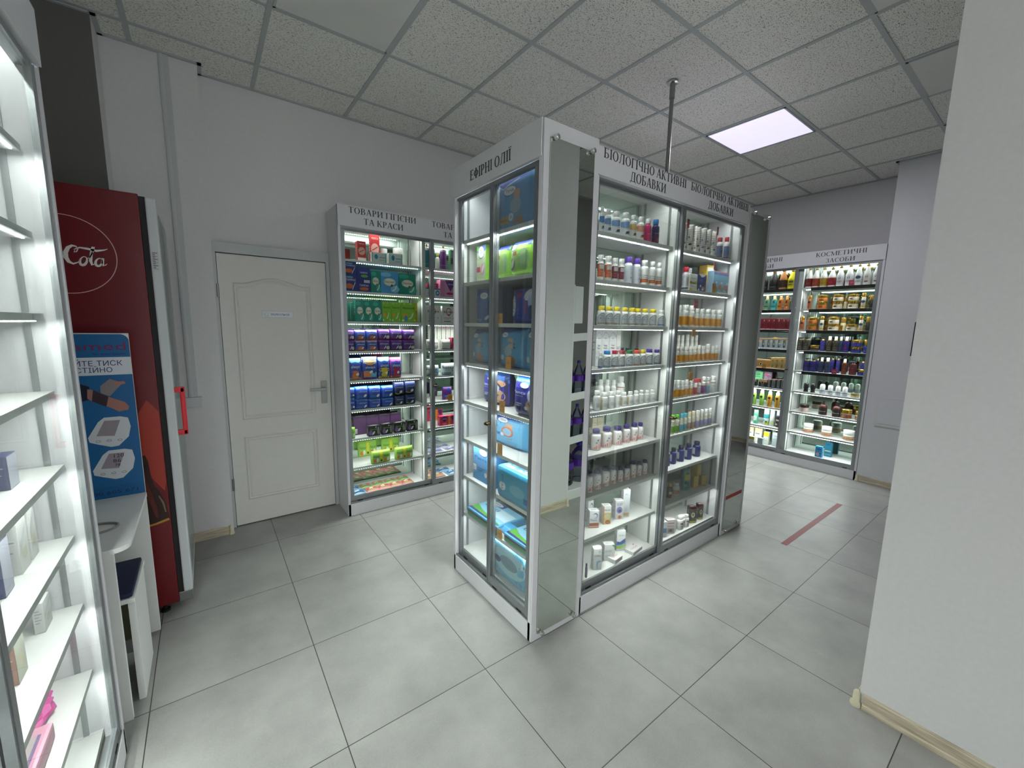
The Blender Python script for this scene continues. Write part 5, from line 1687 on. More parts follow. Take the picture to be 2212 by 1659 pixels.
# style: (name, category, look, profile, body, cap, cap material, label, segs)
RS = {
    'vit_b': ('supplement_bottle', 'bottle', 'white-capped vitamin bottle with blue-topped label', 'pill', PL, '#e9ebec', vit('#2f82cc')),
    'vit_y': ('supplement_bottle', 'bottle', 'white-capped vitamin bottle with yellow-topped label', 'pill', PL, '#e9ebec', vit('#d9b02c', '#5a4a20', '#c49a2c')),
    'vit_o': ('supplement_bottle', 'bottle', 'white-capped vitamin bottle with orange-topped label', 'pill', PL, '#e9ebec', vit('#e0762c', '#a0402c', '#b8862c')),
    'vit_p': ('supplement_bottle', 'bottle', 'white-capped vitamin bottle with magenta label', 'pill', '#c02c6c', '#e9ebec', [W_('#c4286c'), ('e', .8, .8, .08, .07, '#f0a8c8'), ('t', .6, .5, .5, .06, 'Women', '#f6d8e4'), ('e', .65, .2, .16, .08, '#8a1c48')]),
    'vit_n': ('supplement_bottle', 'bottle', 'navy vitamin bottle with bright blue cap', 'pill', '#2a1c50', '#2374c0', [W_('#2c2258'), ('t', .6, .62, .6, .08, 'Zoo Friends', '#dfe4f2'), ('r', .0, .28, 1.0, .5, '#5a2c4c'), ('e', .7, .22, .3, .12, '#a8483c'), ('r', 0, .02, 1.0, .14, '#7c2448')]),
    'slim_o': ('supplement_bottle', 'bottle', 'slim white bottle with orange-red label', 'slim', PL, '#eceeee', [W_(PL), ('r', .1, .08, .98, .98, '#cf5f28'), ('r', .3, .62, .8, .92, '#c9cdd0'), ('r', .0, .5, .12, .98, '#33302e'), ('t', .6, .42, .5, .06, 'Magnesium', '#f6e2d4'), ('r', .25, .3, .9, .32, '#f2c8b0'), ('r', .25, .2, .8, .22, '#f2c8b0')]),
    'slim_m': ('supplement_bottle', 'bottle', 'slim white bottle with maroon label', 'slim', PL, '#eceeee', [W_(PL), ('r', .1, .08, .98, .98, '#842038'), ('r', .3, .62, .8, .92, '#c9cdd0'), ('r', .0, .5, .12, .98, '#33302e'), ('t', .6, .42, .5, .06, 'Ferrum', '#f0d0d4'), ('r', .25, .3, .9, .32, '#c88a94'), ('r', .25, .2, .8, .22, '#c88a94')]),
    'big_pc': ('supplement_bottle', 'bottle', 'large silver-white bottle with flat purple cap', 'sq', '#eef0f3', '#5c3aa4', [W_('#d6dae4'), ('t', .72, .58, .34, .07, 'Collagen', '#4a4f70'), ('t', .72, .48, .4, .06, 'Peptides', '#4a4f70'), ('e', .6, .28, .05, .04, '#3a4060'), ('r', .3, .2, .95, .21, '#7a80a0')] + shade_text(3, .5, 1, .72, .9, '#8a8fa8')),
    'omega': ('supplement_bottle', 'bottle', 'round white bottle with green and orange label', 'pill', PL, '#f0f1f0', [W_(PL), ('r', .06, .10, .96, .96, '#e8eae6'), ('p', [(.06, .96), (.96, .96), (.96, .68), (.5, .80), (.06, .70)], '#1f7a3a'), ('t', .55, .54, .8, .12, 'Omega', '#1c1e20', .1), ('t', .55, .40, .8, .11, 'Omega', '#1c1e20', .1), ('r', .06, .10, .96, .34, '#b8542c'), ('t', .5, .17, .7, .09, '1000mg', '#eab87c')]),
    'navycap': ('supplement_bottle', 'bottle', 'pink-white bottle with navy cap', 'sq', '#d8a8a0', '#241c38', []),
    'wht': ('supplement_bottle', 'bottle', 'plain white pill bottle with fine grey print', 'pill', '#f3f4f3', '#f1f2f1', plain()),
    'wht_t': ('supplement_bottle', 'bottle', 'white pill bottle with a beige label edge', 'pill', '#f3f4f3', '#f1f2f1', plain(('r', -.05, .05, .26, .95, '#d2c49c'))),
    'wht_r': ('supplement_bottle', 'bottle', 'tall white bottle with thin red lines and yellow-green blob', 'pill', '#f3f4f3', '#f1f2f1', [W_('#f0f0ee'), W_('#a83038', .93, .97), ('r', .45, .02, 1.2, .07, '#c03040'), ('e', .85, .80, .22, .10, '#a9ac28')] + shade_text(6, -.2, .35, .2, .7, '#60646a')),
    'now': ('supplement_bottle', 'bottle', 'round white bottle with orange wave label and purple cap', 'pill', '#f0efee', '#332a6c', nowlab()),
    'purp_b': ('supplement_bottle', 'bottle', 'dark purple bottle half hidden by the door frame', 'pill', '#4a3a6c', '#2a2440', []),
    'tb_g': ('vitamin_tube', 'tube', 'slim silver-grey effervescent tube', 'tube', '#b8b9c0', '#e6e6e4', tubelab('#8a8c96', '#62646e')),
    'tb_o': ('vitamin_tube', 'tube', 'effervescent tube with orange and dark print', 'tube', '#ece9e4', '#f0f0ee', tubelab('#d98e2c', '#4a3c30')),
    'tb_br': ('vitamin_tube', 'tube', 'effervescent tube with dark brown print', 'tube', '#ece9e4', '#f0f0ee', tubelab('#4a2c20', '#2a1c18')),
    'tb_pu': ('vitamin_tube', 'tube', 'effervescent tube with purple print', 'tube', '#ece9e4', '#f0f0ee', tubelab('#6a3c9c', '#8a5cb4')),
    'tb_ol': ('vitamin_tube', 'tube', 'effervescent tube with olive print', 'tube', '#ece9e4', '#f0f0ee', tubelab('#9aa04c', '#3c3e30')),
    'tb_lb': ('vitamin_tube', 'tube', 'effervescent tube with pale blue print', 'tube', '#ece9e4', '#f0f0ee', tubelab('#86b4d4', '#3c4a6c')),
    'kid_r': ('supplement_bottle', 'bottle', 'blue cartoon-label bottle with red cap', 'pill', '#f2f1f2', '#c02c40', kid()),
    'kid_w': ('supplement_bottle', 'bottle', 'white bottle with navy print and red cap', 'sq', '#e8e8ee', '#c4263c', [W_('#e4e5ea'), W_('#3a3c6c', 0, .10)] + shade_text(7, .4, 1.0, .2, .85, '#3c4078') + shade_text(10, -.2, .3, .2, .9, '#5c6080')),
    'amb': ('supplement_bottle', 'bottle', 'amber-labelled jar with white cap', 'slim', '#c6c8c4', '#e6e8e6', amber()),
    'jr_r': ('supplement_bottle', 'bottle', 'red-labelled jar with red cap', 'slim', '#d8d6d4', '#c83838', [W_('#e6e4e0'), W_('#b02030', 0, .72), ('t', .6, .5, .5, .08, 'Iron', '#f2d8d8')]),
    'jr_wr': ('supplement_bottle', 'bottle', 'white-labelled jar with red cap', 'slim', '#d8d6d4', '#c83838', [W_('#dcd9de'), W_('#c8a04c', .8, .92), W_('#a83038', 0, .12), ('t', .6, .5, .5, .1, 'Zinc', '#5a3c6c')]),
    'jr_pu': ('supplement_bottle', 'bottle', 'purple-labelled jar with white cap', 'slim', '#d8d6d4', '#ececee', [W_('#d8d2c4'), W_('#7a2470', 0, .74), ('t', .6, .5, .5, .08, 'Folic', '#eed4ea')]),
    'jr_lb': ('supplement_bottle', 'bottle', 'pale blue jar with white cap', 'slim', '#d8d6d4', '#ececee', [W_('#d2cfc0'), W_('#86b2d2', 0, .74), ('t', .6, .5, .5, .08, 'B12', '#2c4c6c')]),
    'jr_w': ('supplement_bottle', 'bottle', 'wide white jar with gold line and white cap', 'slim', '#e8e8e6', '#eeeeec', [W_('#e6e7e8'), W_('#b89a5c', .86, .92), W_('#2c2c30', .97, 1.0), ('t', .6, .56, .5, .09, 'Biotin', '#4c5058')]),
    'slf_g': ('supplement_bottle', 'bottle', 'green-capped jar with green label', 'slim', '#c9c6b4', '#6ab83a', slf('#7cb440', '#3c641c')),
    'slf_t': ('supplement_bottle', 'bottle', 'turquoise-capped jar with turquoise label', 'slim', '#c9c6b4', '#4aa6be', slf('#6cb8cc', '#205c70')),
    'slf_b': ('supplement_bottle', 'bottle', 'jar with beige cap and tan label', 'slim', '#c9c6b4', '#d8cca8', slf('#b08c76', '#5c4030')),
    'slf_l': ('supplement_bottle', 'bottle', 'white-capped jar with lilac label', 'slim', '#d2d2c4', '#eeeeee', slf('#aca4d4', '#544c84')),
    'nv': ('supplement_bottle', 'bottle', 'navy glossy pill bottle with dark cap', 'pill', '#20246a', '#181a30', [W_('#1e2266'), ('r', -.15, .2, .2, .95, '#cdd0d2'), ('t', .72, .5, .4, .07, 'Omega', '#c2c6da'), ('r', .5, .4, .9, .42, '#6a70a8'), ('e', .7, .76, .12, .07, '#3a5078')]),
    'brn_y': ('supplement_bottle', 'bottle', 'small brown bottle with yellow cap', 'pill', '#3a2c1c', '#c4a428', [('r', .0, .15, 1.0, .9, '#4a3822'), ('r', .3, .4, .8, .7, '#d8d2bc'), ('e', .6, .3, .2, .08, '#8a2c24')]),
    'bt_o': ('supplement_bottle', 'bottle', 'grey-white bottle with pale orange label', 'pill', '#c8c6c2', '#d2d2ce', [W_('#c4c0ba'), W_('#c08a5c', .1, .7), ('e', .6, .45, .25, .12, '#8a5434')]),
    'bt_m': ('supplement_bottle', 'bottle', 'white bottle with maroon stripe label', 'pill', '#eeeeee', '#eeeeee', [W_('#ececec'), ('r', .35, .66, 1.0, .86, '#5c2434')] + shade_text(7, -.2, .3, .15, .9, '#80838a') + shade_text(3, .4, .9, .2, .5, '#3a3c44')),
    'spr_t': ('hair_spray', 'bottle', 'teal spray bottle with white shoulder and gold nozzle', 'aero', '#3a9aa8', '#b88a4c', [('r', -.4, .92, 1.4, 1.0, '#e8ecec'), ('t', .5, .16, .6, .06, 'Lux', '#cfeaec')]),
    'spr_p': ('hair_spray', 'bottle', 'purple spray bottle with white shoulder and gold nozzle', 'aero', '#8a4c9c', '#b88a4c', [('r', -.4, .92, 1.4, 1.0, '#e8ecec'), ('t', .5, .16, .6, .06, 'Lux', '#ead2ee')]),
    'cream': ('lotion_bottle', 'bottle', 'small cream bottle with yellow-green top behind the sprays', 'pill', '#dcd8c6', '#a8a454', []),
    'wcup': ('cream_tub', 'tub', 'small rounded white tub behind the toothpaste boxes', 'jar', '#e8e9e4', '#eceeec', []),
    'ojar': ('wet_wipe_tub', 'tub', 'wide tub with pale orange label and white lid', 'jar', '#f0b08c', '#e9eae6', [W_('#eeb294'), ('e', .7, .6, .1, .3, '#f8e6dc')]),
    'cn_k': ('shampoo_bottle', 'bottle', 'black tapered shampoo bottle', 'cone', '#1c1b1c', '#c9b060', [('r', .3, .60, .68, .9, '#34302e'), ('r', .4, .66, .58, .84, '#1a1818'), ('e', .5, .2, .3, .08, '#4a4644')]),
    'cn_c': ('shampoo_bottle', 'bottle', 'copper tapered shampoo bottle with brown base', 'cone', '#b8763c', '#d8b460', [W_('#3c2418', .05, 1), ('r', .38, .62, .62, .88, '#6c5040'), W_('#b88a50', 0, .06)]),
    'cn_ye': ('shampoo_bottle', 'bottle', 'bright yellow tapered shampoo bottle', 'cone', '#e6dc14', '#e0c428', [('r', .1, .2, .9, .98, '#c4b420'), ('r', .36, .62, .62, .88, '#2c2a18'), ('e', .45, .4, .16, .06, '#5a5420')]),
    'cn_r': ('shampoo_bottle', 'bottle', 'white tapered bottle with dark red label', 'cone', '#e6e4e2', '#d0a44c', cone('#7c1c20')),
    'cn_o': ('shampoo_bottle', 'bottle', 'white tapered bottle with rust orange label', 'cone', '#e6e4e2', '#d0a44c', cone('#a8482a')),
    'cn_y': ('shampoo_bottle', 'bottle', 'white tapered bottle with mustard label', 'cone', '#e6e4e2', '#d0a44c', cone('#c09a34')),
    'cn_p': ('shampoo_bottle', 'bottle', 'white tapered bottle with crimson label', 'cone', '#e6e4e2', '#d0a44c', cone('#a8202c')),
    'cn_w': ('shampoo_bottle', 'bottle', 'white tapered bottle with small dark emblem', 'cone', '#e2e2e4', '#b88430', cone('', '#3a3c44', False)),
    'cn_wb': ('shampoo_bottle', 'bottle', 'white tapered bottle with round blue emblem', 'cone', '#e2e4e6', '#b88430', [('e', .5, .8, .22, .2, '#34486c'), ('r', .42, .70, .58, .90, '#1c2430'), ('r', .3, .3, .7, .36, '#8a9098')]),
    'cn_wp': ('shampoo_bottle', 'bottle', 'cream tapered bottle with small maroon emblem', 'cone', '#dfdad6', '#b88430', [('r', .42, .70, .58, .92, '#3c2024'), ('e', .5, .25, .16, .08, '#8c4048')]),
    'cn_mint': ('dry_shampoo', 'can', 'mint green spray can', 'can', '#5cc09c', '#a8e6cc', [('r', -.3, .3, .7, .8, '#dfe8e4'), ('r', -.1, .5, .4, .56, '#4a5458')]),
    'cn_tea': ('dry_shampoo', 'can', 'white-capped spray can with teal and yellow print', 'can', '#e4ecec', '#f2f4f4', [('r', -.4, .6, 1.4, .98, '#3aa4ac'), ('e', .7, .2, .3, .14, '#c4cc20'), ('e', .6, .3, .12, .08, '#2c5c34'), ('e', .2, .4, .3, .1, '#58b8cc')]),
    'cn_whg': ('dry_shampoo', 'can', 'white spray can with faint green print', 'can', '#e2e8e2', '#f4f6f4', [('e', .7, .3, .3, .2, '#c4d8a8')]),
    'cn_dkb': ('dry_shampoo', 'can', 'dark brown spray can with white cap', 'can', '#3a201c', '#f2f3f3', [W_('#5a8ac4', .94, 1), W_('#2a201e', .7, .86), W_('#b8a8a8', .52, .66), ('e', .3, .22, .2, .08, '#e8d8d4')]),
    'fl_lg': ('shower_gel_bottle', 'bottle', 'pale green translucent gel bottle', 'disp', '#b8dca8', '#c8a860', [('r', .3, .6, .6, .8, '#28342c')]),
    'fl_g': ('shower_gel_bottle', 'bottle', 'green gel bottle with gold neck', 'disp', '#6a9a80', '#c8b088', [('r', .3, .66, .7, .90, '#2c4c40'), ('r', 0, .3, 1, .36, '#283c34')]),
    'fl_t': ('shower_gel_bottle', 'bottle', 'turquoise gel bottle with gold neck', 'disp', '#48a8ac', '#c8b088', [('r', .3, .66, .7, .90, '#1c5464'), ('r', 0, .3, 1, .36, '#1c3c44')]),
    'fl_o': ('shower_gel_bottle', 'bottle', 'orange-brown gel bottle with gold neck', 'disp', '#c4742c', '#d0a068', [('r', .3, .66, .7, .90, '#5c3018'), ('r', 0, .3, 1, .36, '#5c2c14')]),
    'fl_br': ('shower_gel_bottle', 'bottle', 'brown gel bottle at the shelf end', 'disp', '#8c6a3c', '#d0a878', [('r', .3, .6, .7, .85, '#4c3820')]),
    'jg_o': ('cream_jar', 'jar', 'wide orange jar with gold lid', 'jar', '#c87a38', '#d8b85c', [W_('#c47232'), ('r', .35, .3, .6, .9, '#5c3014'), ('r', -.4, 0, 1.4, .1, '#6a3818')]),
    'jg_b': ('cream_jar', 'jar', 'wide beige jar with gold lid', 'jar', '#d0c4b0', '#d8bc64', [W_('#cfc2ae'), ('e', .4, .6, .12, .3, '#4a3c34'), ('r', .5, .3, .9, .5, '#a89c8c')]),
    'jg_g': ('cream_jar', 'jar', 'small cream and gold jar', 'jar', '#cfc49c', '#d0b050', []),
    'jg_k': ('cream_jar', 'jar', 'black jar with gold lid at the shelf end', 'jar', '#1c1a18', '#d2b468', []),
    'jg_d': ('cream_jar', 'jar', 'dark speckled jar with gold lid', 'jar', '#34302c', '#d0a858', star('#302c2c', '#584c40', '#a89474')),
    'jg_n': ('cream_jar', 'jar', 'navy blue jar with gold lid', 'jar', '#2c2c7c', '#d8bc74', star('#28287a', '#3c3ca0', '#7c80d0')),
    'tallg_o': ('serum_bottle', 'bottle', 'slim orange serum bottle with gold cap', 'can', '#b06030', '#d2a848', [('r', .3, .6, .7, .8, '#3c2418')]),
    'tallg_b': ('serum_bottle', 'bottle', 'slim beige serum bottle with gold cap', 'can', '#d2ccbc', '#c8a04c', [('e', .5, .6, .3, .12, '#34485c'), ('r', -.4, 0, 1.4, .2, '#b89448')]),
    'pf_d': ('shampoo_flask', 'bottle', 'dark speckled flask with gold neck and black disc cap', 'flask', '#3a3632', '#141820', star('#38342f', '#6a5c4c', '#b4a488')),
    'pf_n': ('shampoo_flask', 'bottle', 'navy flask with gold neck and black disc cap', 'flask', '#241e5c', '#141820', star('#262060', '#3c3690', '#6c68b4')),
    'pf_r': ('shampoo_flask', 'bottle', 'dark red speckled flask with gold neck', 'flask', '#4a1420', '#1c2448', star('#4c1624', '#7a2434', '#c05050')),
    'ds_d': ('spray_flask', 'bottle', 'dark speckled pump bottle with clear cap', 'disp', '#3e3832', '#dfe4ea', star('#3c362f', '#6a5848', '#b4a488')),
    'ds_n': ('spray_flask', 'bottle', 'dark blue-green pump bottle with clear cap', 'disp', '#26304c', '#d8e0ea', star('#26304c', '#3c4870', '#5c6c94')),
    'ds_p': ('spray_flask', 'bottle', 'purple-blue pump bottle with clear cap', 'disp', '#2c1c74', '#dfe4ea', star('#2c1e78', '#8a2460', '#6c64c4')),
    'ds_r': ('spray_flask', 'bottle', 'red-brown pump bottle with clear cap', 'disp', '#5c2018', '#dfe4ea', star('#5e2218', '#8a3c2c', '#c8684c')),
    'ro_k': ('roll_on_deodorant', 'deodorant', 'black roll-on deodorant', 'roll', '#18181a', '#141416', []),
    'ro_w': ('roll_on_deodorant', 'deodorant', 'white roll-on deodorant with lilac base', 'roll', '#cfd0de', '#f1f2f2', [W_('#c4c6dc')]),
    'jr_pk': ('hair_mask_jar', 'jar', 'pale pink jar with brown-black lid', 'jar', '#e6c8c0', '#2c1c18', [W_('#e4c6be'), ('r', .1, .2, .9, .9, '#e8dcd8'), ('t', .45, .5, .5, .2, 'Salon', '#6a5450')]),
    'pmp': ('soap_pump', 'bottle', 'dark brown pump bottle with black square label', 'pump', '#4a1c18', '#1c1818', [('r', .12, .1, .88, .98, '#2a2424'), ('t', .5, .38, .5, .18, 'Beard', '#cfc8c4')]),
    'jr_mx': ('hair_mask_jar', 'jar', 'jar with gold lid and colourful label', 'jar', '#c8a070', '#c8945c', [W_('#8c4c34'), ('e', .4, .5, .3, .3, '#e0c8b4'), ('p', [(.6, .1), (1.0, .3), (.9, .9), (.6, .5)], '#4c64a0'), ('t', .45, .4, .5, .3, 'KISS', '#8c2c28')]),
    'jr_ww': ('cream_tub', 'tub', 'white tub with reddish food-pattern label', 'jar', '#eeeee6', '#f1f2ee', [W_('#c8a484'), ('e', .3, .3, .4, .25, '#8c3c30'), ('e', .8, .3, .3, .2, '#a85c34'), ('t', .5, .6, .6, .2, 'Choco', '#d8b49a')]),
    'sp_g': ('foam_cleanser', 'bottle', 'green foam cleanser with white pump cap', 'spray', '#98cc5c', '#f2f4f2', [('r', .32, .72, .66, .92, '#1c3414'), ('r', .3, .62, .7, .64, '#4c7a2c')]),
    'sp_o': ('foam_cleanser', 'bottle', 'yellow-orange foam cleanser with white pump cap', 'spray', '#d8a238', '#f2f4f2', [('r', .32, .72, .66, .92, '#4c2810'), ('r', .3, .62, .7, .64, '#9a6418')]),
}
for k, c1, t1, look in (('sq_y', '#e8d020', 'B-12', 'white shouldered bottle with yellow cap and arched grey label'), ('sq_w', '#eceded', 'Choline', 'white shouldered bottle with white cap and arched grey label'), ('sq_bl', '#eceded', 'Magne', 'small white-capped bottle with arched label'),
                        ('sq_c1', '#2f86cc', 'Calcium', 'arched-label bottle with light blue cap'), ('sq_c2', '#b01c34', 'D3', 'arched-label bottle with dark red cap'), ('sq_c3', '#1c6c3c', 'K', 'arched-label bottle with green cap'),
                        ('sq_c4', '#d8502c', 'C', 'arched-label bottle with orange cap'), ('sq_c5', '#e0c420', 'Multi', 'arched-label bottle with yellow cap'), ('sq_c6', '#4c3498', 'Prenatal', 'arched-label bottle with purple cap')):
    bar_ = {'sq_y': '#8a7444', 'sq_w': '#2f5c9c', 'sq_bl': '#2f5c9c', 'sq_c1': '#2c7ca0', 'sq_c2': '#5c2430', 'sq_c3': '#2c6c54', 'sq_c4': '#a85438', 'sq_c5': '#8c8450', 'sq_c6': '#241c40'}[k]
    RS[k] = ('supplement_bottle', 'bottle', look, 'sq', '#f2f3f2', c1, arch(bar_, t1))

GOLDCAP = {'cn_c', 'cn_r', 'cn_o', 'cn_y', 'cn_p', 'cn_w', 'cn_wb', 'cn_wp', 'jg_o', 'jg_b', 'jg_g', 'jg_k', 'jg_d', 'jg_n', 'tallg_o', 'tallg_b', 'jr_mx', 'cn_k', 'cn_ye'}
_M = {}


def round_meshes(k, r, h):
    key = (k, round(r, 3), round(h / 0.008))
    if key in _M:
        return _M[key]
    nm, cat, look, pf, bc_, cc, lab = RS[k][:7]
    body, cap, (l0, l1) = PROF[pf]
    sq_ = pf in ('flask', 'disp')
    seg = 4 if sq_ else 20
    rot = PI / 4 if sq_ else 0
    kx = 1.25 if sq_ else 1.0
    b_ = MB().lathe([(q * r * kx, z * h) for q, z in body], seg, col=bc_, rot=rot)
    if pf == 'aero':
        b_ = MB().lathe([(q * r, z * h) for q, z in body], seg, col=[bc_, bc_, '#e8ecec', '#e8ecec'])
    c_ = MB()
    if pf == 'flask':
        c_.lathe([(q * r, z * h) for q, z in cap[:2]], 14, col='#d0ac5c')
        c_.lathe([(q * r, z * h) for q, z in cap[2:]], 14, col=cc)
    elif pf == 'disp':
        c_.lathe([(q * r, z * h) for q, z in cap[:2]], 14, col='#cfae6c')
        c_.lathe([(q * r, z * h) for q, z in cap[2:]], 14, col=cc)
    else:
        c_.lathe([(q * r, z * h) for q, z in cap], 18, col=cc)
    if pf == 'pump':
        c_.box(-r * .2, r * .2, -r * 1.0, 0, h * .945, h * .99, col=cc)
    me_b = b_.mesh('bottle_body', [PR], not sq_)
    me_c = c_.mesh('cap', [GOLDM if k in GOLDCAP else PR], True)
    me_l = None
    if lab:
        lm = MB()
        if sq_:
            hw = r * kx * math.cos(PI / 4)
            S = lambda u, v, l: (max(-hw, min(hw, (u - .5) * 2 * hw)), -hw - l, (l0 + v * (l1 - l0)) * h)
            put(lm, S, 2 * hw, (l1 - l0) * h, [it for it in lab if not (it[0] == 'e' and not 0 < it[1] < 1)])
        else:
            S = cylS(r, l0 * h, (l1 - l0) * h)
            put(lm, S, r * 2, (l1 - l0) * h, lab)
        me_l = lm.mesh('label_print', [PR])
    _M[key] = (me_b, me_c, me_l)
    return _M[key]


def T_(uc, vb, wu, hv, s, col, *a_):
    return ('t', uc, vb, wu, hv, s, col) + a_


def tena_top(c='#2c50b8'):
    return [('s', [(0, .86, 1), (.15, .84, 1), (.3, .70, 1), (.45, .84, 1), (.7, .90, 1), (1, .97, 1)], c)]


def tena(u=.27, v=.78, s=.13):
    return [('e', u, v, s * 1.08, s * .62, '#2c50a0'), ('e', u, v, s, s * .52, '#f4f6f8'), T_(u, v - s * .18, s * 1.3, s * .42, 'TENA', '#24408c')]


def pants_pack(bg, dk, body, txt='Pants', m='M'):
    return [('r', 0, 0, 1, .99, bg), ('s', [(0, .88, .99), (.5, .82, .99), (1, .70, .99)], '#2c7ce0'), ('r', 0, 0, .62, .34, dk),
            ('e', .72, .30, .24, .20, body), ('e', .66, .55, .13, .16, '#c3cbe0', .4), ('e', .80, .68, .16, .10, body), T_(.26, .56, .42, .075, txt, '#f2f2fa'), ('r', .12, .50, .40, .515, '#a8acd8'),
            ('r', .03, .26, .13, .36, '#eef0f6'), T_(.08, .28, .07, .06, m, '#20242c'), ('r', .17, .31, .36, .335, '#c8cce8'), ('r', .17, .26, .30, .285, '#c8cce8'), ('e', .50, .24, .055, .045, '#eef0f6'),
            ('s', [(.56, .36, .40), (.62, .28, .34), (.70, .27, .31), (.78, .34, .36)], '#2a2458'), ('s', [(.70, .66, .70), (.78, .60, .66), (.86, .52, .58), (.9, .44, .46)], '#2a2458'), ('r', .02, .82, .10, .98, '#7cd03c')] + tena(.42, .78, .13)


def kotex(c2='#b83048', stripe='#6a3c84', big=True):
    o = [('r', 0, 0, 1, 1, '#eeece9')]
    if big:
        rr = random.Random(2)
        for k in range(16):
            a_ = k / 16 * 2 * PI
            o.append(('e', .46 + .17 * math.cos(a_), .68 + .20 * math.sin(a_), .028, .035, c2, a_))
        o.append(('e', .47, .48, .06, .05, c2))
    return o + [T_(.5, .62, .78, .13, 'kotex', '#1c1c1e'), ('r', .12, .30, .62, .325, '#a8a4a4'), ('r', .12, .24, .5, .26, '#b8b4b4'), ('r', .12, .09, .6, .13, stripe), ('e', .80, .30, .03, .03, c2)]


def always(bg, mid, cap_='#7cc0ea', pad=True, sash=None):
    o = [('r', 0, 0, 1, 1, bg), ('s', [(0, .86, 1), (.25, .80, 1), (.5, .84, 1), (.75, .80, 1), (1, .88, 1)], cap_), ('e', .5, .22, .47, .22, mid), T_(.5, .56, .62, .14, 'always', '#eaf0fa', .12)]
    if pad:
        o += [('e', .66, .28, .12, .06, '#f2f0e8', .7), ('e', .84, .28, .08, .09, '#2a3878')]
    if sash:
        o += [('r', .02, .02, .98, .12, sash), T_(.5, .035, .7, .06, 'НОВИНКА', '#3a2c10')]
    return o


def discreet(bg, g2):
    return [('r', 0, 0, 1, 1, bg), ('e', .3, .85, .3, .10, g2), ('e', .8, .2, .25, .16, g2), ('e', .5, .52, .36, .19, '#8cc0b4'), ('e', .5, .52, .32, .17, '#eeecdc'), T_(.48, .48, .56, .11, 'Discreet', '#34302c', .2), ('e', .62, .36, .07, .06, '#8c5c34'), ('s', [(.60, .08, .12), (.75, .12, .20), (.85, .20, .36), (.92, .34, .40)], '#dcebe4')]


def naturella():
    return [('r', 0, 0, 1, 1, '#8cc83c'), ('e', .2, .94, .06, .04, '#c8e088'), ('e', .6, .95, .05, .04, '#c8e088'), T_(.5, .68, .8, .11, 'Naturella', '#20481c', .2), ('e', .26, .36, .16, .10, '#f0a83c'), ('s', [(.45, .16, .20), (.6, .18, .28), (.7, .28, .46), (.76, .44, .52)], '#e6f2d4'), ('e', .12, .10, .07, .05, '#f2f4e0'), ('e', .85, .12, .05, .04, '#f2f4e0')]


DP = '#22205c'
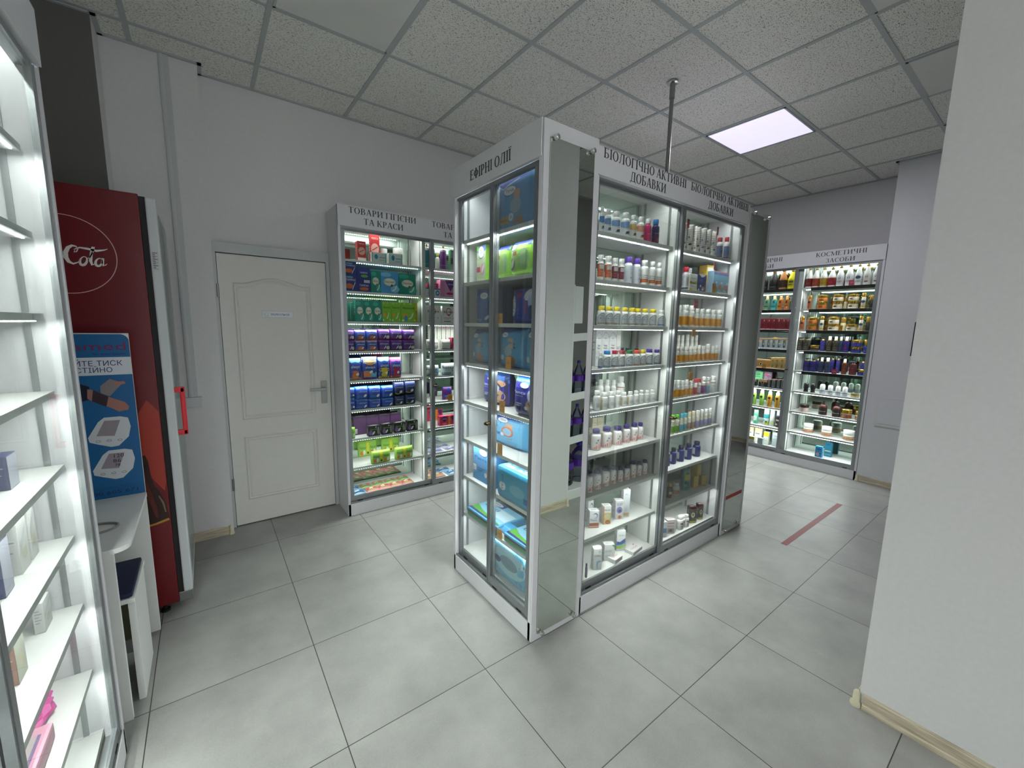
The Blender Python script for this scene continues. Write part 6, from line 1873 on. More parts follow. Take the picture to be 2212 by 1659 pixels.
# style: (name, category, look, body colour, front print, kind) kind: box, bag, flat
BS = {
    'carton_v': ('supplement_carton', 'box', 'tall white carton with arched top line', '#e9ebec', [('s', [(.04 + .92 * k / 10, .80 + .13 * math.sin(PI * k / 10) - .012, .80 + .13 * math.sin(PI * k / 10)) for k in range(11)], '#40464e'), T_(.5, .74, .3, .035, 'BEST', '#2c3038'), T_(.5, .55, .5, .05, 'Vega', '#22262c'), T_(.5, .47, .5, .05, 'Multi', '#22262c'), ('r', .3, .40, .7, .407, '#8a8e94'), ('e', .22, .24, .05, .03, '#1c2024')], 'box'),
    'carton_g': ('supplement_carton', 'box', 'tall white carton with vertical black letters', '#eceae8', [T_(.5, .46, .8, .08, 'GLY', '#1c1c1e'), T_(.5, .38, .6, .05, 'CINE', '#1c1c1e'), ('r', .2, .16, .7, .19, '#c8604c')], 'box'),
    'tanbox': ('supplement_carton', 'box', 'tall cream carton at the back', '#cfcab0', [('r', .05, .1 + .1 * k, .8, .12 + .1 * k, '#b4ae90') for k in range(8)], 'box'),
    'box_ph': ('medicine_box', 'box', 'small white box with brown band and blue arc', '#eceef0', [('r', 0, .12, 1, .30, '#a8603c'), ('r', 0, .02, 1, .08, '#c87c4c'), ('e', .62, .72, .24, .16, '#3c5c98'), ('e', .58, .70, .20, .12, '#eceef0'), T_(.45, .42, .7, .12, 'Phyto', '#2c4c8c')], 'box'),
    'box_s2': ('medicine_box', 'box', 'tall white box with pale blue print behind others', '#e4e8ec', [T_(.5, .8, .6, .08, '4C', '#8aa0c4'), ('e', .5, .3, .3, .1, '#d8dce4'), ('r', .1, .05, .9, .16, '#d8b48c')], 'box'),
    'box_45': ('medicine_box', 'box', 'white box with golden picture and orange badge', '#e9ebe6', [('r', 0, 0, 1, .62, '#d8c48c'), ('e', .55, .42, .36, .16, '#e8dca8'), ('e', .6, .12, .3, .11, '#a8501c'), T_(.6, .08, .3, .08, '45', '#f4d04c'), T_(.5, .76, .8, .08, 'Magnesium', '#3c64a4'), ('r', -0, 0, .12, 1, '#c87a34')], 'box'),
    'box_sl': ('medicine_box', 'box', 'white sleep-aid box with purple swirl', '#e9e9ec', [T_(.5, .74, .7, .11, 'SLEEP', '#2c64a8'), ('e', .5, .5, .36, .18, '#8c88c0'), ('e', .55, .46, .2, .09, '#55508c'), ('e', .58, .12, .24, .10, '#c8803c'), ('r', 0, .86, 1, .90, '#c8ccd4')], 'box'),
    'box_ek': ('medicine_box', 'box', 'wide white box with green corner lying behind', '#e6e9e8', [T_(.45, .52, .7, .14, 'ЕКОВІС', '#70767c'), ('p', [(.68, .98), (1, .98), (1, .80)], '#2c8c54'), ('r', .1, .3, .6, .33, '#b4b8ba'), ('r', .1, .22, .5, .25, '#b4b8ba')], 'box'),
    'box_pl': ('medicine_box', 'box', 'upright white box with blue and green waves', '#e6eaea', [('s', [(0, .30, .48), (.4, .28, .44), (1, .40, .62)], '#2c4c9c'), ('s', [(0, .12, .26), (.5, .10, .30), (1, .22, .38)], '#a8c83c'), ('s', [(0, .24, .30), (.5, .26, .30), (1, .34, .40)], '#6cb4d8'), T_(.55, .72, .6, .07, 'PILTRUM', '#4c5054')], 'box'),
    'box_ol': ('medicine_box', 'box', 'upright white box with pale blue figures', '#e4e7e8', [T_(.5, .62, .8, .09, 'ОЛФВІ', '#33373c'), ('p', [(.35, .18), (.5, .2), (.6, .36), (.45, .44), (.4, .34)], '#7cacd4'), ('p', [(.5, .34), (.9, .38), (.95, .44), (.6, .44)], '#7cacd4'), ('p', [(.4, .05), (.52, .04), (.55, .18), (.45, .2)], '#7cacd4'), ('e', .7, .86, .12, .04, '#b8bcc0')], 'box'),
    'flat_d': ('medicine_box', 'box', 'flat white ointment box with red print', '#e9ebeb', 'DERMAPIX', 'flat'),
    'flat_z': ('medicine_box', 'box', 'flat white box with red outlined letters', '#e9ebeb', 'CYKAPLAST', 'flat'),
    'box_wn': ('supplement_carton', 'box', 'slim white carton with navy print behind the bottle', '#e8e8f0', shade_text(3, .2, .9, .7, .95, '#3c4078'), 'box'),
    'box_ty': ('supplement_carton', 'box', 'tall yellow-orange carton with white banner', '#e8c040', [('r', 0, 0, 1, .35, '#c8803c'), ('r', 0, .35, 1, .6, '#dcae3c'), ('p', [(.05, .92), (.95, .92), (.9, .80), (.5, .76), (.1, .80)], '#eceae4'), ('e', .3, .15, .25, .07, '#3c7cb4'), ('r', .1, .5, .8, .56, '#a8b868')], 'box'),
    'box_wy': ('supplement_carton', 'box', 'white and yellow carton with lemon pattern', '#e8e6d0', [('r', .05, .58, .95, .9, '#e9eaec'), ('s', [(0, .42, .56), (.5, .40, .50), (1, .44, .58)], '#8a8c28'), ('e', .85, .52, .12, .08, '#d8c43c'), T_(.5, .70, .7, .10, 'Vitamin', '#3c54a0'), ('r', .1, .16, .85, .36, '#e9eaec'), T_(.5, .22, .6, .08, 'Vitamin', '#3c54a0'), ('s', [(0, 0, .12), (.5, 0, .06), (1, 0, .14)], '#c0b43c')], 'box'),
    'box_nv': ('supplement_carton', 'box', 'dark blue carton with moon and toy print', '#24347c', [('p', [(.1, 1), (.9, 1), (.7, .88), (.45, .82)], '#dfe2ee'), T_(.42, .58, .4, .12, 'MEL', '#6c94c8'), ('e', .35, .32, .06, .07, '#e8ecf4'), ('e', .68, .20, .18, .10, '#c48c6c'), ('e', .6, .12, .10, .06, '#d8dce8'), ('e', .85, .2, .08, .1, '#5c3c8c'), ('e', .15, .1, .06, .06, '#e8e4d8')], 'box'),
    'box_sea': ('supplement_carton', 'box', 'slim blue seaside-picture carton', '#7ca4bc', [('r', 0, .84, 1, .94, '#3c5494'), ('p', [(0, 1), (1, 1), (.5, .92)], '#b85454'), ('r', 0, .35, 1, .84, '#6c9cb8'), ('e', .3, .3, .35, .12, '#a8645c'), ('e', .6, .5, .16, .05, '#c8dce4'), ('e', .7, .2, .3, .1, '#547c5c'), ('r', 0, 0, 1, .07, '#d8dcdc'), ('e', .7, .06, .12, .04, '#c8b83c')], 'box'),
    'pouch_t': ('snack_pouch', 'pouch', 'turquoise and yellow children\'s supplement pouch', '#4a9a9c', [('r', .1, .5, .9, .9, '#b8b448'), ('e', .5, .82, .3, .07, '#3c7c58'), ('e', .3, .40, .16, .09, '#3c2c28'), ('e', .65, .35, .2, .12, '#2c5c64'), ('r', .15, .08, .85, .22, '#2c6c74')], 'bag'),
    'box_yc': ('supplement_carton', 'box', 'cubic yellow carton with orange ring', '#d0b020', [('r', 0, 0, 1, .12, '#c87c34'), ('e', .5, .5, .30, .32, '#c88c2c'), ('e', .5, .5, .24, .26, '#dcc02c'), T_(.5, .44, .36, .12, 'Kids', '#6c4c18')], 'box'),
    'box_bg': ('supplement_carton', 'box', 'black carton with gold and green picture', '#241c1c', [('r', 0, .8, 1, .9, '#5c1c24'), ('e', .5, .5, .3, .16, '#d8ccac'), ('e', .5, .52, .12, .08, '#241c1c'), ('r', 0, 0, 1, .14, '#c8b85c'), ('e', .5, .26, .3, .08, '#4c5c2c')], 'box'),
    'box_wb': ('supplement_carton', 'box', 'white and blue carton beside the door profile', '#dfe6ee', [('r', 0, .3, 1, .6, '#5c8cc4')], 'box'),
    'box_pk': ('supplement_carton', 'box', 'pinkish white carton with grey picture', '#e6d8d8', [('r', .1, .08, .9, .40, '#a8989c'), ('e', .5, .24, .2, .1, '#5c5054'), ('r', .1, .74, .9, .8, '#b86c70'), T_(.5, .52, .7, .09, 'Beauty', '#6c3c44')], 'box'),
    'tp_post': ('incontinence_pack', 'pack', 'big blue incontinence pack at the very top', '#4a8ed0', [('r', 0, 0, 1, 1, '#5a9ed8'), ('s', [(0, .94, 1), (.08, .86, 1), (.3, .92, 1), (.5, .97, 1), (1, .99, 1)], '#3c48a8'), ('s', [(0, .92, .945), (.1, .85, .87), (.22, .90, .93), (.5, .96, .98)], '#dce8f4'), ('e', .26, .78, .16, .105, '#2c50a0'), ('e', .26, .785, .145, .09, '#f4f6f8'), T_(.26, .76, .20, .06, 'TENA', '#24408c'), ('r', .36, .58, .50, .76, '#d8a888'), ('e', .40, .44, .13, .16, '#a4b8d0'), ('p', [(.30, .06), (.62, .03), (.52, .26), (.40, .16)], '#a87c64'), ('r', 0, .10, .24, .26, '#d0a45c'), T_(.12, .155, .18, .05, 'NORMAL', '#2c2418'), ('e', .30, .22, .06, .085, '#dce6f0'), T_(.30, .19, .04, .06, '3', '#20244c')], 'box'),
    'tp_grnbox': ('incontinence_pack', 'pack', 'white and green pad box, the first one from the left', '#8cc83c', [('r', 0, 0, 1, 1, '#b9c8a4'), ('s', [(0, .84, 1), (.4, .74, 1), (1, .86, 1)], '#2c64c0'), ('r', 0, .86, .25, 1, '#6cc03c')] + tena(.5, .82, .3) + [('e', .66, .34, .22, .16, '#c8a0a8'), ('e', .7, .36, .08, .13, '#eeeaf0', -.5), ('r', 0, .28, .4, .42, '#b42c58'), T_(.3, .62, .4, .07, 'Lady', '#6c9c5c')], 'box'),
    'tp_grn': ('incontinence_pack', 'pack', 'crinkled green pad pack with blue crimped top', '#84bc3c', [('r', 0, 0, 1, 1, '#90c848'), ('s', [(0, .84, 1), (.5, .88, 1), (1, .82, 1)], '#2c48b4'), ('r', 0, .0, .36, .80, '#a8c07c')] + tena(.18, .82, .15) + [('r', .22, .60, .36, .70, '#a82c50'), ('e', .18, .34, .15, .16, '#2c5c3c'), ('e', .2, .36, .06, .14, '#c8ccc8', -.4), ('e', .68, .45, .24, .30, '#8cb47c'), ('r', .5, .2, .52, .7, '#5c8c4c'), ('r', .8, .2, .82, .7, '#5c8c4c')], 'bag'),
    'tp_bluebox': ('incontinence_pack', 'pack', 'blue pad box with flower drawing in the unlit compartment', '#202c6c', [('r', 0, 0, .56, 1, '#3c6cb0'), ('s', [(0, .82, 1), (.3, .74, 1), (.56, .84, 1)], '#24408c')] + tena(.33, .80, .18) + [('e', .45, .25, .14, .20, '#284c9c'), ('e', .48, .16, .12, .05, '#dce4f0', .4), T_(.12, .55, .16, .06, 'Lady', '#a0bce0'), ('r', .04, .10, .24, .12, '#a0bce0'), ('r', .04, .05, .20, .07, '#a0bce0')], 'box'),
    'tp_lady': ('incontinence_pack', 'pack', 'dark blue pad pack with sideways lettering and red badge', '#24389c', [('r', 0, 0, 1, 1, '#2c44a4'), ('e', .10, .50, .09, .30, '#eef0f6'), T_(.10, .28, .34, .10, 'TENA', '#1c2c6c', 0, 1), T_(.26, .16, .2, .05, 'Lady', '#c4cef0', 0, 1), ('r', .22, .72, .34, .98, '#b02c58'), ('e', .55, .80, .12, .15, '#dfe2f0', .7), ('e', .66, .58, .10, .22, '#b4c4e8', .3), ('s', [(.46, .08, .70), (.52, .1, .78)], '#a83c6c'), ('r', .6, 0, 1, .5, '#20206c')], 'bag'),
    'tp_ltblue': ('incontinence_pack', 'pack', 'light blue brief pack with beige figure, unlit compartment', '#4c8cc0', [('r', 0, 0, 1, 1, '#64a4d0'), ('s', [(0, .88, 1), (.25, .80, 1), (.5, .90, 1), (1, .96, 1)], '#24408c'), ('r', .1, .88, .22, 1, '#5c9c3c')] + tena(.27, .82, .12) + [('r', .42, .50, .60, .74, '#dcae84'), ('e', .44, .42, .14, .14, '#a8bccc'), ('e', .52, .18, .18, .14, '#c08c68'), ('r', 0, .20, .18, .32, '#d0c07c'), ('e', .22, .26, .05, .07, '#e0e8f0'), ('e', .66, .60, .02, .02, '#1c2448'), ('e', .67, .52, .025, .03, '#1c2448')], 'bag'),
    'tp_pants': ('incontinence_pack', 'pack', 'purple absorbent-pants pack with orange arrows figure', DP, pants_pack('#3434a8', DP, '#c49c7c'), 'bag'),
    'tp_pblue': ('incontinence_pack', 'pack', 'light blue absorbent-pants pack with orange ring arrows', '#64b0e4', [('r', 0, 0, 1, 1, '#78bce8'), ('s', [(0, .90, 1), (.3, .80, 1), (.6, .92, 1), (1, .95, 1)], '#2c50b8')] + tena(.40, .85, .14) + [('r', .50, .52, .70, .78, '#d8b094'), ('e', .56, .52, .16, .16, '#dc7c4c'), ('e', .56, .52, .12, .12, '#9cc4e4'), ('r', .0, .36, .40, .44, '#3c7cc8'), ('e', .42, .40, .05, .06, '#e8f0f8'), ('p', [(.4, .04), (.75, .04), (.7, .34), (.5, .28)], '#c8a890'), T_(.16, .62, .28, .09, 'Pants', '#24508c')], 'bag'),
    'tp_pbox': ('incontinence_pack', 'pack', 'blue absorbent-pants box standing alone on the left', '#4c8cc8', [('r', 0, 0, 1, 1, '#5c9cd4'), ('r', .02, .92, .16, 1, '#4cb43c'), T_(.36, .60, .56, .10, 'Pants', '#1c3c8c'), ('r', 0, .26, .14, .42, '#eef2f6'), T_(.07, .30, .08, .09, 'L', '#20242c'), ('r', .2, .36, .5, .38, '#2c5cac'), ('r', .2, .30, .42, .32, '#2c5cac'), ('e', .60, .24, .06, .07, '#e4ecf4'), ('e', .8, .34, .14, .22, '#d88864')] + tena(.48, .84, .18), 'box'),
    'tp_bag': ('incontinence_pack', 'pack', 'rounded transparent-blue brief pack on the cabinet floor', '#3c9cd0', [('r', 0, 0, 1, 1, '#6cb8dc'), ('s', [(.2, .92, 1), (.6, .74, .84), (1, .60, .66)], '#3c8cc8')] + tena(.30, .86, .13) + [('e', .55, .45, .32, .26, '#a8d4e8'), ('e', .55, .44, .18, .12, '#7c98b0'), ('r', .80, .52, .92, .62, '#eef2f4'), T_(.86, .54, .06, .06, 'M', '#20242c'), ('r', .80, .40, .92, .50, '#5ca4dc'), ('e', .32, .40, .07, .07, '#24488c')], 'bag'),
    'rbox': ('toothpaste_box', 'box', 'upright red box with white globe picture', '#c43838', [('r', 0, .18, 1, 1, '#c03434'), ('e', .5, .5, .42, .2, '#e6b0a4'), ('s', [(.2, .42, .46), (.8, .56, .60)], '#b03030'), ('r', 0, 0, 1, .17, '#e8dcd4'), T_(.5, .84, .7, .07, 'MEDICA', '#f2dcd8')], 'box'),
    'wbox': ('toothpaste_box', 'box', 'flat white and mint toothpaste box', '#dfe8e6', [('e', .3, .55, .12, .26, '#3c9cc0'), ('r', .5, .45, .9, .55, '#8cb0b8'), ('p', [(0, 1), (.1, 1), (.06, 0), (0, 0)], '#8cd0c4'), ('p', [(1, 1), (.92, 1), (.88, 0), (1, 0)], '#8cd0c4'), ('r', .5, .2, .85, .26, '#a4b8bc')], 'box'),
    'tamp': ('tampon_box', 'box', 'navy tampon box with orange oval', '#20286c', [('r', 0, 0, 1, 1, '#242c78'), ('e', .35, .30, .33, .16, '#d0602c'), T_(.5, .62, .8, .14, 'TAMPAX', '#dfe4f2'), ('s', [(.6, .05, .12), (.85, .5, .6)], '#e8ecf4'), ('e', .4, .85, .3, .06, '#6ca0b8')], 'box'),
    'tampg': ('tampon_box', 'box', 'navy tampon box with green and orange spots', '#20307c', [('r', 0, 0, 1, 1, '#243084'), ('e', .55, .66, .28, .06, '#5cb03c'), T_(.5, .76, .6, .08, 'TAMPAX', '#dfe4f2'), T_(.5, .22, .7, .09, 'TAMPAX', '#dfe4f2'), ('e', .5, .12, .34, .07, '#d0602c'), ('r', .5, .38, .95, .5, '#c8ccdc')], 'box'),
    'disg': ('panty_liner_box', 'box', 'teal panty-liner box with white emblem', '#14806c', discreet('#1c8c78', '#3cb09c'), 'box'),
    'disb': ('panty_liner_box', 'box', 'wide blue panty-liner box with white emblem', '#3c88c4', discreet('#4c9cd8', '#88c4ec'), 'box'),
    'dgrn': ('panty_liner_box', 'box', 'dark green box seen edge-on beside the teal ones', '#0c5c4c', [('r', .1, .1, .3, .9, '#2c8470')], 'box'),
    'lime': ('panty_liner_box', 'box', 'lime green panty-liner box', '#7cb82c', naturella(), 'box'),
    'limey': ('panty_liner_box', 'box', 'wide lime green panty-liner box with yellow edge', '#7cb82c', naturella() + [('r', .86, 0, 1, 1, '#d4c020'), T_(.93, .15, .5, .10, 'АКЦІЯ', '#2c2c14', 0, 1), ('e', .30, .2, .1, .16, '#5c94cc')], 'box'),
    'alp': ('pad_pack', 'pack', 'purple and pink pad pack', '#4c2c80', [('r', 0, 0, 1, 1, '#4c2c84'), ('s', [(0, .84, 1), (.5, .90, 1), (1, .80, 1)], '#b450b8'), ('r', 0, .05, .55, .3, '#8c2c74'), T_(.45, .58, .7, .14, 'always', '#ead8f2', .12), ('e', .78, .26, .16, .16, '#cfd0a4'), ('s', [(.42, .1, .18), (.6, .3, .5)], '#f0eaf0')], 'bag'),
    'alo': ('pad_pack', 'pack', 'blue pad pack with orange spot', '#2c48a0', always('#2c4ca4', '#d8683c', '#e0b4d8', sash='#c89838'), 'bag'),
    'alo2': ('pad_pack', 'pack', 'tall blue pad pack with orange oval and light blue top', '#24409c', always('#2848a4', '#dc6c34', '#7cc0ea', sash='#d8b03c'), 'bag'),
    'alO': ('pad_pack', 'pack', 'large pad pack, cream top and big orange swoosh', '#24409c', [('r', 0, 0, 1, 1, '#2444a0'), ('s', [(0, .74, 1), (.3, .70, 1), (.6, .68, 1), (1, .74, 1)], '#e8dc9c'), ('e', .5, .70, .24, .06, '#e08c4c'), T_(.5, .50, .62, .11, 'always', '#eaf0fa', .12), ('s', [(0, 0, .36), (.3, 0, .40), (.6, 0, .38), (1, 0, .30)], '#6cb4e0'), ('s', [(0, 0, .36), (.3, 0, .38), (.55, 0, .30), (.62, 0, .04)], '#e07c34'), ('e', .55, .34, .12, .05, '#f4f2ea', .7), ('e', .74, .34, .08, .07, '#2a3878')], 'bag'),
    'aly2': ('pad_pack', 'pack', 'tall blue pad pack with yellow ovals', '#24409c', always('#2848a4', '#e4c83c', '#9ccce8', sash='#d8b83c') + [('e', .5, .42, .44, .10, '#e4c83c')], 'bag'),
    'alk2': ('pad_pack', 'pack', 'tall pink and blue pad pack, rightmost on its shelf', '#c83c90', always('#3048a8', '#c82c5c', '#e070b8', sash='#d89838') + [('e', .5, .44, .44, .08, '#c83060')], 'bag'),
    'alb': ('pad_pack', 'pack', 'deep blue pad pack with light blue top', '#1c389c', [('r', 0, 0, 1, 1, '#2044a8'), ('s', [(0, .82, 1), (.5, .88, 1), (1, .80, 1)], '#4c9ce0'), T_(.55, .56, .6, .14, 'always', '#bcd4f4', .12), ('e', .72, .26, .14, .09, '#eef2fa', .8), ('e', .3, .2, .26, .14, '#2c64c4')], 'bag'),
    'alk': ('pad_pack', 'pack', 'black and blue night pad pack with white pad', '#182044', [('r', 0, 0, 1, 1, '#1c2c64'), ('s', [(0, .84, 1), (.5, .96, 1), (1, .84, 1)], '#161a2c'), ('r', 0, 0, 1, .32, '#20241c'), T_(.5, .54, .6, .14, 'always', '#c4cce4', .12), ('e', .62, .26, .14, .09, '#eef0f2', .8), ('s', [(.1, .16, .22), (.4, .06, .12), (.6, .16, .2)], '#c8b04c')], 'bag'),
    'dpur': ('pad_pack', 'pack', 'dark plum carton with barcode', '#3c2440', [('r', .05, .05, 1, .90, '#4c3054'), ('r', .12, .08, .30, .34, '#c8c4c8')] + [('r', .12, .10 + .05 * k, .30, .115 + .05 * k, '#2c2430') for k in range(4)], 'box'),
    'lgw': ('pad_pack', 'pack', 'small green and white pack against the left side', '#8cc44c', [('r', 0, .5, 1, 1, '#7cc43c'), ('r', .5, .7, 1, .9, '#e0882c'), ('e', .5, .3, .3, .2, '#eef2e0')], 'bag'),
    'blkf': ('pad_pack', 'pack', 'black floral pad pack', '#1c201c', [('r', 0, 0, 1, 1, '#1c221c'), T_(.42, .58, .6, .18, 'Naturella', '#8cb45c', .25), ('e', .2, .34, .16, .24, '#8c60b0'), ('e', .45, .30, .08, .20, '#e8eae4', -.6), ('e', .86, .5, .1, .4, '#8c9488'), ('e', .66, .86, .05, .07, '#e0e4dc')], 'box'),
    'limp': ('pad_pack', 'pack', 'soft lime green pad pack with yellow sash', '#a8d064', [('r', 0, 0, 1, 1, '#98cc54'), ('r', .44, 0, .58, 1, '#e0d830'), ('e', .51, .22, .05, .09, '#4c4c1c'), T_(.24, .5, .34, .18, 'Natur', '#2c5c24', .25), ('e', .18, .24, .08, .14, '#e07c34'), ('e', .32, .28, .07, .16, '#e8f2d8'), T_(.78, .5, .34, .18, 'Natur', '#2c5c24', .25), ('e', .72, .24, .08, .14, '#e07c34'), ('e', .86, .28, .07, .16, '#e8f2d8')], 'bag'),
    'gbox': ('hair_dye_box', 'box', 'green-edged grey box at the right of the sprays', '#3c9c54', [('r', 0, 0, .5, 1, '#a8aeb0'), ('r', .1, .3, .4, .6, '#5c6468')], 'box'),
    'obb': ('tampon_box', 'box', 'white box with blue sun emblem', '#dde4ec', [('e', .82, .42, .13, .34, '#2c6cb4'), ('e', .82, .42, .07, .18, '#dde4ec'), ('r', 0, .86, 1, 1, '#3c78b8'), ('r', .1, .3, .55, .36, '#a8b8c8')], 'box'),
    'pkb': ('tampon_box', 'box', 'small pink-red box', '#c83c64', [('p', [(0, 0), (.5, .6), (1, 0)], '#d86c88'), ('e', .5, .6, .3, .2, '#dc8ca0')], 'box'),
    'lib': ('pad_pack', 'pack', 'pink pad pack with violet diamond emblem', '#dc8cb8', [('r', .3, 0, 1, 1, '#e0a0c4'), ('p', [(.3, .98), (1.0, .98), (.65, .30)], '#8c2c80'), ('p', [(.40, .78), (.65, .96), (.95, .78), (.65, .5)], '#4c2c84'), T_(.68, .72, .4, .12, 'Libresse', '#eee4f4'), ('e', .6, .2, .22, .08, '#b43060')], 'box'),
    'kot': ('pad_box', 'box', 'square white pad box with red dot burst', '#e9e7e4', kotex(), 'box'),
    'kots': ('pad_pack', 'pack', 'short white pad pack with grey print', '#e6e4dc', kotex(big=False), 'bag'),
    'kotb': ('pad_pack', 'pack', 'white pad pack with pale blue petals', '#e2e9ec', [('r', 0, 0, 1, 1, '#e2ebee'), ('e', .85, .4, .2, .34, '#78b4e4'), ('e', .80, .5, .1, .2, '#b4d8f0'), T_(.42, .55, .78, .28, 'kotex', '#1c1c24'), ('r', 0, .12, .6, .22, '#54b4bc'), ('r', 0, .0, .55, .09, '#2c4480')], 'bag'),
    'thin': ('panty_liner_box', 'box', 'thin white-green liner box leaning in a row', '#e4e8e0', [('s', [(.3, .3, .34), (.5, .5, .6), (.7, .8, .84)], '#a8c49c'), ('e', .6, .12, .2, .03, '#6c9c64'), ('e', .5, .9, .1, .02, '#d08c84')], 'box'),
    'dpk': ('pad_pack', 'pack', 'dark violet night pad pack', '#2c1c44', [('r', .08, 0, 1, 1, '#34204c'), ('e', .55, .48, .12, .10, '#e4e0ec', .5), ('r', .15, .1, .9, .2, '#6c2c54'), ('e', .28, .5, .05, .05, '#6c5c8c'), ('e', .28, .66, .05, .05, '#6c5c8c'), ('r', .3, .84, .8, .88, '#8c7ca4')], 'bag'),
    'dpl': ('pad_pack', 'pack', 'violet pad pack with pink chevron and blue diamond', '#4c1c6c', [('p', [(.1, 1), (1, 1), (.56, .4)], '#c83c9c'), ('p', [(.3, 1), (.86, 1), (.58, .62)], '#3c6cc0'), ('p', [(.36, .78), (.58, .94), (.82, .78), (.58, .56)], '#1c2c84'), ('r', .1, .24, .5, .36, '#3c6cc0'), ('e', .3, .12, .1, .06, '#d04c84')], 'bag'),
    'prd': ('pad_pack', 'pack', 'long crimson pad pack with orange sash', '#c02c54', [('r', 0, 0, 1, 1, '#cc3460'), ('p', [(.1, .8), (.3, 1), (.48, .8), (.3, .3)], '#4c2464'), ('p', [(.7, .8), (.85, 1), (1, .8), (.85, .4)], '#4c2464'), ('r', .54, 0, .68, 1, '#e08c2c'), ('e', .3, .2, .14, .12, '#e07c5c'), T_(.30, .66, .24, .14, 'Libresse', '#f0d8e4')], 'box'),
    'rdb': ('hair_care_box', 'box', 'tall dark red box with window', '#7a1424', [('r', .3, .55, .62, .92, '#5c3038'), ('e', .58, .8, .06, .08, '#cfb8b0'), ('r', .35, .2, .55, .5, '#5a1c2c'), ('r', 0, 0, 1, .04, '#d8a8a4')], 'box'),
    'gwb': ('hair_care_box', 'box', 'pale grey window box with copper top', '#c2c8d4', [('r', .3, .16, .75, .82, '#4c5450'), ('e', .55, .45, .12, .14, '#c4c4ac'), ('r', .5, .6, .68, .78, '#a8a070'), ('r', 0, .88, 1, 1, '#b88450')], 'box'),
    'gob': ('gift_box', 'box', 'wide copper-gold gift box with round emblem', '#b88a4c', [('e', .42, .45, .09, .16, '#e6dcc8'), ('r', .37, .34, .47, .56, '#2c2420'), ('s', [(.1, .82, .86), (.6, .88, .94), (.95, .82, .86)], '#e0c488')], 'box'),
    'goc': ('hair_care_box', 'box', 'tall gold box with narrow window', '#c0985c', [('r', .3, .1, .7, .82, '#7c7444'), ('e', .5, .5, .12, .2, '#a8a468')], 'box'),
    'bkj': ('gift_box', 'box', 'low black box with tan lid and square emblem', '#1c1a26', [('r', 0, .68, 1, 1, '#d0a06c'), ('r', .28, .42, .60, .78, '#c8a880'), ('r', .34, .46, .54, .74, '#1c1c34'), ('r', .3, .18, .62, .30, '#8c9094')], 'box'),
    'bkw': ('hair_care_box', 'box', 'black box with silver-framed window', '#20203c', [('r', .12, .12, .6, .92, '#a8a8a0'), ('r', .2, .18, .52, .84, '#5c6450'), ('r', 0, .93, 1, 1, '#d0a878')], 'box'),
    'grp': ('wet_wipes_pack', 'pack', 'pale green wipes pack standing at the back', '#7cc890', [('e', .5, .8, .3, .1, '#4c9c68'), ('r', .2, .6, .8, .64, '#3c7c54')], 'bag'),
    'pkp': ('wet_wipes_pack', 'pack', 'mauve floral pack standing at the back', '#b08ca0', [('e', .4, .8, .2, .1, '#c85c7c'), ('e', .7, .7, .2, .1, '#8c6c94')], 'bag'),
    'bx_bl': ('medicine_box', 'box', 'small bright blue box on the cabinet floor', '#2c8cc8', [('e', .4, .28, .26, .16, '#d8b8b0'), ('r', .2, .74, .8, .80, '#1c4c84'), ('e', .7, .5, .1, .05, '#8cc4ec'), ('e', .3, .55, .1, .04, '#8cc4ec')], 'box'),
    'bx_te': ('medicine_box', 'box', 'taller teal box on the cabinet floor', '#1c6c88', [('r', .1, .36, .9, .44, '#b0b49c'), ('r', .2, .84, .8, .88, '#0c3c54'), ('r', .1, .14, .9, .18, '#7ca8a8')], 'box'),
    'bx_or': ('medicine_box', 'box', 'white box with pale orange top', '#e6e6dc', [('r', 0, .78, 1, 1, '#f0b890'), ('r', .1, .58, .7, .66, '#8c8480'), ('r', .1, .3, .6, .33, '#b8b8b0')], 'box'),
    'bx_yt': ('medicine_box', 'box', 'white box with yellow top', '#dfe4dc', [('r', 0, .66, 1, 1, '#d8c828'), ('r', .2, .3, .7, .34, '#b0b8a8')], 'box'),
    'bx_pb': ('medicine_box', 'box', 'pale blue-grey box', '#c4d4d8', [('r', .1, .76, .8, .80, '#7c9098'), ('r', .1, .5, .7, .53, '#94a8b0')], 'box'),
    'bx_oy': ('medicine_box', 'box', 'small box with orange and yellow top', '#e4e4dc', [('r', 0, .55, 1, 1, '#d8c424'), ('r', 0, .6, .2, .95, '#c06c2c'), ('r', .2, .2, .8, .26, '#a8a890')], 'box'),
    'lf_n': ('perfume_box', 'box', 'film-wrapped box with navy end', '#3c3e68', [('r', .0, .02, 1, .98, '#b9bccc')], 'box'),
    'lf_w': ('perfume_box', 'box', 'film-wrapped white box', '#d4d6d4', [('p', [(.1, .6), (.9, .9), (.9, .8), (.1, .4)], '#c0c4c6'), ('e', .5, .35, .25, .12, '#c8c4ac')], 'box'),
    'lf_b': ('perfume_box', 'box', 'brown box with pale side', '#9c7064', [('r', 0, 0, 1, 1, '#c9cabc'), ('e', .5, .45, .3, .2, '#d4d0b0')], 'box'),
    'lf_pink': ('gift_pouch', 'pouch', 'crumpled magenta gift pouch', '#c0368c', [], 'crumple'),
    'lf_card': ('gift_card_pack', 'pack', 'pink pack with pale blue card window', '#c88ca4', [], 'cardpack'),
    'tp_tilt': ('incontinence_pack', 'pack', 'big blue-white pack leaning on its side', '#3c9cc8', [('r', 0, 0, 1, 1, '#5cacd0')] + [('e', .12, .45, .09, .16, '#eef4f8'), T_(.12, .3, .3, .10, 'TENA', '#1c4c8c', 0, 1), ('e', .52, .5, .2, .2, '#88c0d8'), ('r', .7, .2, .85, .4, '#2c6cac')], 'tilt'),
    'tp_bed': ('bed_pad_pack', 'pack', 'flat bed-pad pack with grass picture', '#58b0e0', [], 'bed'),
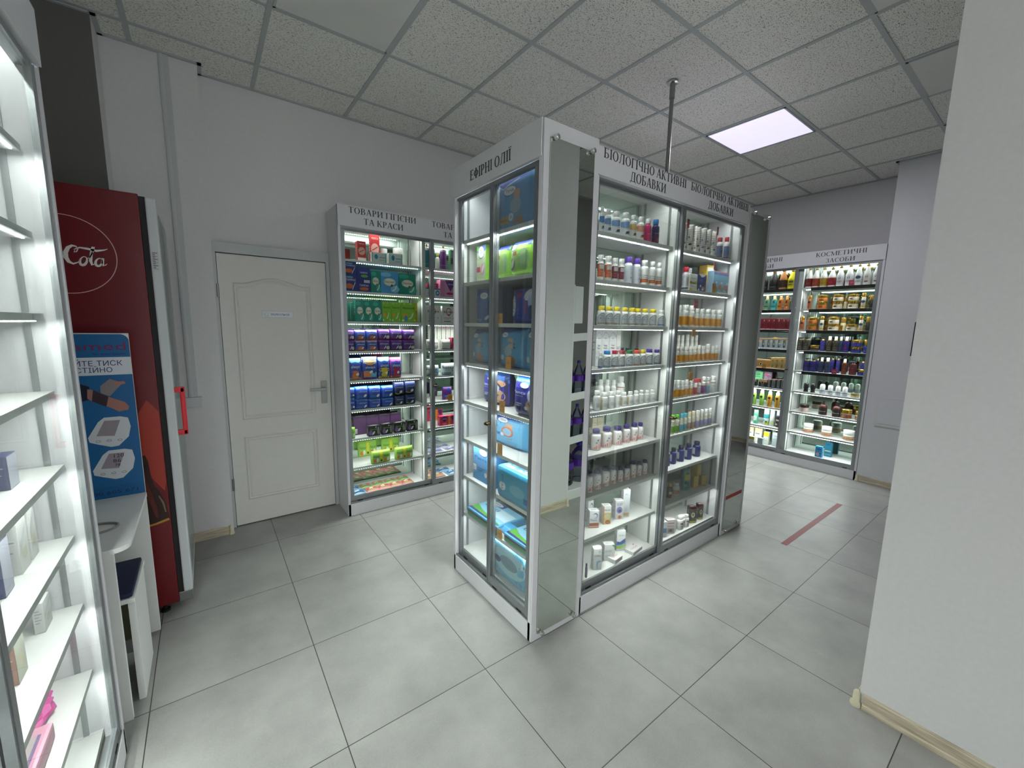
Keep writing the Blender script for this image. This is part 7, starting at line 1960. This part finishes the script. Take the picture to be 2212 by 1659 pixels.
    'wipe_g': ('wet_wipes_pack', 'pack', 'flat green and pink wipes pack', '#9cb87c', ['#c86c74', '#4c9c3c', '#c4d0a8'], 'wipe'),
    'wipe_r': ('wet_wipes_pack', 'pack', 'flat red and green wipes pack', '#c88484', ['#b84c54', '#8cb048', '#ecdcd4'], 'wipe'),
    'wipe_b': ('wet_wipes_pack', 'pack', 'flat blue wipes pack', '#8cb4d4', ['#3c7cb8', '#2c4c6c', '#e0e8ee'], 'wipe'),
    'leaf': ('leaflet', 'leaflet', 'flat lilac and blue leaflet lying on the shelf', '#c8bcd4', ['#7c98cc', '#4c4c5c', '#e4dce8'], 'wipe'),
    'tag_o': ('price_tag', 'tag', 'small orange discount tag', '#eca83c', [T_(.5, .42, .7, .22, '-25%', '#a85c10')], 'tag'),
    'tag_p': ('price_tag', 'tag', 'small pink discount tag', '#d8506c', [T_(.5, .42, .7, .22, '-10%', '#f6dce0')], 'tag'),
    'tag_h': ('price_tag', 'tag', 'small red heart-shaped tag', '#b84850', [('e', .5, .4, .4, .35, '#c86068')], 'tag'),
}


def bagS(w, h, d, crimp=True):
    """front surface of a soft pack, centred at x=0, base z=0, depth d"""
    def S(u, v, l):
        a_, b_ = (u - .5) * 2, (v - .5) * 2
        a_, b_ = max(-1, min(1, a_)), max(-1, min(1, b_))
        f = (1 - abs(a_) ** 5) ** .5 * (1 - abs(b_) ** (6 if b_ < 0 else 2.6)) ** .5
        wob = .012 * math.sin(9 * u + 4 * v) * math.sin(7 * v)
        return (a_ * w / 2 * (1 - .05 * abs(b_) ** 4), -d / 2 * (.28 + .72 * f + wob) - l, v * h)
    return S


def pack_meshes(k, w, h, d):
    key = (k, round(w / .004), round(h / .004), round(d / .004))
    if key in _M:
        return _M[key]
    nm, cat, look, bc_, pr, kind = BS[k]
    b_, p_ = MB(), MB()
    if kind == 'box':
        b_.box(-w / 2, w / 2, -d / 2, d / 2, 0, h, col=bc_, bev=min(.0015, d * .04))
        if k in ('lf_n', 'lf_w', 'lf_b'):
            pass
        put(p_, flatS(w, h, -d / 2), w, h, pr)
        if k.startswith('tb_') or k in ('tp_bluebox',):
            pass
        # plain coloured flank strip seen from the side
        sideS = lambda u, v, l: (-w / 2 - l, d / 2 - u * d, v * h)
        put(p_, sideS, d, h, shade_text(5, .2, .85, .3, .8, '#8f9296' if sum(lin(bc_)[:3]) > 1 else '#c8c8c8', 8))
        topS = lambda u, v, l: (-w / 2 + u * w, -d / 2 + v * d, h + l)
        put(p_, topS, w, d, [('r', .2, .4, .8, .55, '#9a9da2' if sum(lin(bc_)[:3]) > 1 else '#d0d0d0')])
    elif kind == 'tag':
        b_.box(-w / 2, w / 2, -.0006, .0006, 0, h, col=bc_)
        put(p_, flatS(w, h, -.0006), w, h, pr)
    elif kind == 'bag':
        S = bagS(w, h, d)
        n, m_ = 14, 14
        for sgn in (1, -1):
            G = [[S(i / n, j / m_, 0) for i in range(n + 1)] for j in range(m_ + 1)]
            vs = [(x, y * sgn, z) for r_ in G for x, y, z in r_]
            fs = [(j * (n + 1) + i, j * (n + 1) + i + 1, (j + 1) * (n + 1) + i + 1, (j + 1) * (n + 1) + i) for j in range(m_) for i in range(n)]
            if sgn < 0:
                fs = [f[::-1] for f in fs]
            b_.add(vs, fs, 0, bc_)
        # close the sides, bottom and top
        for u in (0, 1):
            for j in range(m_):
                p, q = S(u, j / m_, 0), S(u, (j + 1) / m_, 0)
                b_.add([p, q, (q[0], -q[1], q[2]), (p[0], -p[1], p[2])], [(0, 1, 2, 3) if u == 0 else (3, 2, 1, 0)], 0, bc_)
        for v in (0, 1):
            for i in range(n):
                p, q = S(i / n, v, 0), S((i + 1) / n, v, 0)
                b_.add([p, q, (q[0], -q[1], q[2]), (p[0], -p[1], p[2])], [(0, 1, 2, 3) if v else (3, 2, 1, 0)], 0, bc_)
        put(p_, S, w, h, [it for it in pr], 0.0006)
    elif kind == 'flat':
        b_.box(-w / 2, w / 2, -d / 2, d / 2, 0, h, col=bc_, bev=.001)
        put(p_, lambda u, v, l: (-w / 2 + u * w, -d / 2 + v * d, h + l), w, d, [T_(.5, .35, .7, .22, pr, '#b8464c'), ('p', [(.7, .75), (.95, .9), (.75, .92)], '#b04050')])
        put(p_, flatS(w, h, -d / 2), w, h, [T_(.5, .3, .6, .4, pr, '#b8464c')])
    elif kind == 'wipe':
        n = 8
        S = lambda u, v, l: (-w / 2 + u * w, -d / 2 + v * d, h * (.35 + .65 * (math.sin(PI * min(1, max(0, u))) ** .35) * (math.sin(PI * min(1, max(0, v))) ** .35)) + .0006 * math.sin(30 * u + 9 * v) + l)
        G = [S(i / n, j / n, 0) for j in range(n + 1) for i in range(n + 1)]
        b_.add(G, [(j * (n + 1) + i, j * (n + 1) + i + 1, (j + 1) * (n + 1) + i + 1, (j + 1) * (n + 1) + i) for j in range(n) for i in range(n)], 0, bc_)
        b_.box(-w / 2, w / 2, -d / 2, d / 2, 0, h * .35, col=bc_)
        c1, c2, c3 = pr
        put(p_, S, w, d, [('s', [(.05, .2, .55), (.4, .45, .8), (.95, .3, .9)], c1), ('s', [(.1, .08, .2), (.5, .25, .42), (.9, .1, .28)], c2), ('e', .45, .5, .2, .12, c3), ('s', [(.3, .5, .6), (.6, .7, .85), (.85, .85, .9)], c3)], .0008)
    elif kind == 'bed':
        b_.box(-w / 2, w / 2, -d / 2, d / 2, 0, h, col=bc_, bev=.012)
        topS = lambda u, v, l: (-w / 2 + u * w, -d / 2 + v * d, h + l)
        put(p_, topS, w, d, [('r', .03, .05, .97, .95, '#8cc8e8'), ('s', [(.03, .05, .40), (.3, .05, .26), (.6, .05, .2), (.97, .05, .12)], '#5ca83c'), ('s', [(.03, .05, .14), (.97, .05, .08)], '#24307c'), ('r', .03, .74, .5, .95, '#2c3c98'), ('e', .26, .84, .18, .09, '#f2f5f8'), T_(.26, .81, .24, .06, 'TENA', '#24408c'), ('e', .06, .84, .05, .06, '#8cd03c'), T_(.34, .52, .4, .14, 'Bed', '#1c3c7c'), ('r', .5, .3, .95, .72, '#c8e4f2')])
        put(p_, flatS(w, h, -d / 2), w, h, [('r', .04, .2, .96, .55, '#4c9834'), ('r', .04, .55, .96, .8, '#2c3c6c')])
    elif kind == 'tilt':
        S = bagS(w, h, d)
        b_.box(-w / 2, w / 2, -d / 2, d / 2, 0, h, col=bc_, bev=.022)
        put(p_, flatS(w * .9, h * .86, -d / 2), w * .9, h * .9, [('r', 0, .12, 1, 1, '#5cacd0')] + pr[1:])
        topS = lambda u, v, l: (-w / 2 + .02 + u * (w - .04), -d / 2 + .02 + v * (d - .04), h + l)
        rr = random.Random(4)
        put(p_, topS, w, d, [('r', 0, 0, 1, 1, '#8cccec')] + [('e', rr.random() * .9 + .05, rr.random() * .8 + .1, .06, .10, '#dff2fa', rr.random() * 3) for _ in range(26)])
    elif kind == 'crumple':
        rr = random.Random(9)
        bm = bmesh.new()
        bmesh.ops.create_icosphere(bm, subdivisions=3, radius=1)
        for v in bm.verts:
            s_ = 1 + rr.uniform(-.13, .13)
            v.co = Vector((v.co.x * w / 2 * s_, v.co.y * d / 2 * s_, max(0, (v.co.z * s_ * .55 + .45)) * h))
        bm.verts.index_update()
        b_.add([v.co[:] for v in bm.verts], [[v.index for v in f.verts] for f in bm.faces], 0, bc_)
        bm.free()
    elif kind == 'cardpack':
        b_.box(-w / 2, w / 2, -d / 2, d / 2, 0, h, col=bc_, bev=.008)
        put(p_, lambda u, v, l: (-w / 2 + u * w, -d / 2 + v * d, h + l), w, d, [('r', .05, .2, .8, .85, '#a89c9c'), ('r', .05, .5, .75, .85, '#9cc0ee'), ('r', .1, .15, .8, .22, '#6c5c84')])
    rs = (b_.mesh('pack_body', [PR], kind in ('bag', 'bed', 'tilt')), p_.mesh('print', [PR]) if p_.v else None)
    _M[key] = rs
    return rs


ORD = ['first', 'second', 'third', 'fourth', 'fifth', 'sixth', 'seventh', 'eighth', 'ninth', 'tenth', 'eleventh', 'twelfth']
BN = {'Bl': 'left supplements bay', 'Br': 'right supplements bay', 'E': 'end cabinet', 'H': 'hygiene cabinet', 'Hr': 'hygiene cabinet right bay', 'Cr': 'cosmetics right bay', 'Cl': 'cosmetics left bay', 'L': 'near glass cabinet'}
SN = ['top shelf', 'second shelf', 'third shelf', 'fourth shelf', 'fifth shelf', 'sixth shelf', 'seventh shelf', 'eighth shelf', 'cabinet floor']


def bay_of(o):
    b_, x, y = o[0], o[4][0], o[4][1]
    if b_ == 'B':
        return 'Bl' if x < 2.21 else 'Br'
    if b_ == 'H':
        return 'H' if x < 1.48 else 'Hr'
    if b_ == 'C':
        return 'Cr' if y < 1.86 else 'Cl'
    return b_


ITEMS = json.loads(ITEMS_JSON)
cnt = {}
for o in ITEMS:
    key = (bay_of(o), o[1], o[2] in ('back', 'lback', 'rback'), o[3], o[9] == 'top')
    cnt.setdefault(key, []).append(o)
for key, lst in cnt.items():
    lst.sort(key=lambda q: q[4][0] if q[0] in 'BH' else -q[4][1])

for key, lst in cnt.items():
    bay, si, back, k, top = key
    for n, o in enumerate(lst):
        (cx, cy_, cz), rz, wd, dp, hh = o[4], math.radians(o[5]), o[6], o[7], o[8]
        rnd = k in RS
        nm, cat, look = (RS if rnd else BS)[k][:3]
        place = SN[si] + ' of ' + BN[bay]
        bits = look
        if len(lst) > 1:
            bits += ', ' + ('upper ' if top else '') + ORD[n] + ' from left'
        elif top:
            bits += ', stacked on top'
        if back and 'back' not in bits and 'behind' not in bits:
            bits += ', rear row'
        label = bits + ', ' + place
        while len(label.replace(',', '').split()) > 16:
            # shorten the look, not the place
            wds = look.split()
            if len(wds) <= 4:
                break
            cut = ' '.join(wds[:-1])
            while cut.split()[-1] in ('with', 'and', 'the', 'a', 'of', 'in', 'on', 'by', 'at', 'small', 'white', 'gold', 'black', 'grey', 'dark', 'pale', 'orange', 'arched', 'yellow'):
                cut = ' '.join(cut.split()[:-1])
            label = label.replace(look, cut, 1)
            look = cut
        cz += 0.0006
        if rnd:
            me_b, me_c, me_l = round_meshes(k, wd / 2, hh)
            if o[0] == 'B':
                rz -= math.radians(22)
            t = thing(nm, label, cat, (cx, cy_, cz), rz, None)
            link('bottle_body' if cat != 'jar' else 'jar_body', me_b, t)
            link('lid' if PROF[RS[k][3]] is PROF['jar'] else 'cap', me_c, t)
            if me_l:
                link('label_print', me_l, t)
        else:
            kind = BS[k][5]
            d_ = max(dp, .004)
            if kind == 'tag':
                wd, hh = min(wd, .046), max(.045, min(hh, .06))
                if k == 'tag_h':
                    wd, hh = .022, .05
            me_b, me_p = pack_meshes(k, wd, hh, d_)
            # the table stores the middle of the front edge: step inwards by half the depth
            ang = rz
            ix, iy = -math.sin(ang), math.cos(ang)
            off = d_ / 2 if kind != 'tag' else -0.004
            t = thing(nm, label, cat, (cx + ix * off, cy_ + iy * off, cz), rz, None)
            link('pack_body' if cat in ('pack', 'pouch') else 'card' if kind == 'tag' else 'box_body', me_b, t)
            if me_p:
                link('print', me_p, t)
        if len(lst) > 1:
            t['group'] = (look + 's on the ' + place) if not look.endswith('s') else look + ' on the ' + place
        if k == 'tp_tilt':
            t.rotation_euler = (math.radians(0), 0, rz)
